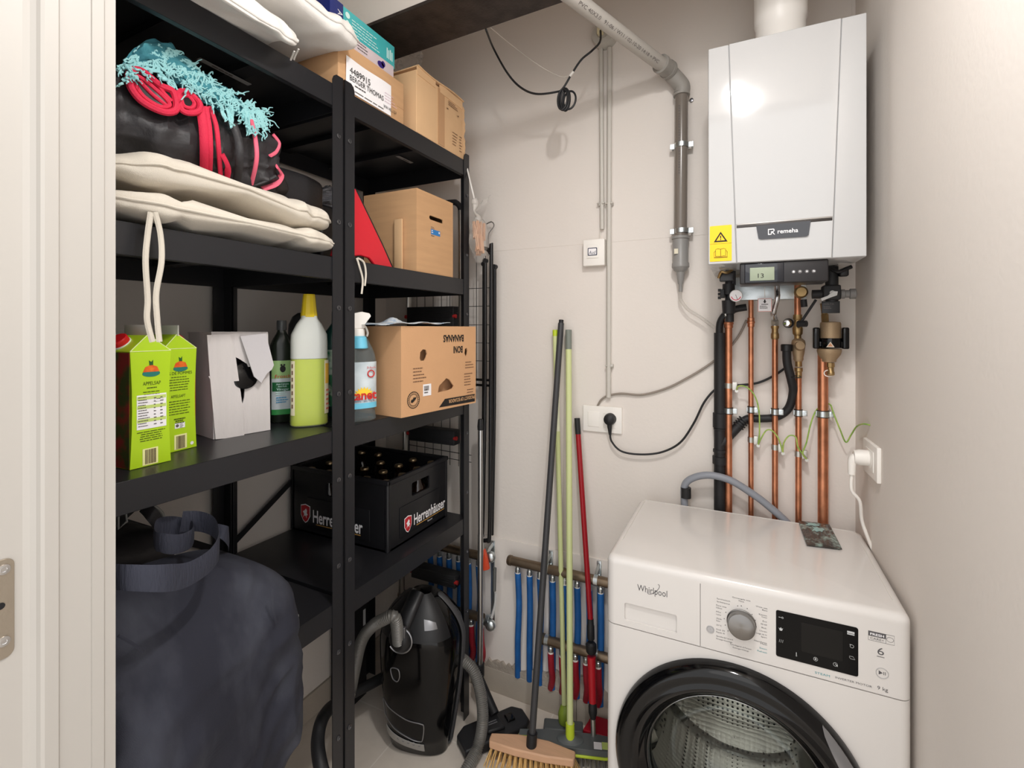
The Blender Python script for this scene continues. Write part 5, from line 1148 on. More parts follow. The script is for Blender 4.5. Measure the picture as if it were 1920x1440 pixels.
# tag
a, b = W(1421, 560, Y=YV+.02), W(1447, 584, Y=YV+.02)
t = thing('instruction_tag', 'small white tag with red border and black arrow under the boiler', 'tag', a)
m = MB(); m.box(a.x, b.x, YV+.02, YV+.021, b.z, a.z); m.build('tag_border', mat('tag_red', (226, 150, 140), .6), t)
m = MB(); m.box(a.x+.0012, b.x-.0012, YV+.0194, YV+.0204, b.z+.0012, a.z-.0012); m.build('tag_face', pap, t)
cx_ = (a.x+b.x)/2; m = MB(); m.prism([(-.0018, 0), (.0018, 0), (.0018, -.005), (.0045, -.005), (0, -.0105), (-.0045, -.005), (-.0018, -.005)], (cx_, YV+.0194, a.z-.003), XP, ZP, .0003); m.build('arrow', ink, t)
m = MB(); m.box(cx_-.0085, cx_+.0085, YV+.019, YV+.0195, a.z-.0175, a.z-.0155); m.bars((a.x+.005, YV+.0192, a.z-.022), XP, ZP, b.x-a.x-.01, 3, .0032); m.build('tag_print', inkg, t)
m = MB(); m.cyl((cx_, YV+.022, a.z-.002), (cx_, YV+.022, bb-.05), .0010, n=6); m.build('tag_string', whtp, t)
# bracket rail behind
t = thing('mounting_rail', 'zinc plated rail behind the valves under the boiler', 'rail', V_(1450, 545, .08))
a, b = W(1372, 533, Y=1.61), W(1512, 560, Y=1.61); m = MB(); m.box(a.x, b.x, YW-.045, YW, b.z, a.z+.02, .001); m.build('rail', zinc, t)
# chrome valve above the third copper pipe
t = thing('shutoff_valve', 'chrome shut-off valve above the third copper pipe', 'valve', V_(1453, 580))
zq = lambda py: V_(1455, py, .03).z
xv = V_(1456, 560, .03).x
m = MB(); m.tube(spl([(xv, YV+.03, bb-.04), (xv+.001, YV+.03, zq(545)), (xv+.001, YV+.025, zq(560)), (xv-.004, YV+.035, zq(575)), (xv-.0065, YV+.05, zq(588)), (x3_, YP_, W(1453, 600, Y=YP_).z)], 6), .0075, 14); m.cyl((x3_, YP_, W(1453, 598, Y=YP_).z+.004), (x3_, YP_, W(1453, 612, Y=YP_).z-.004), .0078, n=14); m.build('valve_tube', mat('satin_chrome', (200, 200, 202), .25, 1), t)
m = MB(); m.lathe([(.010, .006), (.011, .004), (.011, -.008), (.0095, -.010)], (x3_, YP_, W(1453, 604, Y=YP_).z), ZP, 6); m.build('hex_nut', alu, t, flat=True)
m = MB(); m.lathe([(.0105, 0), (.0108, -.006), (.0085, -.010), (.0088, -.020), (.0108, -.024), (.0110, -.036), (.0085, -.040)], (x3_, YP_, W(1453, 611, Y=YP_).z), ZP, 20); m.build('brass_union', brass, t)
# round thermostat knob on the wall
c = W(1478, 606, Y=YP_-.01); t = thing('valve_cap', 'round ribbed chrome and black cap between the third and fourth pipes', 'cap', c)
m = MB(); m.lathe([(.014, 0), (.014, .008), (.012, .010)], (c.x+.002, YP_+.0, c.z), (-.3, -1, 0), 24); m.build('black_ring', rub, t); m = MB(); m.lathe([(.012, .008), (.0115, .016), (.008, .024), (.001, .025)], (c.x+.002, YP_+.0, c.z), (-.3, -1, 0), 12); m.build('chrome_cap', chrome, t, flat=True)
m = MB(); m.cyl((c.x+.002, YP_, c.z), (c.x+.006, YW, c.z), .008, n=12); m.build('spindle', zinc, t)
# brass safety group above the fourth pipe
t = thing('safety_valve', 'brass safety valve with black lever knob above the fourth copper pipe', 'valve', W(1500, 650, Y=YP_))
zz = lambda py, y=YP_-.015: W(1497, py, Y=y).z
xx = W(1497, 650, Y=YP_-.015).x
m = MB(); m.cyl((xx-.002, YP_-.015, bb-.03), (xx-.002, YP_-.015, zz(590)), .0085, n=16); m.build('copper_stub', copper, t)
m = MB(); m.lathe([(.0115, 0), (.0115, -.012), (.0085, -.016), (.0095, -.03), (.0135, -.040), (.0125, -.055), (.009, -.060)], (xx-.002, YP_-.015, zz(590)), ZP, 16); m.cyl((xx-.002, YP_-.015, zz(590)-.05), (x4_, YP_-.008, zz(690)+.004), .0088, n=14); m.build('upper_body', brass, t)
m = MB(); m.lathe([(.010, .002), (.0165, -.004), (.0180, -.014), (.0165, -.026), (.0150, -.040), (.0125, -.052), (.0130, -.058), (.010, -.064)], (xx, YP_-.015, zz(636)), ZP, 22); m.build('lower_body', brassd, t)
m = MB(); m.lathe([(.0130, 0), (.0135, .006), (.0115, .012), (.001, .0125)], (xx+.001, YP_-.028, zz(649)), (0.15, -1, .25), 22); m.build('inspection_cap', brassd, t)
m = MB(); m.lathe([(.0105, 0), (.0105, -.010), (.0085, -.012), (.0085, -.030)], (x4_, YP_-.006, zz(690)), ZP, 16); m.build('brass_union', brass, t)
k0 = W(1498, 560, Y=YV+.03); m = MB(); k0 = V((xx-.002, YV+.02, V_(1505, 548, .02).z)); m.lathe([(.0150, -.012), (.0165, -.006), (.0165, .008), (.012, .014)], k0, (0, -1, 0), 20); m.cyl(k0, (k0.x, YP_, k0.z), .009, n=12); m.build('brass_elbow', brass, t)
m = MB(); m.cyl(W(1509, 574, Y=YV+.02), W(1533, 545, Y=YV+.01), .006, n=10) if False else m.cyl(k0-V((-.006, 0, .02)), k0-V((-.008, 0, .04)), .008, n=10); m.build('drain_nipple', rub, t)
ka = W(1530, 562, Y=YV-.01); kb = W(1502, 604, Y=YV-.01); m = MB(); m.tube([ka, kb], .0034, 8); m.build('lever_rod', rub, t)
kc = W(1505, 607, Y=YV-.01); m = MB(); m.cyl(kc+V((-.010, .006, 0)), kc+V((.008, -.006, 0)), .0085, n=18); m.cyl(kc+V((.007, -.0055, 0)), kc+V((.0088, -.0066, 0)), .0040, n=12); m.cyl(kc+V((-.009, .004, 0)), (xx, YP_-.015, zz(612)), .005, n=8); m.build('black_knob', rub, t)
# right-hand isolating valve with grey lever
t = thing('isolating_valve', 'dark isolating valve with a pale grey lever under the right of the boiler', 'valve', V_(1565, 545))
xv = V_(1562, 545).x
m = MB(); m.cyl((xv, YV+.02, bb-.001), (xv, YV+.02, V_(1562, 565).z), .0150, n=20); m.box(xv-.022, xv+.018, YV, YV+.045, V_(1562, 562).z, V_(1562, 534).z, .004); m.cyl((xv-.045, YV+.02, V_(1562, 550).z), (xv-.015, YV+.02, V_(1562, 550).z), .012, n=16); m.build('valve_body', rub, t)
m = MB(); m.lathe([(.010, 0), (.0125, .002), (.0125, .010), (.010, .012), (.0100, .020), (.0135, .022), (.0135, .034), (.010, .036)], (xv+.018, YV+.02, V_(1562, 551).z), XP, 20); m.build('grey_cap', mat('grey_cap', (120, 118, 116), .4), t)
m = MB(); la = V_(1539, 562, -.01); lb_ = V_(1571, 547, -.01); d = (lb_-la).normalized(); n_ = V((-d.z, 0, d.x)); L = (lb_-la).length
m.prism([(0, -.004), (L*.5, -.0055), (L*.85, -.0075), (L, .001), (L*.8, .0065), (L*.4, .002), (0, .0035)], la, d, n_, .005); m.cyl((lb_.x-.012, YV+.0, lb_.z-.002), (lb_.x-.012, YV-.012, lb_.z-.002), .006, n=12); m.build('lever', mat('pale_grey_plastic', (196, 196, 194), .4), t, bevel=.001)
m = MB(); m.tube(spl([(xv-.004, YV, bb-.01), (xv+.012, YV-.005, bb-.018), (xv+.026, YV-.004, bb-.012), (xv+.040, YV, bb-.006)], 6), .005, 8); m.box(xv+.014, xv+.034, YV-.006, YV+.02, bb-.030, bb-.010, .004); m.build('wire_clip', blkp, t)
a, b = W(1541, 565, Y=YV+.01), W(1575, 587, Y=YV+.01)
m = MB(); m.box(a.x, b.x, YV+.01, YV+.015, b.z, a.z, .001); m.build('black_tag', mat('tag_black', (26, 26, 28), .4), t)
m = MB(); m.text('VALTA', .007, (a.x+.005, YV+.0094, a.z-.010), XP, ZP, fit=.022, th=.0002); m.bars((a.x+.004, YV+.0096, a.z-.016), XP, ZP, .022, 2, .004, th=.0003); m.build('tag_text', inkg, t)
# magnetic filter
t = thing('magnetic_filter', 'large beige brass filter with black band and small drain tap over the thick right pipe', 'filter', W(1557, 640, Y=YP_-.04))
YM = YP_-.035; c = W(1557, 640, Y=YM); zf = lambda py: W(1557, py, Y=YM).z
m = MB(); m.lathe([(.010, 0), (.0235, -.002), (.0250, -.006), (.0248, zf(634)-zf(603))], (c.x, YM, zf(603)), ZP, 28); m.build('upper_housing', brassd, t)
m = MB(); m.lathe([(.0255, 0), (.0265, -.002), (.0265, zf(652)-zf(634)+.002), (.0255, zf(652)-zf(634))], (c.x, YM, zf(634)), ZP, 28)
for s_ in (-1, 1): m.box(c.x+s_*.034-.008, c.x+s_*.034+.008, YM-.014, YM+.014, zf(654), zf(614), .004)
m.box(c.x-.034, c.x+.034, YM-.012, YM+.012, zf(650), zf(640), .002); bd = m.build('black_band', blkg, t)
ptr = W(1557, 651, Y=YM-.0275); m = MB(); m.prism([(-.0095, 0), (.0095, 0), (0, .015)], (ptr.x, YM-.0272, ptr.z), XP, ZP, .0008); q = m.build('warning_triangle', mat('triangle_cream', (232, 220, 204), .6), t); m = MB(); m.prism([(-.006, .0022), (.006, .0022), (0, .0115)], (ptr.x, YM-.0281, ptr.z), XP, ZP, .0004); m.build('triangle_centre', mat('logo_orange2', (206, 150, 110), .6), q)
m = MB(); m.lathe([(.0285, 0), (.0295, -.006), (.027, -.016), (.0175, -.030), (.0165, -.036), (.010, -.037)], (c.x-.003, YM, zf(654)), ZP, 28); m.build('lower_housing', brassd, t)
m = MB(); m.lathe([(.0095, 0), (.0095, -.012), (.0075, -.013), (.0075, -.024), (.009, -.026), (.009, -.034), (.005, -.036)], (c.x+.001, YM, zf(680)), ZP, 8); m.build('drain_tap', brass, t)
m = MB(); cc = W(1554, 700, Y=YM); m.tube([cc+V((.011*math.cos(q*PI/12), 0, .009*math.sin(q*PI/12))) for q in range(24)], .0014, 6, closed=True); m.build('wire_ring', whtp, t)
m = MB(); m.cyl((c.x-.012, YM, zf(603)-.004), (c.x-.012, YM+.01, zf(590)), .009, n=14); m.cyl((c.x-.012, YM+.01, zf(592)), (c.x-.016, YM+.01, V_(1562, 565).z), .0075, n=14); m.build('inlet_elbow', brass, t)
m = MB(); m.cyl((x5_, YP_, W(1543, 658, Y=YP_).z-.002), (x5_, YP_-.0, zf(640)), .0135, n=16); m.cyl((x5_, YP_, zf(645)), (c.x-.005, YM, zf(645)), .012, n=14); m.build('outlet_elbow', brassd, t)
# ---- socket and plug on the right wall
def RW(y): # x of the right wall at y
    return .288+(.304-.288)*((YW+.02)-y)/((YW+.02)-1.15)
ys0, ys1 = None, None
def onR(px, py):
    x = .295
    for _ in range(6): p = W(px, py, X=x); x = RW(p.y)
    return W(px, py, X=x)
q0, q1, q2, q3 = onR(1626, 816), onR(1653, 841), onR(1653, 908), onR(1629, 883)
t = thing('wall_socket', 'single white wall socket on the right wall holding the white plug', 'socket', q0)
zt_, zb_ = q1.z, q2.z; y0_, y1_ = q1.y, q0.y; dv = (q0-q1); dv.z = 0; dv.normalize(); nr = V((-dv.y, dv.x, 0))
if nr.x > 0: nr = -nr
Lh = (q0-q1).to_2d().length; MR = basis(q1-V((0, 0, zt_-zb_)), dv, ZP, dv.cross(ZP))
sg = 1 if dv.cross(ZP).dot(nr) > 0 else -1
m = MB(MR); m.box(0, Lh, 0, zt_-zb_, *sorted((0, sg*.009)), .002); m.build('face_plate', whtp, t)
m = MB(MR); m.box(Lh*.22, Lh*.78, (zt_-zb_)*.2, (zt_-zb_)*.8, *sorted((0, sg*.0105)), .001); m.lathe([(.021, 0), (.021, sg*.011), (.019, sg*.011)], (Lh*.5, (zt_-zb_)*.5, 0), (0, 0, 1), 28); m.build('insert', whtp, t)
t = thing('power_plug', 'white angled plug with white cord in the right wall socket', 'plug', onR(1625, 860))
pc = MR @ V((Lh*.55, (zt_-zb_)*.52, sg*.011)); nrm = nr
m = MB(); m.lathe([(.0195, 0), (.0195, .018), (.016, .030), (.001, .032)], pc, nrm, 26); m.tube(spl([pc+nrm*.020, pc+nrm*.032+V((0, 0, -.008)), pc+nrm*.034+V((0, 0, -.045))], 6), .010, 14, rf=lambda q: .012-.004*q); m.build('plug_body', whtp, t)
e = pc+nrm*.034+V((0, 0, -.045)); m = MB(); m.tube(spl([e, e+V((0, 0, -.04)), W(1612, 940, Y=e.y+.005), W(1616, 975, Y=e.y+.02), W(1626, 1005, Y=e.y+.02), W(1640, 1040, Y=e.y+.02)], 8), .0042, 10); m.build('power_cord', whtp, t)
# ================================================================ WASHING MACHINE
YM1 = 1.151; YM2 = 1.584; XA, XB = -.2998, .2915; HM = .85; SE = .6875
def F(px, py, d=0): return W(px, py, Y=YM1-d)
t = thing('washing_machine', 'white front-loading washing machine with black porthole and dark display', 'washing machine', ((XA+XB)/2, YM1, 0))
def shell(m, z0, z1, r=.020, th=.003, fw=.045):
    out = []
    def arc(cx, cy, a0, a1, rr): return [(cx+rr*math.cos(math.radians(a0+(a1-a0)*i/6)), cy+rr*math.sin(math.radians(a0+(a1-a0)*i/6))) for i in range(7)]
    o = [(XA+fw, YM1)]+arc(XA+r, YM1+r, 270, 180, r)+[(XA, YM2), (XB, YM2)]+arc(XB-r, YM1+r, 0, -90, r)+[(XB-fw, YM1)]
    i_ = [(XB-fw, YM1+th)]+arc(XB-r, YM1+r, -90, 0, r-th)+[(XB-th, YM2-th), (XA+th, YM2-th)]+arc(XA+r, YM1+r, 180, 270, r-th)+[(XA+fw, YM1+th)]
    m.prism(o+i_, (0, 0, z0), XP, YP, z1-z0)
DC = V((-.0186, YM1, .4155)); DR = .256
m = MB(); shell(m, .015, SE-.0010)
x0, x1 = XA+.045, XB-.045
hole = [(DC.x-x0+.215*math.cos(2*PI*i/48), DC.z-.015+.215*math.sin(2*PI*i/48)) for i in range(48)]
m.bm(wall_with_hole(t, (x0, YM1, .015), (1, 0, 0), x1-x0, SE-.0010-.015, hole, .003, (0, -1, 0)))
m.box(XA+.01, XB-.01, YM1+.01, YM2-.01, .015, .018); m.build('body', wht, t)
m = MB(); shell(m, SE+.0012, .829, fw=.030)
xd = F(1313, 1150).x
m.box(xd+.0007, XB-.030, YM1, YM1+.003, SE+.0012, .829)
m.box(XA+.012, XB-.012, YM1+.006, YM1+.010, SE-.006, .829); m.build('control_fascia', wht, t)
# detergent drawer with scooped grip
h0, h1 = F(1171, 1129), F(1269, 1185); hz1 = F(1173, 1130).z; hz0 = F(1172, 1163).z
hl = [(h0.x-(XA+.030)+p[0], hz0-(SE+.0012)+p[1]) for p in rrect(h1.x-h0.x, hz1-hz0, .005)]
m = MB(); m.bm(wall_with_hole(t, (XA+.030, YM1, SE+.0012), (1, 0, 0), xd-.0007-(XA+.030), .829-SE-.0012, hl, .003, (0, -1, 0)))
m.build('detergent_drawer', wht, t)
xx0, xx1 = h0.x-.0005, h1.x+.0005
m = MB(); m.grid(2, 40, lambda u, v: V((xx0+(xx1-xx0)*u, YM1+.003+.042*(math.sin(PI*.5*v**.8) if v < .82 else math.sin(PI*.5*.853)*((1-v)/.18)**.25), hz0-.001+(hz1-hz0+.002)*v)))
m.box(xx0-.001, xx0, YM1+.0028, YM1+.046, hz0-.001, hz1+.001); m.box(xx1, xx1+.001, YM1+.0028, YM1+.046, hz0-.001, hz1+.001)
m.build('drawer_grip', wht, t)
# lid
m = MB(); LN = []; NI = 7
def fp(i_, z):
    r = max(.002, .020-i_*.6); return [(XA+i_+p[0], YM1+i_+p[1], z) for p in rrect(XB-XA-2*i_, YM2+.002-YM1-2*i_, r, 6)]
for i_, z in [(0, .829)]+[(.016*(1-math.cos(PI/2*k/NI)), HM-.016+.016*math.sin(PI/2*k/NI)) for k in range(NI+1)]: LN.append(fp(i_, z))
nL_ = len(LN[0]); m.add([p for l in LN for p in l], [(j*nL_+i, j*nL_+(i+1) % nL_, (j+1)*nL_+(i+1) % nL_, (j+1)*nL_+i) for j in range(len(LN)-1) for i in range(nL_)]+[tuple(range(nL_-1, -1, -1)), tuple((len(LN)-1)*nL_+i for i in range(nL_))]); m.build('lid', wht, t)
m = MB(); m.tube(spl([(XA+.018, YM2-.012, HM+.0001), (XA+.018, YM1+.10, HM+.0001)], 1), .0009, 5); m.tube([(XB-.018, YM2-.012, HM+.0001), (XB-.018, YM1+.06, HM+.0001)], .0009, 5); m.tube([(XA+.018, YM2-.012, HM+.0001), (XB-.018, YM2-.012, HM+.0001)], .0009, 5); m.build('lid_groove', mat('white_shadow_line', (214, 210, 205), .4), t)
for sx in (XA+.05, XB-.05):
    for sy in (YM1+.05, YM2-.05): MB().cyl((sx, sy, 0), (sx, sy, .016), .018, n=16).build('foot', rub, t)
# porthole
dr = MB(); prof = [(DR, .0), (DR, .010), (DR-.004, .020), (DR-.012, .029), (DR-.022, .033), (DR-.030, .031), (DR-.036, .031), (DR-.044, .035), (DR-.052, .033), (DR-.058, .026), (DR-.066, .016), (DR-.072, .012), (DR-.075, .004), (DR-.075, -.02), (DR-.06, -.02), (DR-.045, -.003), (DR-.02, -.001)]
dr.lathe([(r, h) for r, h in prof]+[prof[0]], DC, (0, -1, 0), 96, caps=False); dro = dr.build('door_ring', mat('porthole_black', (8, 8, 9), .10, coat=.12, spec=.35), t)
m = MB(); m.lathe([(DR-.0735, .004), (DR-.0765, .006), (DR-.0785, .002), (DR-.0785, -.02), (DR-.0735, -.02)], DC, (0, -1, 0), 96, caps=False); m.build('inner_rim', chrome, dro)
glass = mat('porthole_glass', (225, 232, 230), .02, trans=1, ior=1.3, spec=.6)
gp = [(DR-.078, -.004), (DR-.084, -.03), (DR-.10, -.07), (DR-.13, -.10), (DR-.20, -.122), (.001, -.126)]
m = MB(); m.lathe(gp+[(r, h+.005) for r, h in gp[::-1]], DC, (0, -1, 0), 64, caps=False); m.build('glass_bowl', glass, dro)
# silver grip recess on the right of the ring
cr = []
for i in range(21):
    a = math.radians(4+46*i/20); cr.append((math.cos(a)*(DR-.004), math.sin(a)*(DR-.004)))
for i in range(21):
    a = math.radians(50-46*i/20); k = math.sin(PI*i/20)**.7; cr.append((math.cos(a)*(DR-.005-.026*k), math.sin(a)*(DR-.005-.026*k)))
m = MB(); vs = []
n = len(cr)
def ringh(r): 
    pr = sorted([(a, b) for a, b in prof[:11]]); 
    for (ra, ha), (rb, hb) in zip(pr, pr[1:]):
        if ra <= r <= rb: return ha+(hb-ha)*(r-ra)/max(1e-6, rb-ra)
    return .02
nn_ = 21; fs = []
for i in range(nn_):
    a = math.radians(4+46*i/(nn_-1)); k = math.sin(PI*i/(nn_-1))**.7
    for j in range(6):
        r = DR-.003-(.002+.026*k)*j/5; vs.append(V((DC.x+math.cos(a)*r, DC.y-ringh(r)-.0012, DC.z+math.sin(a)*r)))
fs = [(i*6+j, i*6+j+1, (i+1)*6+j+1, (i+1)*6+j) for i in range(nn_-1) for j in range(5)]
m.add(vs, fs); m.build('grip_insert', mat('grip_silver', (138, 138, 140), .35, .6), dro)
# gasket and drum
m = MB(); m.lathe([(.214, -.003), (.206, -.02), (.196, -.03), (.200, -.05), (.190, -.06), (.205, -.075), (.215, -.08), (.225, -.08)], DC, (0, -1, 0), 72, caps=False); m.build('rubber_gasket', mat('gasket_grey', (92, 92, 94), .6), t)
def drum_mat():
    m = bpy.data.materials.new('drum_steel'); m.use_nodes = True; nt = m.node_tree; b = nt.nodes['Principled BSDF']
    b.inputs['Metallic'].default_value = 1; b.inputs['Roughness'].default_value = .28
    tc = nt.nodes.new('ShaderNodeTexCoord'); vo = nt.nodes.new('ShaderNodeTexVoronoi'); vo.inputs['Scale'].default_value = 75; vo.inputs['Randomness'].default_value = .0
    rp = nt.nodes.new('ShaderNodeValToRGB'); rp.color_ramp.elements[0].position = .22; rp.color_ramp.elements[1].position = .28
    rp.color_ramp.elements[0].color = (.01, .01, .01, 1); rp.color_ramp.elements[1].color = rgb(206, 200, 194)
    nt.links.new(tc.outputs['Object'], vo.inputs['Vector']); nt.links.new(vo.outputs['Distance'], rp.inputs[0]); nt.links.new(rp.outputs[0], b.inputs['Base Color'])
    bp = nt.nodes.new('ShaderNodeBump'); bp.inputs['Strength'].default_value = .6; bp.inputs['Distance'].default_value = .002; nt.links.new(vo.outputs['Distance'], bp.inputs['Height']); nt.links.new(bp.outputs[0], b.inputs['Normal'])
    return m
dm = drum_mat()
m = MB(); m.lathe([(.222, -.082), (.236, -.10), (.240, -.13), (.240, -.37), (.228, -.385), (.18, -.39), (.15, -.38), (.06, -.385), (.001, -.385)], DC, (0, -1, 0), 72, caps=False); drum = m.build('drum', dm, t)
for k in range(3):
    a = math.radians(80+120*k); u = V((math.cos(a), 0, math.sin(a))); s_ = V((-math.sin(a), 0, math.cos(a)))
    m = MB(); prf = [(-.052, .24), (-.030, .20), (-.012, .182), (.012, .182), (.030, .20), (.052, .24)]
    vs = []
    for yy, kk in ((.10, .0), (.13, .8), (.20, 1), (.30, 1), (.35, .8), (.375, 0)):
        for (q, r) in prf: vs.append(DC+V((0, yy, 0))+u*(.239-(.24-r)*kk)+s_*q)
    m.add(vs, [(6*i+j, 6*i+j+1, 6*i+7+j, 6*i+6+j) for i in range(5) for j in range(5)]); o = m.build('drum_paddle', mat('paddle_steel', (202, 196, 190), .22, 1), drum)
    q = MB()
    for r_ in range(9):
        for c_ in range(2):
            p = DC+V((0, .15+r_*.022, 0))+u*.1815+s_*(-.006+.012*c_); q.lathe([(.0028, 0), (.0028, .0006)], p, -u, 8)
    q.build('paddle_holes', blkp, o)
# brand and printing on the fascia
a, b = F(1195, 1109), F(1251, 1112); Yt = YM1
m = MB(); m.text('Whirlpool', .0215, (a.x, Yt, F(1196, 1107).z), XP, ZP, fit=b.x-a.x, th=.0004)
c = F(1226, 1104); m.tube([(c.x+.017*math.cos(q*.25)*(1-.01*q), Yt-.0006, c.z+.0135*math.sin(q*.25+.9)-.001) for q in range(12, 29)], .0005, 4); m.build('brand_lettering', mat('print_grey', (84, 82, 84), .5), t)
kc = F(1391, 1166); kc = V((kc.x-.001, YM1, kc.z-.002)); kr = .0275
m = MB(); m.lathe([(kr+.0015, 0), (kr+.0015, .002), (kr, .003), (kr, .016), (kr-.001, .019), (kr-.003, .020), (.001, .0205)], kc, (0, -1, 0), 64)
kn = mat('brushed_knob', (140, 138, 136), .30, 1)
nt = kn.node_tree; b_ = nt.nodes['Principled BSDF']; b_.inputs['Anisotropic'].default_value = .85
tg = nt.nodes.new('ShaderNodeTangent'); tg.direction_type = 'RADIAL'; tg.axis = 'Y'; nt.links.new(tg.outputs[0], b_.inputs['Tangent'])
m.M = Matrix.Identity(4); m.v = [v-kc for v in m.v]; ko = m.build('program_knob', kn); ko.location = kc; ko.parent = t; ko.matrix_parent_inverse = Matrix.Translation(t.location).inverted()
pg = mat('print_grey', (84, 82, 84), .5)
def cap(px, py, s_, h, px2, mt=pg, nm='programme_name', al='LEFT'):
    a = F(px, py); b = F(px2, py); m = MB(); m.text(s_, h, (a.x, Yt, a.z), XP, ZP, fit=b.x-a.x, th=.0003); m.build(nm, mt, t)
for px, py, s_, px2 in ((1344, 1121.5, 'Synthetisch', 1369), (1344, 1127, 'Synthétiques', 1365), (1343, 1134, 'Fijne was', 1362), (1343, 1138.5, 'Délicat', 1354), (1343, 1146, 'Mix', 1352), (1343, 1151, 'Laine', 1352), (1343, 1158.5, 'Zijde', 1353), (1343, 1163, 'Soie', 1350), (1343, 1171, '20°C', 1353), (1343, 1179, 'Snel 30', 1359), (1343, 1184, 'Rapide 30', 1359), (1343, 1191.5, 'Spoelen&Centrif.', 1375), (1343, 1196.5, 'Rinçage+Essorage', 1373),
                        (1373, 1119, 'Gemengde was', 1407), (1385, 1126, 'Mixte', 1395), (1417, 1136, 'Witte was', 1439), (1429, 1143, 'Blanc', 1439), (1423, 1151, 'Katoen', 1438), (1428, 1156, 'Coton', 1438), (1430, 1164, 'Eco', 1438), (1426, 1169, '40-60', 1438), (1428, 1176, 'Bed-', 1438), (1424, 1181.5, 'Linnen', 1438), (1418, 1186, 'Linge de lit', 1438), (1427, 1193, 'Sport', 1438), (1414, 1200, 'Handwas', 1438), (1426, 1206, 'Main', 1438), (1369, 1207, 'Centrifugeren & Pompen', 1409), (1374, 1213, 'Essorage+Vidange', 1404)):
    cap(px, py+1.5, s_, .0042, px2)
tg_ = mat('print_teal', (70, 150, 158), .5)
cap(1424, 1215.5, 'Steam', .0046, 1438, tg_); cap(1420, 1221, 'Refresh', .0046, 1438, tg_)
m = MB()
for px, py in ((1363, 1133), (1357, 1148), (1354, 1160), (1356, 1172), (1361, 1183), (1379, 1136), (1390, 1136), (1401, 1141), (1410, 1152), (1416, 1163), (1418, 1175), (1415, 1187), (1408, 1196)):
    c = F(px+(4 if px < 1380 else 0), py); m.prism(circ(0, 0, .0010, 8), (c.x, Yt, c.z), XP, ZP, .0003)
tag(m.build('programme_dots', pg, t), kind='stuff')
c = F(1332, 1180); m = MB(); m.tube([(c.x+.0075*math.cos(q*PI/16), Yt-.0005, c.z+.0075*math.sin(q*PI/16)) for q in range(32)], .0009, 6, closed=True); m.lathe([(.0065, 0), (.006, .0008), (.001, .001)], (c.x, Yt, c.z), (0, -1, 0), 24); m.tube([(c.x, Yt-.0012, c.z), (c.x, Yt-.0012, c.z+.003)], .0004, 4); m.build('power_button', mat('button_ring', (176, 174, 174), .4), t)
d0, d1 = F(1455, 1143), F(1609, 1180); dz0 = F(1455, 1229).z
m = MB(); m.prism(rrect(d1.x-d0.x, d0.z-dz0, .004), (d0.x, Yt, dz0), XP, ZP, .0012); ds = m.build('display_panel', mat('display_black', (5, 5, 6), .15, spec=.2), t)
m = MB(); L_ = d1.x-d0.x; H_ = d0.z-dz0; m.prism([(0, 0), (L_*.5, 0), (L_*.5, H_*.62), (0, H_*.62)], (d0.x+L_*.32, Yt-.0012, dz0+H_*.24), XP, ZP, .0002); m.build('display_window', mat('display_grey', (22, 21, 20), .2, spec=.2), ds)
ic = mat('icon_white', (190, 192, 192), .5)
def icon(px, py, polys, tubes=()):
    c = F(px, py); m = MB()
    for p in polys: m.prism([(a, b) for a, b in p], (c.x, Yt-.0013, c.z), XP, ZP, .0003)
    for p in tubes: m.tube([(c.x+a, Yt-.0016, c.z+b) for a, b in p], .00035, 4)
    m.build('touch_icon', ic, ds)
cc_ = lambda r, x=0, y=0: [(x+r*math.cos(q*PI/8), y+r*math.sin(q*PI/8)) for q in range(17)]
icon(1464, 1157, [circ(-.003, 0, .0008, 6)], [[(-.004, 0), (.002, 0)], cc_(.0016, .003)])
icon(1464, 1179, [[(-.004, .003), (-.002, -.003), (.002, -.003), (.004, .003), (.002, .001), (0, .004), (-.002, .001)]])
icon(1464, 1201, [], [[(-.003, -.003), (-.002, .003)], [(0, -.003), (.001, .003)], [(.003, -.003), (.004, .003)]])
icon(1493, 1226, [circ(0, -.003, .0012, 10), [(-.0006, -.003), (.0006, -.003), (.0006, .004), (-.0006, .004)]])
icon(1529, 1235, [circ(0, 0, .0016, 10)], [cc_(.0036)])
icon(1566, 1245, [[(0, 0), (.004, 0), (.004, -.004)]], [cc_(.0036), [(0, .002), (0, 0)]])
icon(1595, 1186, [[(-.006, -.001), (.006, -.001), (.006, .003), (-.006, .003)], [(-.006, -.004), (.006, -.004), (.006, -.002), (-.006, -.002)]])
icon(1597, 1211, [], [cc_(.003), [(-.004, .003), (0, .003)]])
icon(1597, 1233, [], [[(-.004, 0), (-.004, .003), (.002, .003), (.005, -.002), (-.002, -.002), (-.004, 0)]])
# right-hand marks
a, b = F(1628, 1182), F(1661, 1190); zf1 = a.z; zm = F(1628, 1191).z; zf0 = F(1628, 1199).z; e = F(1677, 1190).x
m = MB(); m.prism([(0, 0), (b.x-a.x, 0), (b.x-a.x, zf1-zm), (0, zf1-zm)], (a.x, Yt, zm), XP, ZP, .0003); q = m.build('care_badge', pg, t)
m = MB(); m.text('FRESH', .0062, (a.x+.003, Yt-.0003, zm+.0022), XP, ZP, fit=(b.x-a.x)-.006, th=.0002, bold=.02); m.build('badge_text', pap, q)
m = MB(); m.text('CARE+', .0062, (a.x+.003, Yt, zf0+.0022), XP, ZP, fit=(b.x-a.x)-.006, th=.0003)
for p in ([(a.x, zf0), (a.x, zf1), (e, zf1), (e, zf0), (a.x, zf0)], [(b.x, zf0), (b.x, zf1)]): m.tube([(x, Yt-.0002, z) for x, z in p], .0003, 4)
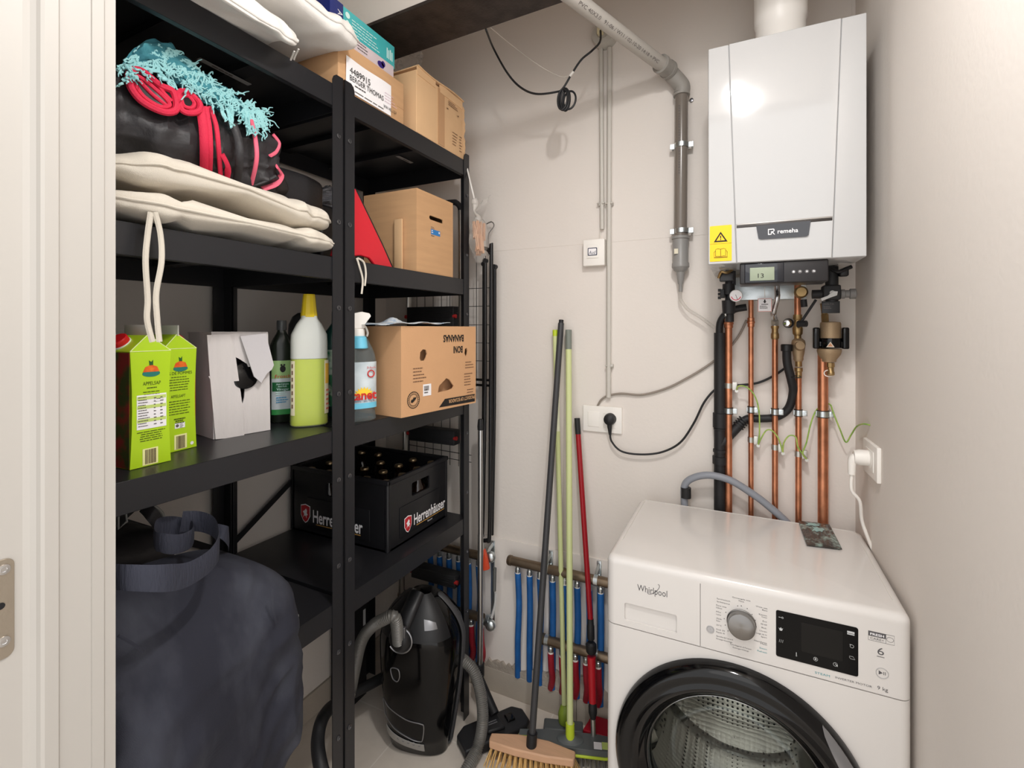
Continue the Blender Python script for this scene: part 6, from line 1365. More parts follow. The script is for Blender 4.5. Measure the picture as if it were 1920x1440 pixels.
m.tube([((b.x+e)/2+.0055*math.cos(q2*PI/8), Yt-.0002, (zf0+zf1)/2+.0045*math.sin(q2*PI/8)) for q2 in range(16)], .0003, 4, closed=True); m.build('badge_outline', pg, t)
c = F(1651, 1224); m = MB(); m.text('6', .020, (c.x-.005, Yt, c.z-.004), XP, ZP, fit=.0105, th=.0003); m.bars((c.x-.006, Yt, c.z-.0085), XP, ZP, .013, 1, .003, fill=1); m.build('sixth_sense_mark', pg, t)
c = F(1654, 1262); m = MB(); m.tube([(c.x+.0098*math.cos(q*PI/16), Yt-.0005, c.z+.0098*math.sin(q*PI/16)) for q in range(32)], .0006, 5, closed=True); m.build('start_button', mat('button_ring', (176, 174, 174), .4), t)
m = MB(); m.prism([(-.0055, -.004), (-.0055, .004), (.001, 0)], (c.x, Yt, c.z), XP, ZP, .0003); m.prism([(.002, -.003), (.003, -.003), (.003, .003), (.002, .003)], (c.x, Yt, c.z), XP, ZP, .0003); m.prism([(.0045, -.003), (.0055, -.003), (.0055, .003), (.0045, .003)], (c.x, Yt, c.z), XP, ZP, .0003); m.build('play_pause_symbol', pg, t)
zl = F(1528, 1262.5).z
a, b = F(1528, 1262), F(1556, 1262); m = MB(); m.text('STEAM', .0062, (a.x, Yt, F(1528, 1262.5).z), XP, ZP, fit=b.x-a.x, th=.0003); m.build('steam_text', tg_, t)
a, b = F(1566, 1262), F(1635, 1262); m = MB(); m.text('INVERTER MOTOR', .0056, (a.x, Yt, F(1566, 1271.5).z), XP, ZP, fit=b.x-a.x, th=.0003); m.build('motor_text', pg, t)
a, b = F(1645, 1262), F(1665, 1262); m = MB(); m.text('9 kg', .0098, (a.x, Yt, F(1645, 1292).z), XP, ZP, fit=b.x-a.x, th=.0003); m.build('load_text', pg, t)
# sachet
q = [W(x, y, Z=HM+.001) for x, y in ((1497, 978), (1555, 985), (1579, 1032), (1513, 1024))]
def sac(u, v):
    p = (q[0]*(1-u)+q[1]*u)*(1-v)+(q[3]*(1-u)+q[2]*u)*v; e = (math.sin(u*PI)*math.sin(v*PI))**.5
    return V((p.x, p.y, HM+.0035+.007*e+.003*e*noise.noise(V((u*6, v*6, 2)))+.0012*math.sin(u*40)*math.sin(v*PI)))
t = thing('sachet', 'small dark shiny sachet lying on top of the washing machine', 'sachet', q[0])
m = MB(); m.sheet(40, 32, sac, .0012); m.build('pouch', mat('sachet_dark', (52, 46, 42), .25, col2=(140, 160, 152), vscale=46, thr=(.48, .66), bump=.6, bscale=90, spec=.8), t)
m = MB(); P = lambda u, v: sac(u, v)+V((0, 0, .0013))
for (u0, u1, v0, v1) in ((.22, .58, .14, .26), (.34, .66, .34, .52)):
    m.sheet(10, 6, lambda u, v: P(u0+(u1-u0)*u+.05*math.sin(v*5), v0+(v1-v0)*v), .0003)
m.build('pale_print', mat('sachet_print', (150, 184, 180), .4), t)
# grey drain hose
Yh = YM2+.0135
m = MB(); m.tube(spl([W(1288, 985, Y=Yh), W(1283, 940, Y=Yh), W(1284, 910, Y=Yh), W(1300, 896, Y=Yh), W(1330, 891, Y=Yh), W(1368, 900, Y=Yh), W(1405, 922, Y=Yh), W(1440, 948, Y=Yh), W(1480, 985, Y=Yh), W(1510, 1030, Y=Yh)], 10), .0108, 16)
t = thing('drain_hose', 'grey drain hose arching up behind the washing machine', 'hose', W(1330, 895, Y=Yh)); m.build('hose', mat('hose_grey', (134, 138, 146), .45), t)
c = W(1286, 921, Y=Yh); m = MB(); m.cyl(c-V((0, 0, .02)), c+V((0, 0, .012)), .0155, n=20); m.build('hose_clip', rub, t)

# ================================================================ FLOOR-HEATING MANIFOLDS
Yf = YW-.045
def manifold(lab, xL, xR, zA, zB, nb, nr, px_top, px_red, brackets, valves=False, xLB=None):
    t = thing('heating_manifold', lab, 'manifold', ((xL+xR)/2, Yf, zA)); xLB = xL if xLB is None else xLB
    for x_, z in ((xL, zA), (xLB, zB)):
        m = MB(); m.cyl((x_, Yf, z), (xR, Yf, z), .0165, n=24); m.build('collector_bar', bronze, t)
        m = MB(); m.lathe([(.0165, 0), (.0185, -.002), (.0185, -.012), (.016, -.016), (.001, -.016)], (x_+.004, Yf, z), XP, 24); m.build('end_cap', bronze, t)
    for i, x_ in enumerate(px_top):
        m = MB(); m.lathe([(.0085, 0), (.0085, -.006), (.0105, -.008), (.0105, -.020), (.0095, -.024)], (x_, Yf, zA-.014), ZP, 12); m.build('coupling', zinc, t)
        m = MB(); m.cyl((x_, Yf, zA-.036), (x_, Yf, zA-.040), .0098, n=14); m.build('white_collar', whtp, t)
        m = MB(); R = random.Random(i); m.tube(spl([(x_, Yf, zA-.040), (x_+R.uniform(-.002, .002), Yf+.008, zA-.16), (x_*(Yf+.018)/Yf, Yf+.018, zA-.30), (x_*(YW-.013)/Yf, YW-.013, .14), (x_*(YW-.012)/Yf, YW-.012, .089)], 6), .0115, 14); m.build('blue_pipe', bluep, t)
    for i, x_ in enumerate(px_red):
        m = MB(); m.lathe([(.0085, 0), (.0085, -.006), (.0105, -.008), (.0105, -.020), (.0095, -.024)], (x_, Yf, zB-.014), ZP, 12); m.build('coupling', zinc, t)
        m = MB(); m.cyl((x_, Yf, zB-.036), (x_, Yf, zB-.042), .0100, n=14); m.build('white_collar', whtp, t)
        m = MB(); m.tube(spl([(x_, Yf, zB-.042), (x_, Yf+.006, zB-.10), (x_, Yf+.016, .14), (x_*(YW-.014)/Yf, YW-.014, .089)], 6), .0115, 14); m.build('red_pipe', redp, t)
    for x_ in brackets:
        m = MB(); m.box(x_-.008, x_+.008, YW-.010, YW-.006, zB-.03, zA+.05, .001); m.tube([(x_, YW-.01, zA+.035), (x_, Yf+.01, zA+.03), (x_, Yf-.004, zA+.018)], .004, 8, flat=.010) ; m.lathe([(.0168, -.007), (.0190, -.007), (.0190, .007), (.0168, .007)], (x_, Yf, zA), XP, 22, caps=False); m.lathe([(.0168, -.007), (.0190, -.007), (.0190, .007), (.0168, .007)], (x_, Yf, zB), XP, 22, caps=False); m.cyl((x_, Yf+.017, zA), (x_, YW, zA), .005, n=8); m.cyl((x_, Yf+.017, zB), (x_, YW, zB), .005, n=8); m.build('bracket', zinc, t)
    return t
zA = W(960, 1054, Y=Yf-.01).z; zB = W(1040, 1208, Y=Yf-.01).z
gx = lambda px: W(px, 1120, Y=Yf+.005).x
gr = lambda px: W(px, 1260, Y=Yf+.002).x
manifold('manifold of bronze bars with blue and red pipes behind the brooms', W(956, 1054, Y=Yf-.01).x, .20, zA, zB, 0, 0, [gx(p) for p in (972, 994, 1013, 1037, 1060, 1083, 1105, 1127)]+[gx(1127)+.044, gx(1127)+.088], [gr(p) for p in (1033, 1054, 1079, 1099, 1122)], [W(1026, 1075, Y=Yf).x, W(1118, 1095, Y=Yf).x], xLB=W(1018, 1195, Y=Yf-.01).x)
# second manifold half hidden behind the shelving
xr = W(921, 1060, Y=Yf).x
t = manifold('darker manifold with red and blue pipes partly hidden behind the shelving end post', -1.28, xr-.035, zA-.01, zB+.01, 0, 0, [xr-.055, xr-.10, xr-.145, xr-.19, xr-.235, xr-.28], [xr-.045, xr-.088, xr-.131, xr-.174], [xr-.012])
for py, mt in ((1045, 1), (1173, 0)):
    c = W(919, py, Y=Yf-.01); m = MB(); m.lathe([(.013, -.014), (.020, -.010), (.021, .0), (.018, .006), (.012, .010), (.001, .011)], c, (.1, -1, 0), 18); m.cyl((c.x-.02, Yf, c.z), (xr-.035, Yf, c.z), .012, n=14); m.build('ball_valve', zinc, t)
p0, p1 = W(911, 1018, Y=Yf-.03), W(913, 1068, Y=Yf-.03)
m = MB(); m.prism([(0, 0), (-.012, .0), (-.012, .070), (-.002, .080), (.006, .060), (.018, .008)], (p1.x-.004, Yf-.03, p1.z), XP, ZP, .014); m.build('red_lever', mat('orange_red', (206, 76, 46), .5), t, bevel=.002)
m = MB(); a, b = W(928, 1065, Y=Yf-.01), W(927, 1108, Y=Yf-.01); m.tube([a, b], .0065, 8); m.build('air_bleeder', mat('steel_dull', (110, 112, 110), .5, .6), t)
m = MB(); m.tube(spl([W(930, 1112, Y=Yf-.01), W(928, 1135, Y=Yf-.01), W(922, 1158, Y=Yf-.01)], 5), .0045, 8, rf=lambda q: .003+.003*q); m.build('pale_lever', mat('pale_grey_plastic', (196, 196, 194), .4), t)

# ================================================================ BROOMS
def pole(t, a, b, r, mt, nm='handle', n=16): m = MB(); m.cyl(a, b, r, n=n); return m.build(nm, mt, t)
Ytop = YW-.028
# wooden push broom
dk = mat('charcoal_pole', (60, 60, 62), .4); grn = mat('pale_green_pole', (202, 210, 152), .4); lgr = mat('lime_plastic', (186, 206, 50), .4); rd = mat('dark_red_pole', (150, 18, 30), .35)
hb = W(997, 1388, Z=.088); ht = W(1052, 606, Y=Ytop)
t = thing('broom', 'wooden headed broom with tan bristles and charcoal handle', 'broom', (hb.x, hb.y, 0))
pole(t, hb, ht, .0108, dk); dvec = (ht-hb).normalized(); pole(t, ht-dvec*.04, ht+dvec*.012, .0085, rub, 'grip_end')
m = MB(); m.cyl(hb-dvec*.030, hb+dvec*.022, .0165, n=20); m.build('handle_socket', rub, t)
hl_ = W(930, 1388, Z=.065); hr_ = W(1060, 1417, Z=.065); ax = (hr_-hl_); Lb = .265; ax.z = 0; ax.normalize(); sd = ZP.cross(ax)
MH = basis(V((hb.x, hb.y, .050))+ax*.0, ax, sd, ZP)
m = MB(MH); m.prism([(-.135, -.022), (-.05, -.030), (.05, -.030), (.135, -.022), (.138, -.010), (.138, .012), (.05, .030), (-.05, .030), (-.138, .012), (-.138, -.010)], (0, 0, 0), XP, YP, .024); m.build('broom_head', mat('beech_wood', (212, 168, 134), .55, bump=.15, bscale=40, stretch=(1, 8, 8), var=.05, vscale=12), t, bevel=.004)
m = MB(MH); R = random.Random(4)
for i in range(17):
    for j in range(4):
        bx0 = -.128+i*.016; by0 = -.018+j*.012; fx0 = bx0*1.12+R.uniform(-.004, .004); fy0 = by0*1.9+R.uniform(-.004, .004)
        for k in range(5):
            a_ = R.uniform(0, 6.28); m.tube([(bx0+.0018*math.cos(a_), by0+.0018*math.sin(a_), .002), (fx0+.0055*math.cos(a_), fy0+.0055*math.sin(a_), -.0495)], .0012, 4, rf=lambda q: .0013+.0006*q)
tag(m.build('bristles', mat('tan_bristle', (216, 178, 116), .8, var=.2, vscale=60), t), kind='stuff')
# grey and lime broom
hb = W(1069, 1378, Z=.085); ht = W(1066, 626, Y=Ytop)
t = thing('broom', 'grey plastic headed broom with lime socket and pale green handle', 'broom', (hb.x, hb.y, 0))
pole(t, hb, ht, .0105, grn); dvec = (ht-hb).normalized(); pole(t, ht-dvec*.055, ht+dvec*.014, .0112, mat('grey_grip', (120, 126, 118), .5), 'grip_end')
m = MB(); m.cyl(hb-dvec*.02, hb+dvec*.035, .0150, r2=.0140, n=20); m.build('lime_socket', lgr, t)
l_ = W(960, 1382, Z=.06); r_ = W(1130, 1400, Z=.06); ax = r_-l_; ax.z = 0; ax.normalize(); sd = ZP.cross(ax); MH = basis(V((hb.x+.0, hb.y, .046)), ax, sd, ZP)
gb = mat('slate_plastic', (88, 92, 92), .45)
m = MB(MH); m.prism([(-.165, -.020), (-.08, -.030), (.11, -.032), (.165, -.020), (.168, 0), (.165, .022), (.08, .032), (-.08, .032), (-.165, .022), (-.168, 0)], (0, 0, .004), XP, YP, .020); m.lathe([(.045, 0), (.042, .006), (.022, .012), (.016, .016)], (0, 0, .022), ZP, 28, sy=.62, xd=(1, 0, 0)); m.build('broom_head', gb, t, bevel=.004)
m = MB(MH); m.prism([(-.170, -.024), (-.08, -.034), (.11, -.036), (.170, -.024), (.172, .026), (.08, .036), (-.08, .036), (-.172, .026)], (0, 0, -.002), XP, YP, .008); m.build('lime_edge', lgr, t, bevel=.002)
m = MB(MH); m.box(-.168, -.11, -.022, -.004, .0245, .0262); m.build('lime_patch', lgr, t)
m = MB(MH); m.box(.075, .100, -.026, .0, .0243, .0250); m.build('white_label', pap, t); m = MB(MH); m.box(.101, .150, -.024, .002, .0243, .0250); m.build('green_label', mat('pale_lime', (196, 216, 120), .5), t)
m = MB(MH)
for i in range(24):
    for j in range(4):
        bx0 = -.155+i*.0135; by0 = -.02+j*.0135; fx0 = bx0*1.08+R.uniform(-.005, .005); fy0 = by0*1.7+R.uniform(-.005, .005)
        for k in range(3): m.tube([(bx0+R.uniform(-.002, .002), by0, 0), (fx0+R.uniform(-.005, .005), fy0+R.uniform(-.005, .005), -.0455)], .0011, 4)
tag(m.build('bristles', mat('grey_bristle', (112, 108, 104), .8), t), kind='stuff')
# thin green handle behind
ht = W(1041, 630, Y=Ytop); hb = W(1059, 1330, Z=.10)
t = thing('mop', 'mop with a thin pale green handle crossing behind the charcoal broom handle', 'mop', (hb.x, hb.y+.03, 0))
hb = V((hb.x-.012, hb.y+.030, .07)); pole(t, hb, ht, .0088, grn); dvec = (ht-hb).normalized(); pole(t, ht-dvec*.0, ht+dvec*.022, .0092, lgr, 'grip_end')
m = MB(); m.lathe([(.014, 0), (.024, .004), (.026, .03), (.018, .055), (.010, .062)], (hb.x+.004, hb.y, .03), ZP, 20); m.build('mop_joint', mat('olive_green', (130, 150, 50), .5), t)
m = MB(basis(V((hb.x+.02, hb.y+.0, .004)), ax, sd, ZP)); m.box(-.09, .045, -.028, .020, 0, .026, .006); m.build('mop_plate', gb, t)
m = MB(); c1 = W(1057, 760, Y=1.60); a_ = ht+(hb-ht)*.14; b_ = ht+(hb-ht)*.26; m.cyl(a_, b_, .0092, n=16); m.build('paper_label', mat('pale_label2', (226, 228, 200), .6), t)
# red mop
ht = W(1082, 784, Y=Ytop+.004); mid = W(1107, 1160, Y=1.575); hb = W(1113, 1395, Y=1.530); hb.z = max(hb.z, .05)
t = thing('flat_mop', 'flat mop with dark red handle and black joint next to the washing machine', 'mop', (hb.x, hb.y, 0))
dvec = (mid-ht).normalized(); pole(t, ht, ht+dvec*.055, .0100, rub, 'grip_end'); pole(t, ht+dvec*.05, mid, .0092, rd)
d2 = (hb-mid).normalized(); P_ = lambda py: mid+(hb-mid)*((py-1160)/(1395-1160))
m = MB(); m.lathe([(.0105, 0), (.011, .02), (.0125, .022), (.0125, .062), (.010, .066)], mid, d2, 18); m.lathe([(.012, 0), (.018, .006), (.017, .03), (.012, .036)], P_(1206), d2, 14); m.build('black_joint', rub, t)
m = MB(); m.cyl(P_(1234), P_(1322), .0140, r2=.0120, n=18); m.build('red_sleeve', mat('signal_red', (176, 20, 34), .4), t)
m = MB(); m.lathe([(.010, 0), (.014, .01), (.014, .03), (.008, .05), (.007, .07)], P_(1322), d2, 16); m.build('lower_joint', rub, t)
m = MB(); m.cyl(P_(1350), P_(1392), .0085, n=12); m.build('steel_fork', alu, t)
m = MB(basis(V((hb.x+.012, hb.y+.045, .006)), V((1, .06, 0)).normalized(), V((-.06, 1, 0)).normalized(), ZP)); m.prism([(-.055, -.03), (.118, -.03), (.118, .045), (-.04, .045)], (0, 0, 0), XP, YP, .060); m.build('red_mop_head', mat('signal_red2', (150, 16, 34), .45), t, bevel=.004)
c = W(1062, 1360, Z=.036)
m = MB(); m.prism([(0, 0), (.016, .0), (.034, .026), (.024, .030)], (hb.x-.125, hb.y-.01, .006), XP, YP, .027); m.build('blue_edge', mat('royal_blue', (20, 50, 120), .4), t)
m = MB(basis(V((hb.x-.035, hb.y+.0, .0345)), XP, YP, ZP)); m.text('VI', .02, (0, 0, 0), XP, YP, th=.0003); m.build('white_letters', pap, t)

# ================================================================ VACUUM CLEANER
n = V((.22, -.975, 0)).normalized(); rx_ = ZP.cross(n); C0 = V((-.985, 1.330, .006)); Hv = .495
lean = V((.0, .02, 0))
aw = lambda s: (.100+.038*math.sin(min(1, s*1.35)*PI*.5))*(1 if s < .72 else math.cos((s-.72)/.28*PI*.5*.86)**.75)
bd_ = lambda s: (.070+.045*math.sin(PI*min(1, s*1.1)*.5))*(1 if s < .75 else math.cos((s-.75)/.25*PI*.5*.82)**.8)*(1-.25*max(0, .12-s)/.12)
def Vp(th, s, k=1):
    a = aw(s)*k; b = bd_(s)*k; c, si = math.cos(th), math.sin(th); sp_ = lambda x, e: math.copysign(abs(x)**e, x)
    return C0+rx_*(a*sp_(c, .8))+n*(b*sp_(si, .75))+V((0, 0, Hv*s))+lean*s
def Vf(xf, s, off=.0):
    c = max(-1, min(1, xf)); th = math.acos(max(-1, min(1, math.copysign(abs(c)**(1/.8), c)))); p = Vp(th, s); return p+n*off
t = thing('vacuum_cleaner', 'glossy black vacuum cleaner standing upright on the floor under the shelves', 'vacuum cleaner', C0)
gb2 = mat('vacuum_black', (5, 5, 6), .12, coat=.1, spec=.35)
m = MB(); m.grid(72, 60, lambda u, v: Vp(u*2*PI, v), cu=True, caps=True); body = m.build('body', gb2, t)
rim = mat('bumper_grey', (62, 62, 64), .5)
pts = [Vp(0, .02+s/40*.96, 1.035)-n*.012 for s in range(41)]+[Vp(PI, .98-s/40*.96, 1.035)-n*.012 for s in range(41)]
m = MB(); m.tube(pts, .006, 8, closed=True, flat=.013, up=n); m.build('bumper_strip', rim, t)
m = MB(); m.grid(40, 16, lambda u, v: Vp(PI*.12+u*PI*.76, .80+.205*v, 1.0)+n*.007+V((0, 0, .012*v)), caps=False); m.build('handle_cover', mat('soft_black', (24, 24, 26), .45), t)
m = MB(); m.tube(spl([Vf(-.30, .84, .016), Vf(-.22, .91, .022), Vf(-.15, .96, .022)+V((0, 0, .006)), Vf(-.1, 1.0, .0)+V((0, 0, .018))], 8), .012, 12, flat=.026, up=rx_); m.build('carry_handle', blkp, t)
m = MB(); m.sheet(10, 10, lambda u, v: Vf(.45+.33*u, .87+.10*v, .012), .001); m.build('reflection_patch', mat('pewter_and_reflection', (110, 110, 112), .3, .7), t)  # grey metallic sheet painting a shiny reflection onto the black body
sil = mat('pewter_line', (150, 150, 152), .35, .8)
def outline(pp, r=.0017, nm='pewter_outline'): m = MB(); m.tube(spl([Vf(x, s, .0015) for x, s in pp], 6, closed=True), r, 6, closed=True); m.build(nm, sil, t)
outline([(-.86, .34), (-.6, .315), (-.1, .275), (.30, .262), (.40, .245), (.38, .155), (.30, .135), (0, .145), (-.5, .185), (-.84, .235), (-.88, .28)])
outline([(-.46, .60), (-.26, .61), (-.22, .57), (-.26, .535), (-.32, .525), (-.42, .54)])
m = MB(); m.sheet(24, 6, lambda u, v: Vf(-.86+1.28*u, .050+.035*u*0+(.062)*v+.055*(1-u)**1.4, .0025), .002); m.build('silver_foot_panel', mat('silver_paint', (158, 156, 153), .4, .25), t)
for i, xf in enumerate((-.38, -.22, -.06, .10, .27)):
    m = MB(); p = Vf(xf, .128-.006*i, .003); m.lathe([(.0055, 0), (.005, .001), (.001, .0012)], p-n*.001, n, 14); m.build('control_symbol', mat('symbol_grey', (120, 120, 122), .5), t)
hi = Vf(-.20, .815, .0); m = MB(); m.lathe([(.040, -.012), (.040, .010), (.034, .022), (.026, .028)], hi, (n*.9-rx_*.25+ZP*.1), 28); m.build('hose_connector', mat('soft_black', (24, 24, 26), .45), t)
m = MB(); m.tube([hi+(n*.014)+rx_*.041*math.cos(q*PI/20)+ZP*.041*math.sin(q*PI/20) for q in range(-16, 14)], .0028, 6); m.build('connector_ring', sil, t)
m = MB(); m.box(-.012, .012, -.006, .006, 0, .034, .003); m.M = Matrix.Identity(4); m.v = [hi+rx_*(v.x+.014)+n*(v.y+.026)+ZP*(v.z+.018) for v in m.v]; m.build('release_catch', mat('pewter_and_reflection', (110, 110, 112), .3, .7), t)
def ribbed(pts, r, nm, mt, parent, lab=None):
    P_ = spl(pts, 14); L = [0]
    for a, b in zip(P_, P_[1:]): L.append(L[-1]+(b-a).length)
    N = int(L[-1]/.0018); Q = []
    j = 0
    for i in range(N+1):
        d = L[-1]*i/N
        while j < len(L)-2 and L[j+1] < d: j += 1
        f = (d-L[j])/max(1e-9, L[j+1]-L[j]); Q.append(P_[j]+(P_[j+1]-P_[j])*f)
    m = MB(); cnt = [0]
    m.tube(Q, r, 16, rf=lambda q: r*(1+(.09 if int(round(q*(len(Q)-1))) % 3 == 0 else -.05))); return m.build(nm, mt, parent)
hm = mat('hose_charcoal', (112, 110, 106), .38, .2)
H = lambda px, py, X: W(px, py, X=X)
fw_ = V((-SY, CY, 0)); t0_ = hi.dot(fw_); HD = lambda px, py, d=0: W(px, py, D=t0_+d)
p0 = hi+n*.024
ribbed([p0, HD(740, 1158, -.045), HD(716, 1163, -.04), HD(694, 1178, -.02), HD(677, 1204, -.01), HD(666, 1250, .01), HD(656, 1300, .03), H(645, 1330, -1.10)], .0175, 'suction_hose', hm, t)
m = MB(); m.tube(spl([H(645, 1330, -1.10), H(628, 1322, -1.05), H(606, 1345, -1.0), H(596, 1385, -.97), H(600, 1430, -.93), H(612, 1470, -.90)], 8), .0165, 14); m.build('hose_end_tube', rub, t)
ribbed([W(x, y, D=d) for x, y, d in ((842, 1226, 1.68), (866, 1236, 1.63), (888, 1258, 1.605), (901, 1300, 1.585), (905, 1350, 1.565), (896, 1400, 1.55), (872, 1448, 1.49), (848, 1492, 1.455))], .0175, 'hose_loop', hm, t)
m = MB(); m.tube(spl([H(660, 1300, -1.20), H(690, 1285, -1.18), H(722, 1268, -1.16)], 6), .017, 14); m.build('hose_tail', rub, t)
# wand with floor nozzle
Yw2 = 1.548
t = thing('vacuum_wand', 'steel telescopic vacuum tube with black floor nozzle beside the end post', 'vacuum wand', W(905, 1270, Y=Yw2))
a = W(901, 800, Y=Yw2); b = W(901, 1002, Y=Yw2); c = W(900, 1246, Y=Yw2)
m = MB(); m.cyl(b-V((0, 0, .01)), a, .0098, n=18); m.build('inner_tube', steel, t); m = MB(); m.cyl(c, b, .0108, n=18); m.build('outer_tube', steel, t)
m = MB(); m.lathe([(.011, 0), (.012, .012), (.010, .035), (.008, .04)], a-V((0, 0, .012)), ZP, 16); m.build('tube_tip', rub, t)
nz = W(925, 1368, Z=.028)
m = MB(); m.tube(spl([c+V((0, 0, .004)), c-V((0, 0, .04)), V((c.x+.005, c.y-.015, .12)), V((nz.x-.01, nz.y+.03, .055))], 6), .016, 16); m.build('nozzle_neck', rub, t)
e1_, e2_ = W(862, 1395, Z=.02), W(985, 1345, Z=.02); ax = (e2_-e1_); ax.z = 0; L = ax.length; ax.normalize(); sd = ZP.cross(ax)
m = MB(basis(V(((e1_+e2_)/2).to_tuple()[:2]+(.0,)), ax, sd, ZP)); m.prism([(-L/2, -.055), (-L/2-.004, .02), (-L/2+.03, .045), (L/2-.03, .050), (L/2, .022), (L/2, -.035), (L/2-.02, -.052)], (0, 0, .004), XP, YP, .034)
m.prism([(-.035, -.03), (.03, -.034), (.026, .048), (-.03, .052)], (0, 0, .036), XP, YP, .014); m.build('floor_nozzle', mat('nozzle_black', (34, 34, 36), .5), t, bevel=.006)
m = MB(basis(V(((e1_+e2_)/2).to_tuple()[:2]+(.0,)), ax, sd, ZP)); m.box(.048, .078, -.014, .020, .036, .044, .004); m.build('nozzle_pedal', blkg, t)
m = MB(basis(V(((e1_+e2_)/2).to_tuple()[:2]+(.0,)), ax, sd, ZP)); m.bars((-.022, .0, .0505), XP, YP, .034, 2, .009, fill=1, h=.5); m.build('nozzle_print', mat('symbol_grey', (170, 170, 172), .5), t)
# dark flat thing behind the vacuum
a = W(679, 1260, X=-1.30); t = thing('boxed_accessory', 'black carton with small white label standing against the left wall behind the vacuum', 'box', (a.x, a.y, 0))
m = MB(); m.box(-1.388, -1.30, a.y-.07, a.y+.025, .0005, .36, .003); m.build('carton_body', mat('matt_black', (16, 16, 18), .6), t)
m = MB(); m.box(-1.2998, -1.2994, a.y+.005, a.y+.018, .27, .33); m.build('barcode_label', mat('grey_label', (190, 190, 190), .6), t)

# ================================================================ LADDER, DRYING RACK, PEG BAG
YL = 1.548
def L_(px, py, y=YL): return W(px, py, Y=y)
t = thing('step_ladder', 'folded aluminium step ladder with black treads standing behind the shelving', 'ladder', L_(805, 1200))
for a_, b_, c_ in ((770, 560, 0), (864, 560, 1)):
    tp_ = L_(a_, 395 if c_ else 430); bt2 = L_(a_+(6 if c_ else -58), 1300); bt2 = V((tp_.x+(.015 if c_ else -.055), YL, .02))
    m = MB(); m.tube([tp_, bt2], .011, 10, flat=.013, up=(0, 1, 0)); m.build('side_rail', alu, t)
    m = MB(); m.cyl(bt2-V((0, 0, .018)), bt2+V((0, 0, .012)), .016, n=12); m.build('rubber_foot', rub, t)
rl, rr = L_(770, 430).x, L_(864, 395).x
m = MB(); zz_ = L_(864, 395).z; m.tube(spl([(rr, YL, zz_), (rr-.002, YL, zz_+.012), (rr-.018, YL, zz_+.030), (rr-.045, YL, zz_+.036), (rl+.045, YL, zz_+.036), (rl+.018, YL, zz_+.030), (rl+.002, YL, zz_+.01), (rl, YL, zz_-.02)], 6), .011, 12); m.build('top_bow', rub, t)
for py0, py1 in ((576, 612), (800, 826), (1060, 1082)):
    a = L_(800, py0); b = L_(800, py1); k = (a.z-1.0)*-.035; m = MB(); m.box(rl+k*.6-.0+.012, rr-.012+k*.2, YL-.028, YL+.02, b.z, a.z, .003); m.build('tread', mat('tread_black', (30, 30, 32), .6, bump=.8, bscale=20, stretch=(1, 1, 14)), t)
    for x_ in (rl+k*.6+.008, rr-.010+k*.2): m = MB(); m.cyl((x_-.006, YL-.022, (a.z+b.z)/2), (x_+.006, YL-.022, (a.z+b.z)/2), .0075, n=12); m.build('red_end_cap', mat('cap_red', (160, 36, 36), .5), t)
YR = 1.600
def R_(px, py, y=YR): return W(px, py, Y=y)
t = thing('drying_rack', 'folded black wire drying rack leaning in the corner beyond the shelving', 'rack', R_(900, 1000))
xa, xb = R_(765, 700).x, R_(926, 700).x; zt_ = R_(918, 466).z; zb_ = R_(910, 1010).z
bt3 = mat('black_tube', (18, 18, 20), .28)
m = MB(); m.tube(spl([(xb-.05, YR-.02, zt_), (xb-.02, YR-.02, zt_-.004), (xb-.004, YR-.02, zt_-.022), (xb, YR-.02, zt_-.05), (xb-.004, YR-.02, .9), (xb-.008, YR-.02, zb_+.03), (xb-.018, YR-.02, zb_+.006), (xb-.05, YR-.02, zb_)], 8), .0075, 10); m.build('outer_frame', bt3, t)
for k, (dx, y_) in enumerate(((-.020, YR-.03), (-.034, YR-.015), (.004, YR), (-.010, YR+.012))):
    m = MB(); m.tube(spl([(xb+dx, y_, zt_-.055-.01*k), (xb+dx-.002, y_, 1.1), (xb+dx-.012, y_, zb_+.02+.02*(k % 2))], 4), .0065, 10); m.build('frame_tube', bt3, t)
    m = MB(); m.cyl((xb+dx, y_-.008, zt_-.05-.01*k), (xb+dx, y_+.008, zt_-.05-.01*k), .009, n=12); m.build('hinge_cap', rub, t)
m = MB(); m.tube([(xa, YR, zt_-.30), (xa, YR, zb_+.05)], .0065, 10); m.build('frame_tube', bt3, t)
for py in (712, 722): z = R_(900, py).z; m = MB(); m.tube([(xa, YR, z), (xb-.01, YR, z)], .005, 8); m.build('cross_bar', bt3, t)
k = 0
ztw = R_(905, 470).z
x_ = xa+.045
while x_ < xb-.03:
    m = MB(); m.tube([(x_, YR, ztw-.12 if x_ < xb-.12 else ztw-.02), (x_, YR, R_(900, 880).z if x_ < xb-.12 else R_(900, 725).z)], .0013, 5); m.build('rack_wire', bt3, t); x_ += .040
for py in (540, 574, 609, 643, 677): z = R_(905, py).z; m = MB(); m.tube([(xa, YR+.003, z), (xb-.012, YR+.003, z)], .0013, 5); m.build('rack_wire', bt3, t)
for py in (845, 858): z = R_(850, py).z; m = MB(); m.tube([(xa, YR+.003, z), (xb-.10, YR+.003, z-.01)], .0015, 5); m.build('rack_wire', bt3, t)
t0 = R_(897, 760, YL-.0)
tag(MB().box(t0.x-.012, t0.x+.012, YL-.03, YL-.006, R_(897, 788, YL).z, R_(897, 735, YL).z, .003).build('wall_bracket', mat('bracket_grey', (150, 148, 144), .5)), 'grey plastic bracket between the shelving end post and the drying rack', 'bracket') if False else None
m = MB(); m.tube(spl([W(912, 420, Y=1.62), W(922, 416, Y=1.62), W(926, 424, Y=1.62), W(917, 438, Y=1.62), W(916, 452, Y=1.62), W(916, 480, Y=1.62)], 6), .0022, 7)
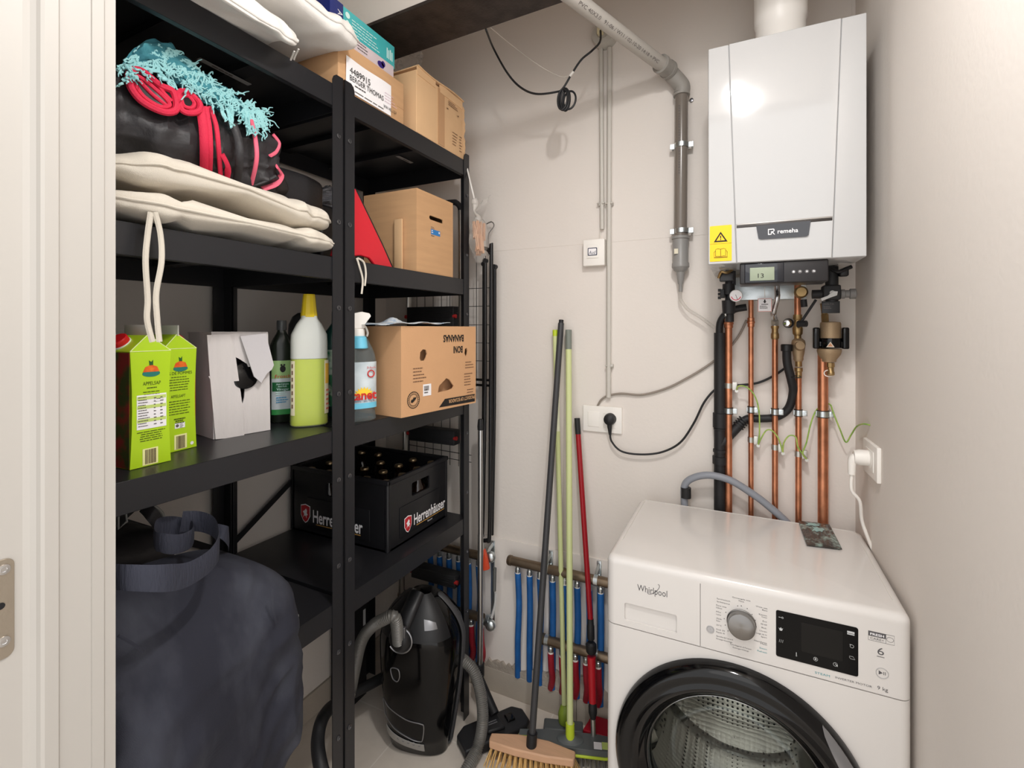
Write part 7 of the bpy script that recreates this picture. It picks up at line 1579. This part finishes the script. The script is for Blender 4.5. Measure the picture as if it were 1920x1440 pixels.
tag(m.build('coat_hook', steel), 'bent steel hook standing above the drying rack', 'hook')
# bag of pegs
XG = -.872
t = thing('peg_bag', 'clear plastic bag of wooden clothes pegs hanging from the end of the shelving', 'bag', W(897, 440, X=XG))
film = mat('bag_film', (244, 242, 238), .25, trans=.75, ior=1.1, alpha=.35, bump=.5, bscale=60)
G = lambda px, py, x=XG: W(px, py, X=x)
m = MB(); m.tube(spl([G(873, 303, -.90), G(877, 320, -.895), G(884, 350), G(890, 375)], 6), .0045, 8, flat=.002); m.build('hanging_strip', mat('white_film', (232, 230, 226), .4), t)
m = MB(); m.tube(spl([G(889, 372), G(891, 384), G(889, 396), G(897, 408), G(893, 415)], 6), .010, 10, rf=lambda q: .009+.005*math.sin(q*9)); m.build('knot', mat('white_film2', (226, 222, 216), .4, trans=.3, alpha=.8, bump=.6, bscale=80), t)
m = MB(); m.sheet(12, 8, lambda u, v: G(892+22*u+6*v, 392-18*u-14*v+10*abs(v-.5))+V((.004*math.sin(u*9), 0, 0)), .0006); m.build('bag_ear', film, t)
cg = G(898, 447)
m = MB(); 
def pb(u, v):
    a = u*2*PI; r = math.sin(v**.8*PI*.97)**.7*.5+.08; k = 1+.2*noise.noise(V((math.cos(a)*2, math.sin(a)*2, v*4)))
    return V((cg.x+.036*r*1.5*math.cos(a)*k, cg.y+.050*r*1.5*math.sin(a)*k, G(898, 408).z+(G(898, 492).z-G(898, 408).z)*v))
m.grid(32, 24, pb, cu=True, caps=True); m.build('bag_film', film, t)
pm = mat('peg_wood', (212, 170, 140), .6); R = random.Random(2)
p0_ = None
tp0 = thing('clothes_peg', 'small wooden clothes peg inside the clear hanging bag', 'peg', cg, 'clothes pegs in the hanging bag')
m = MB(Matrix.Translation(cg)); m.box(-.0045, -.0005, -.004, .004, -.032, .032, .001); m.box(.0008, .0048, -.004, .004, -.032, .032, .001); m.build('peg_wood', pm, tp0)
for k in range(15):
    q = dup(tp0, (R.uniform(-.010, .010), -.030+.0082*(k % 8), R.uniform(-.008, .006)+(.024 if k > 7 else -.022)))
    q.rotation_euler = (R.uniform(-.2, .2), R.uniform(-.2, .2), R.uniform(-.5, .5))
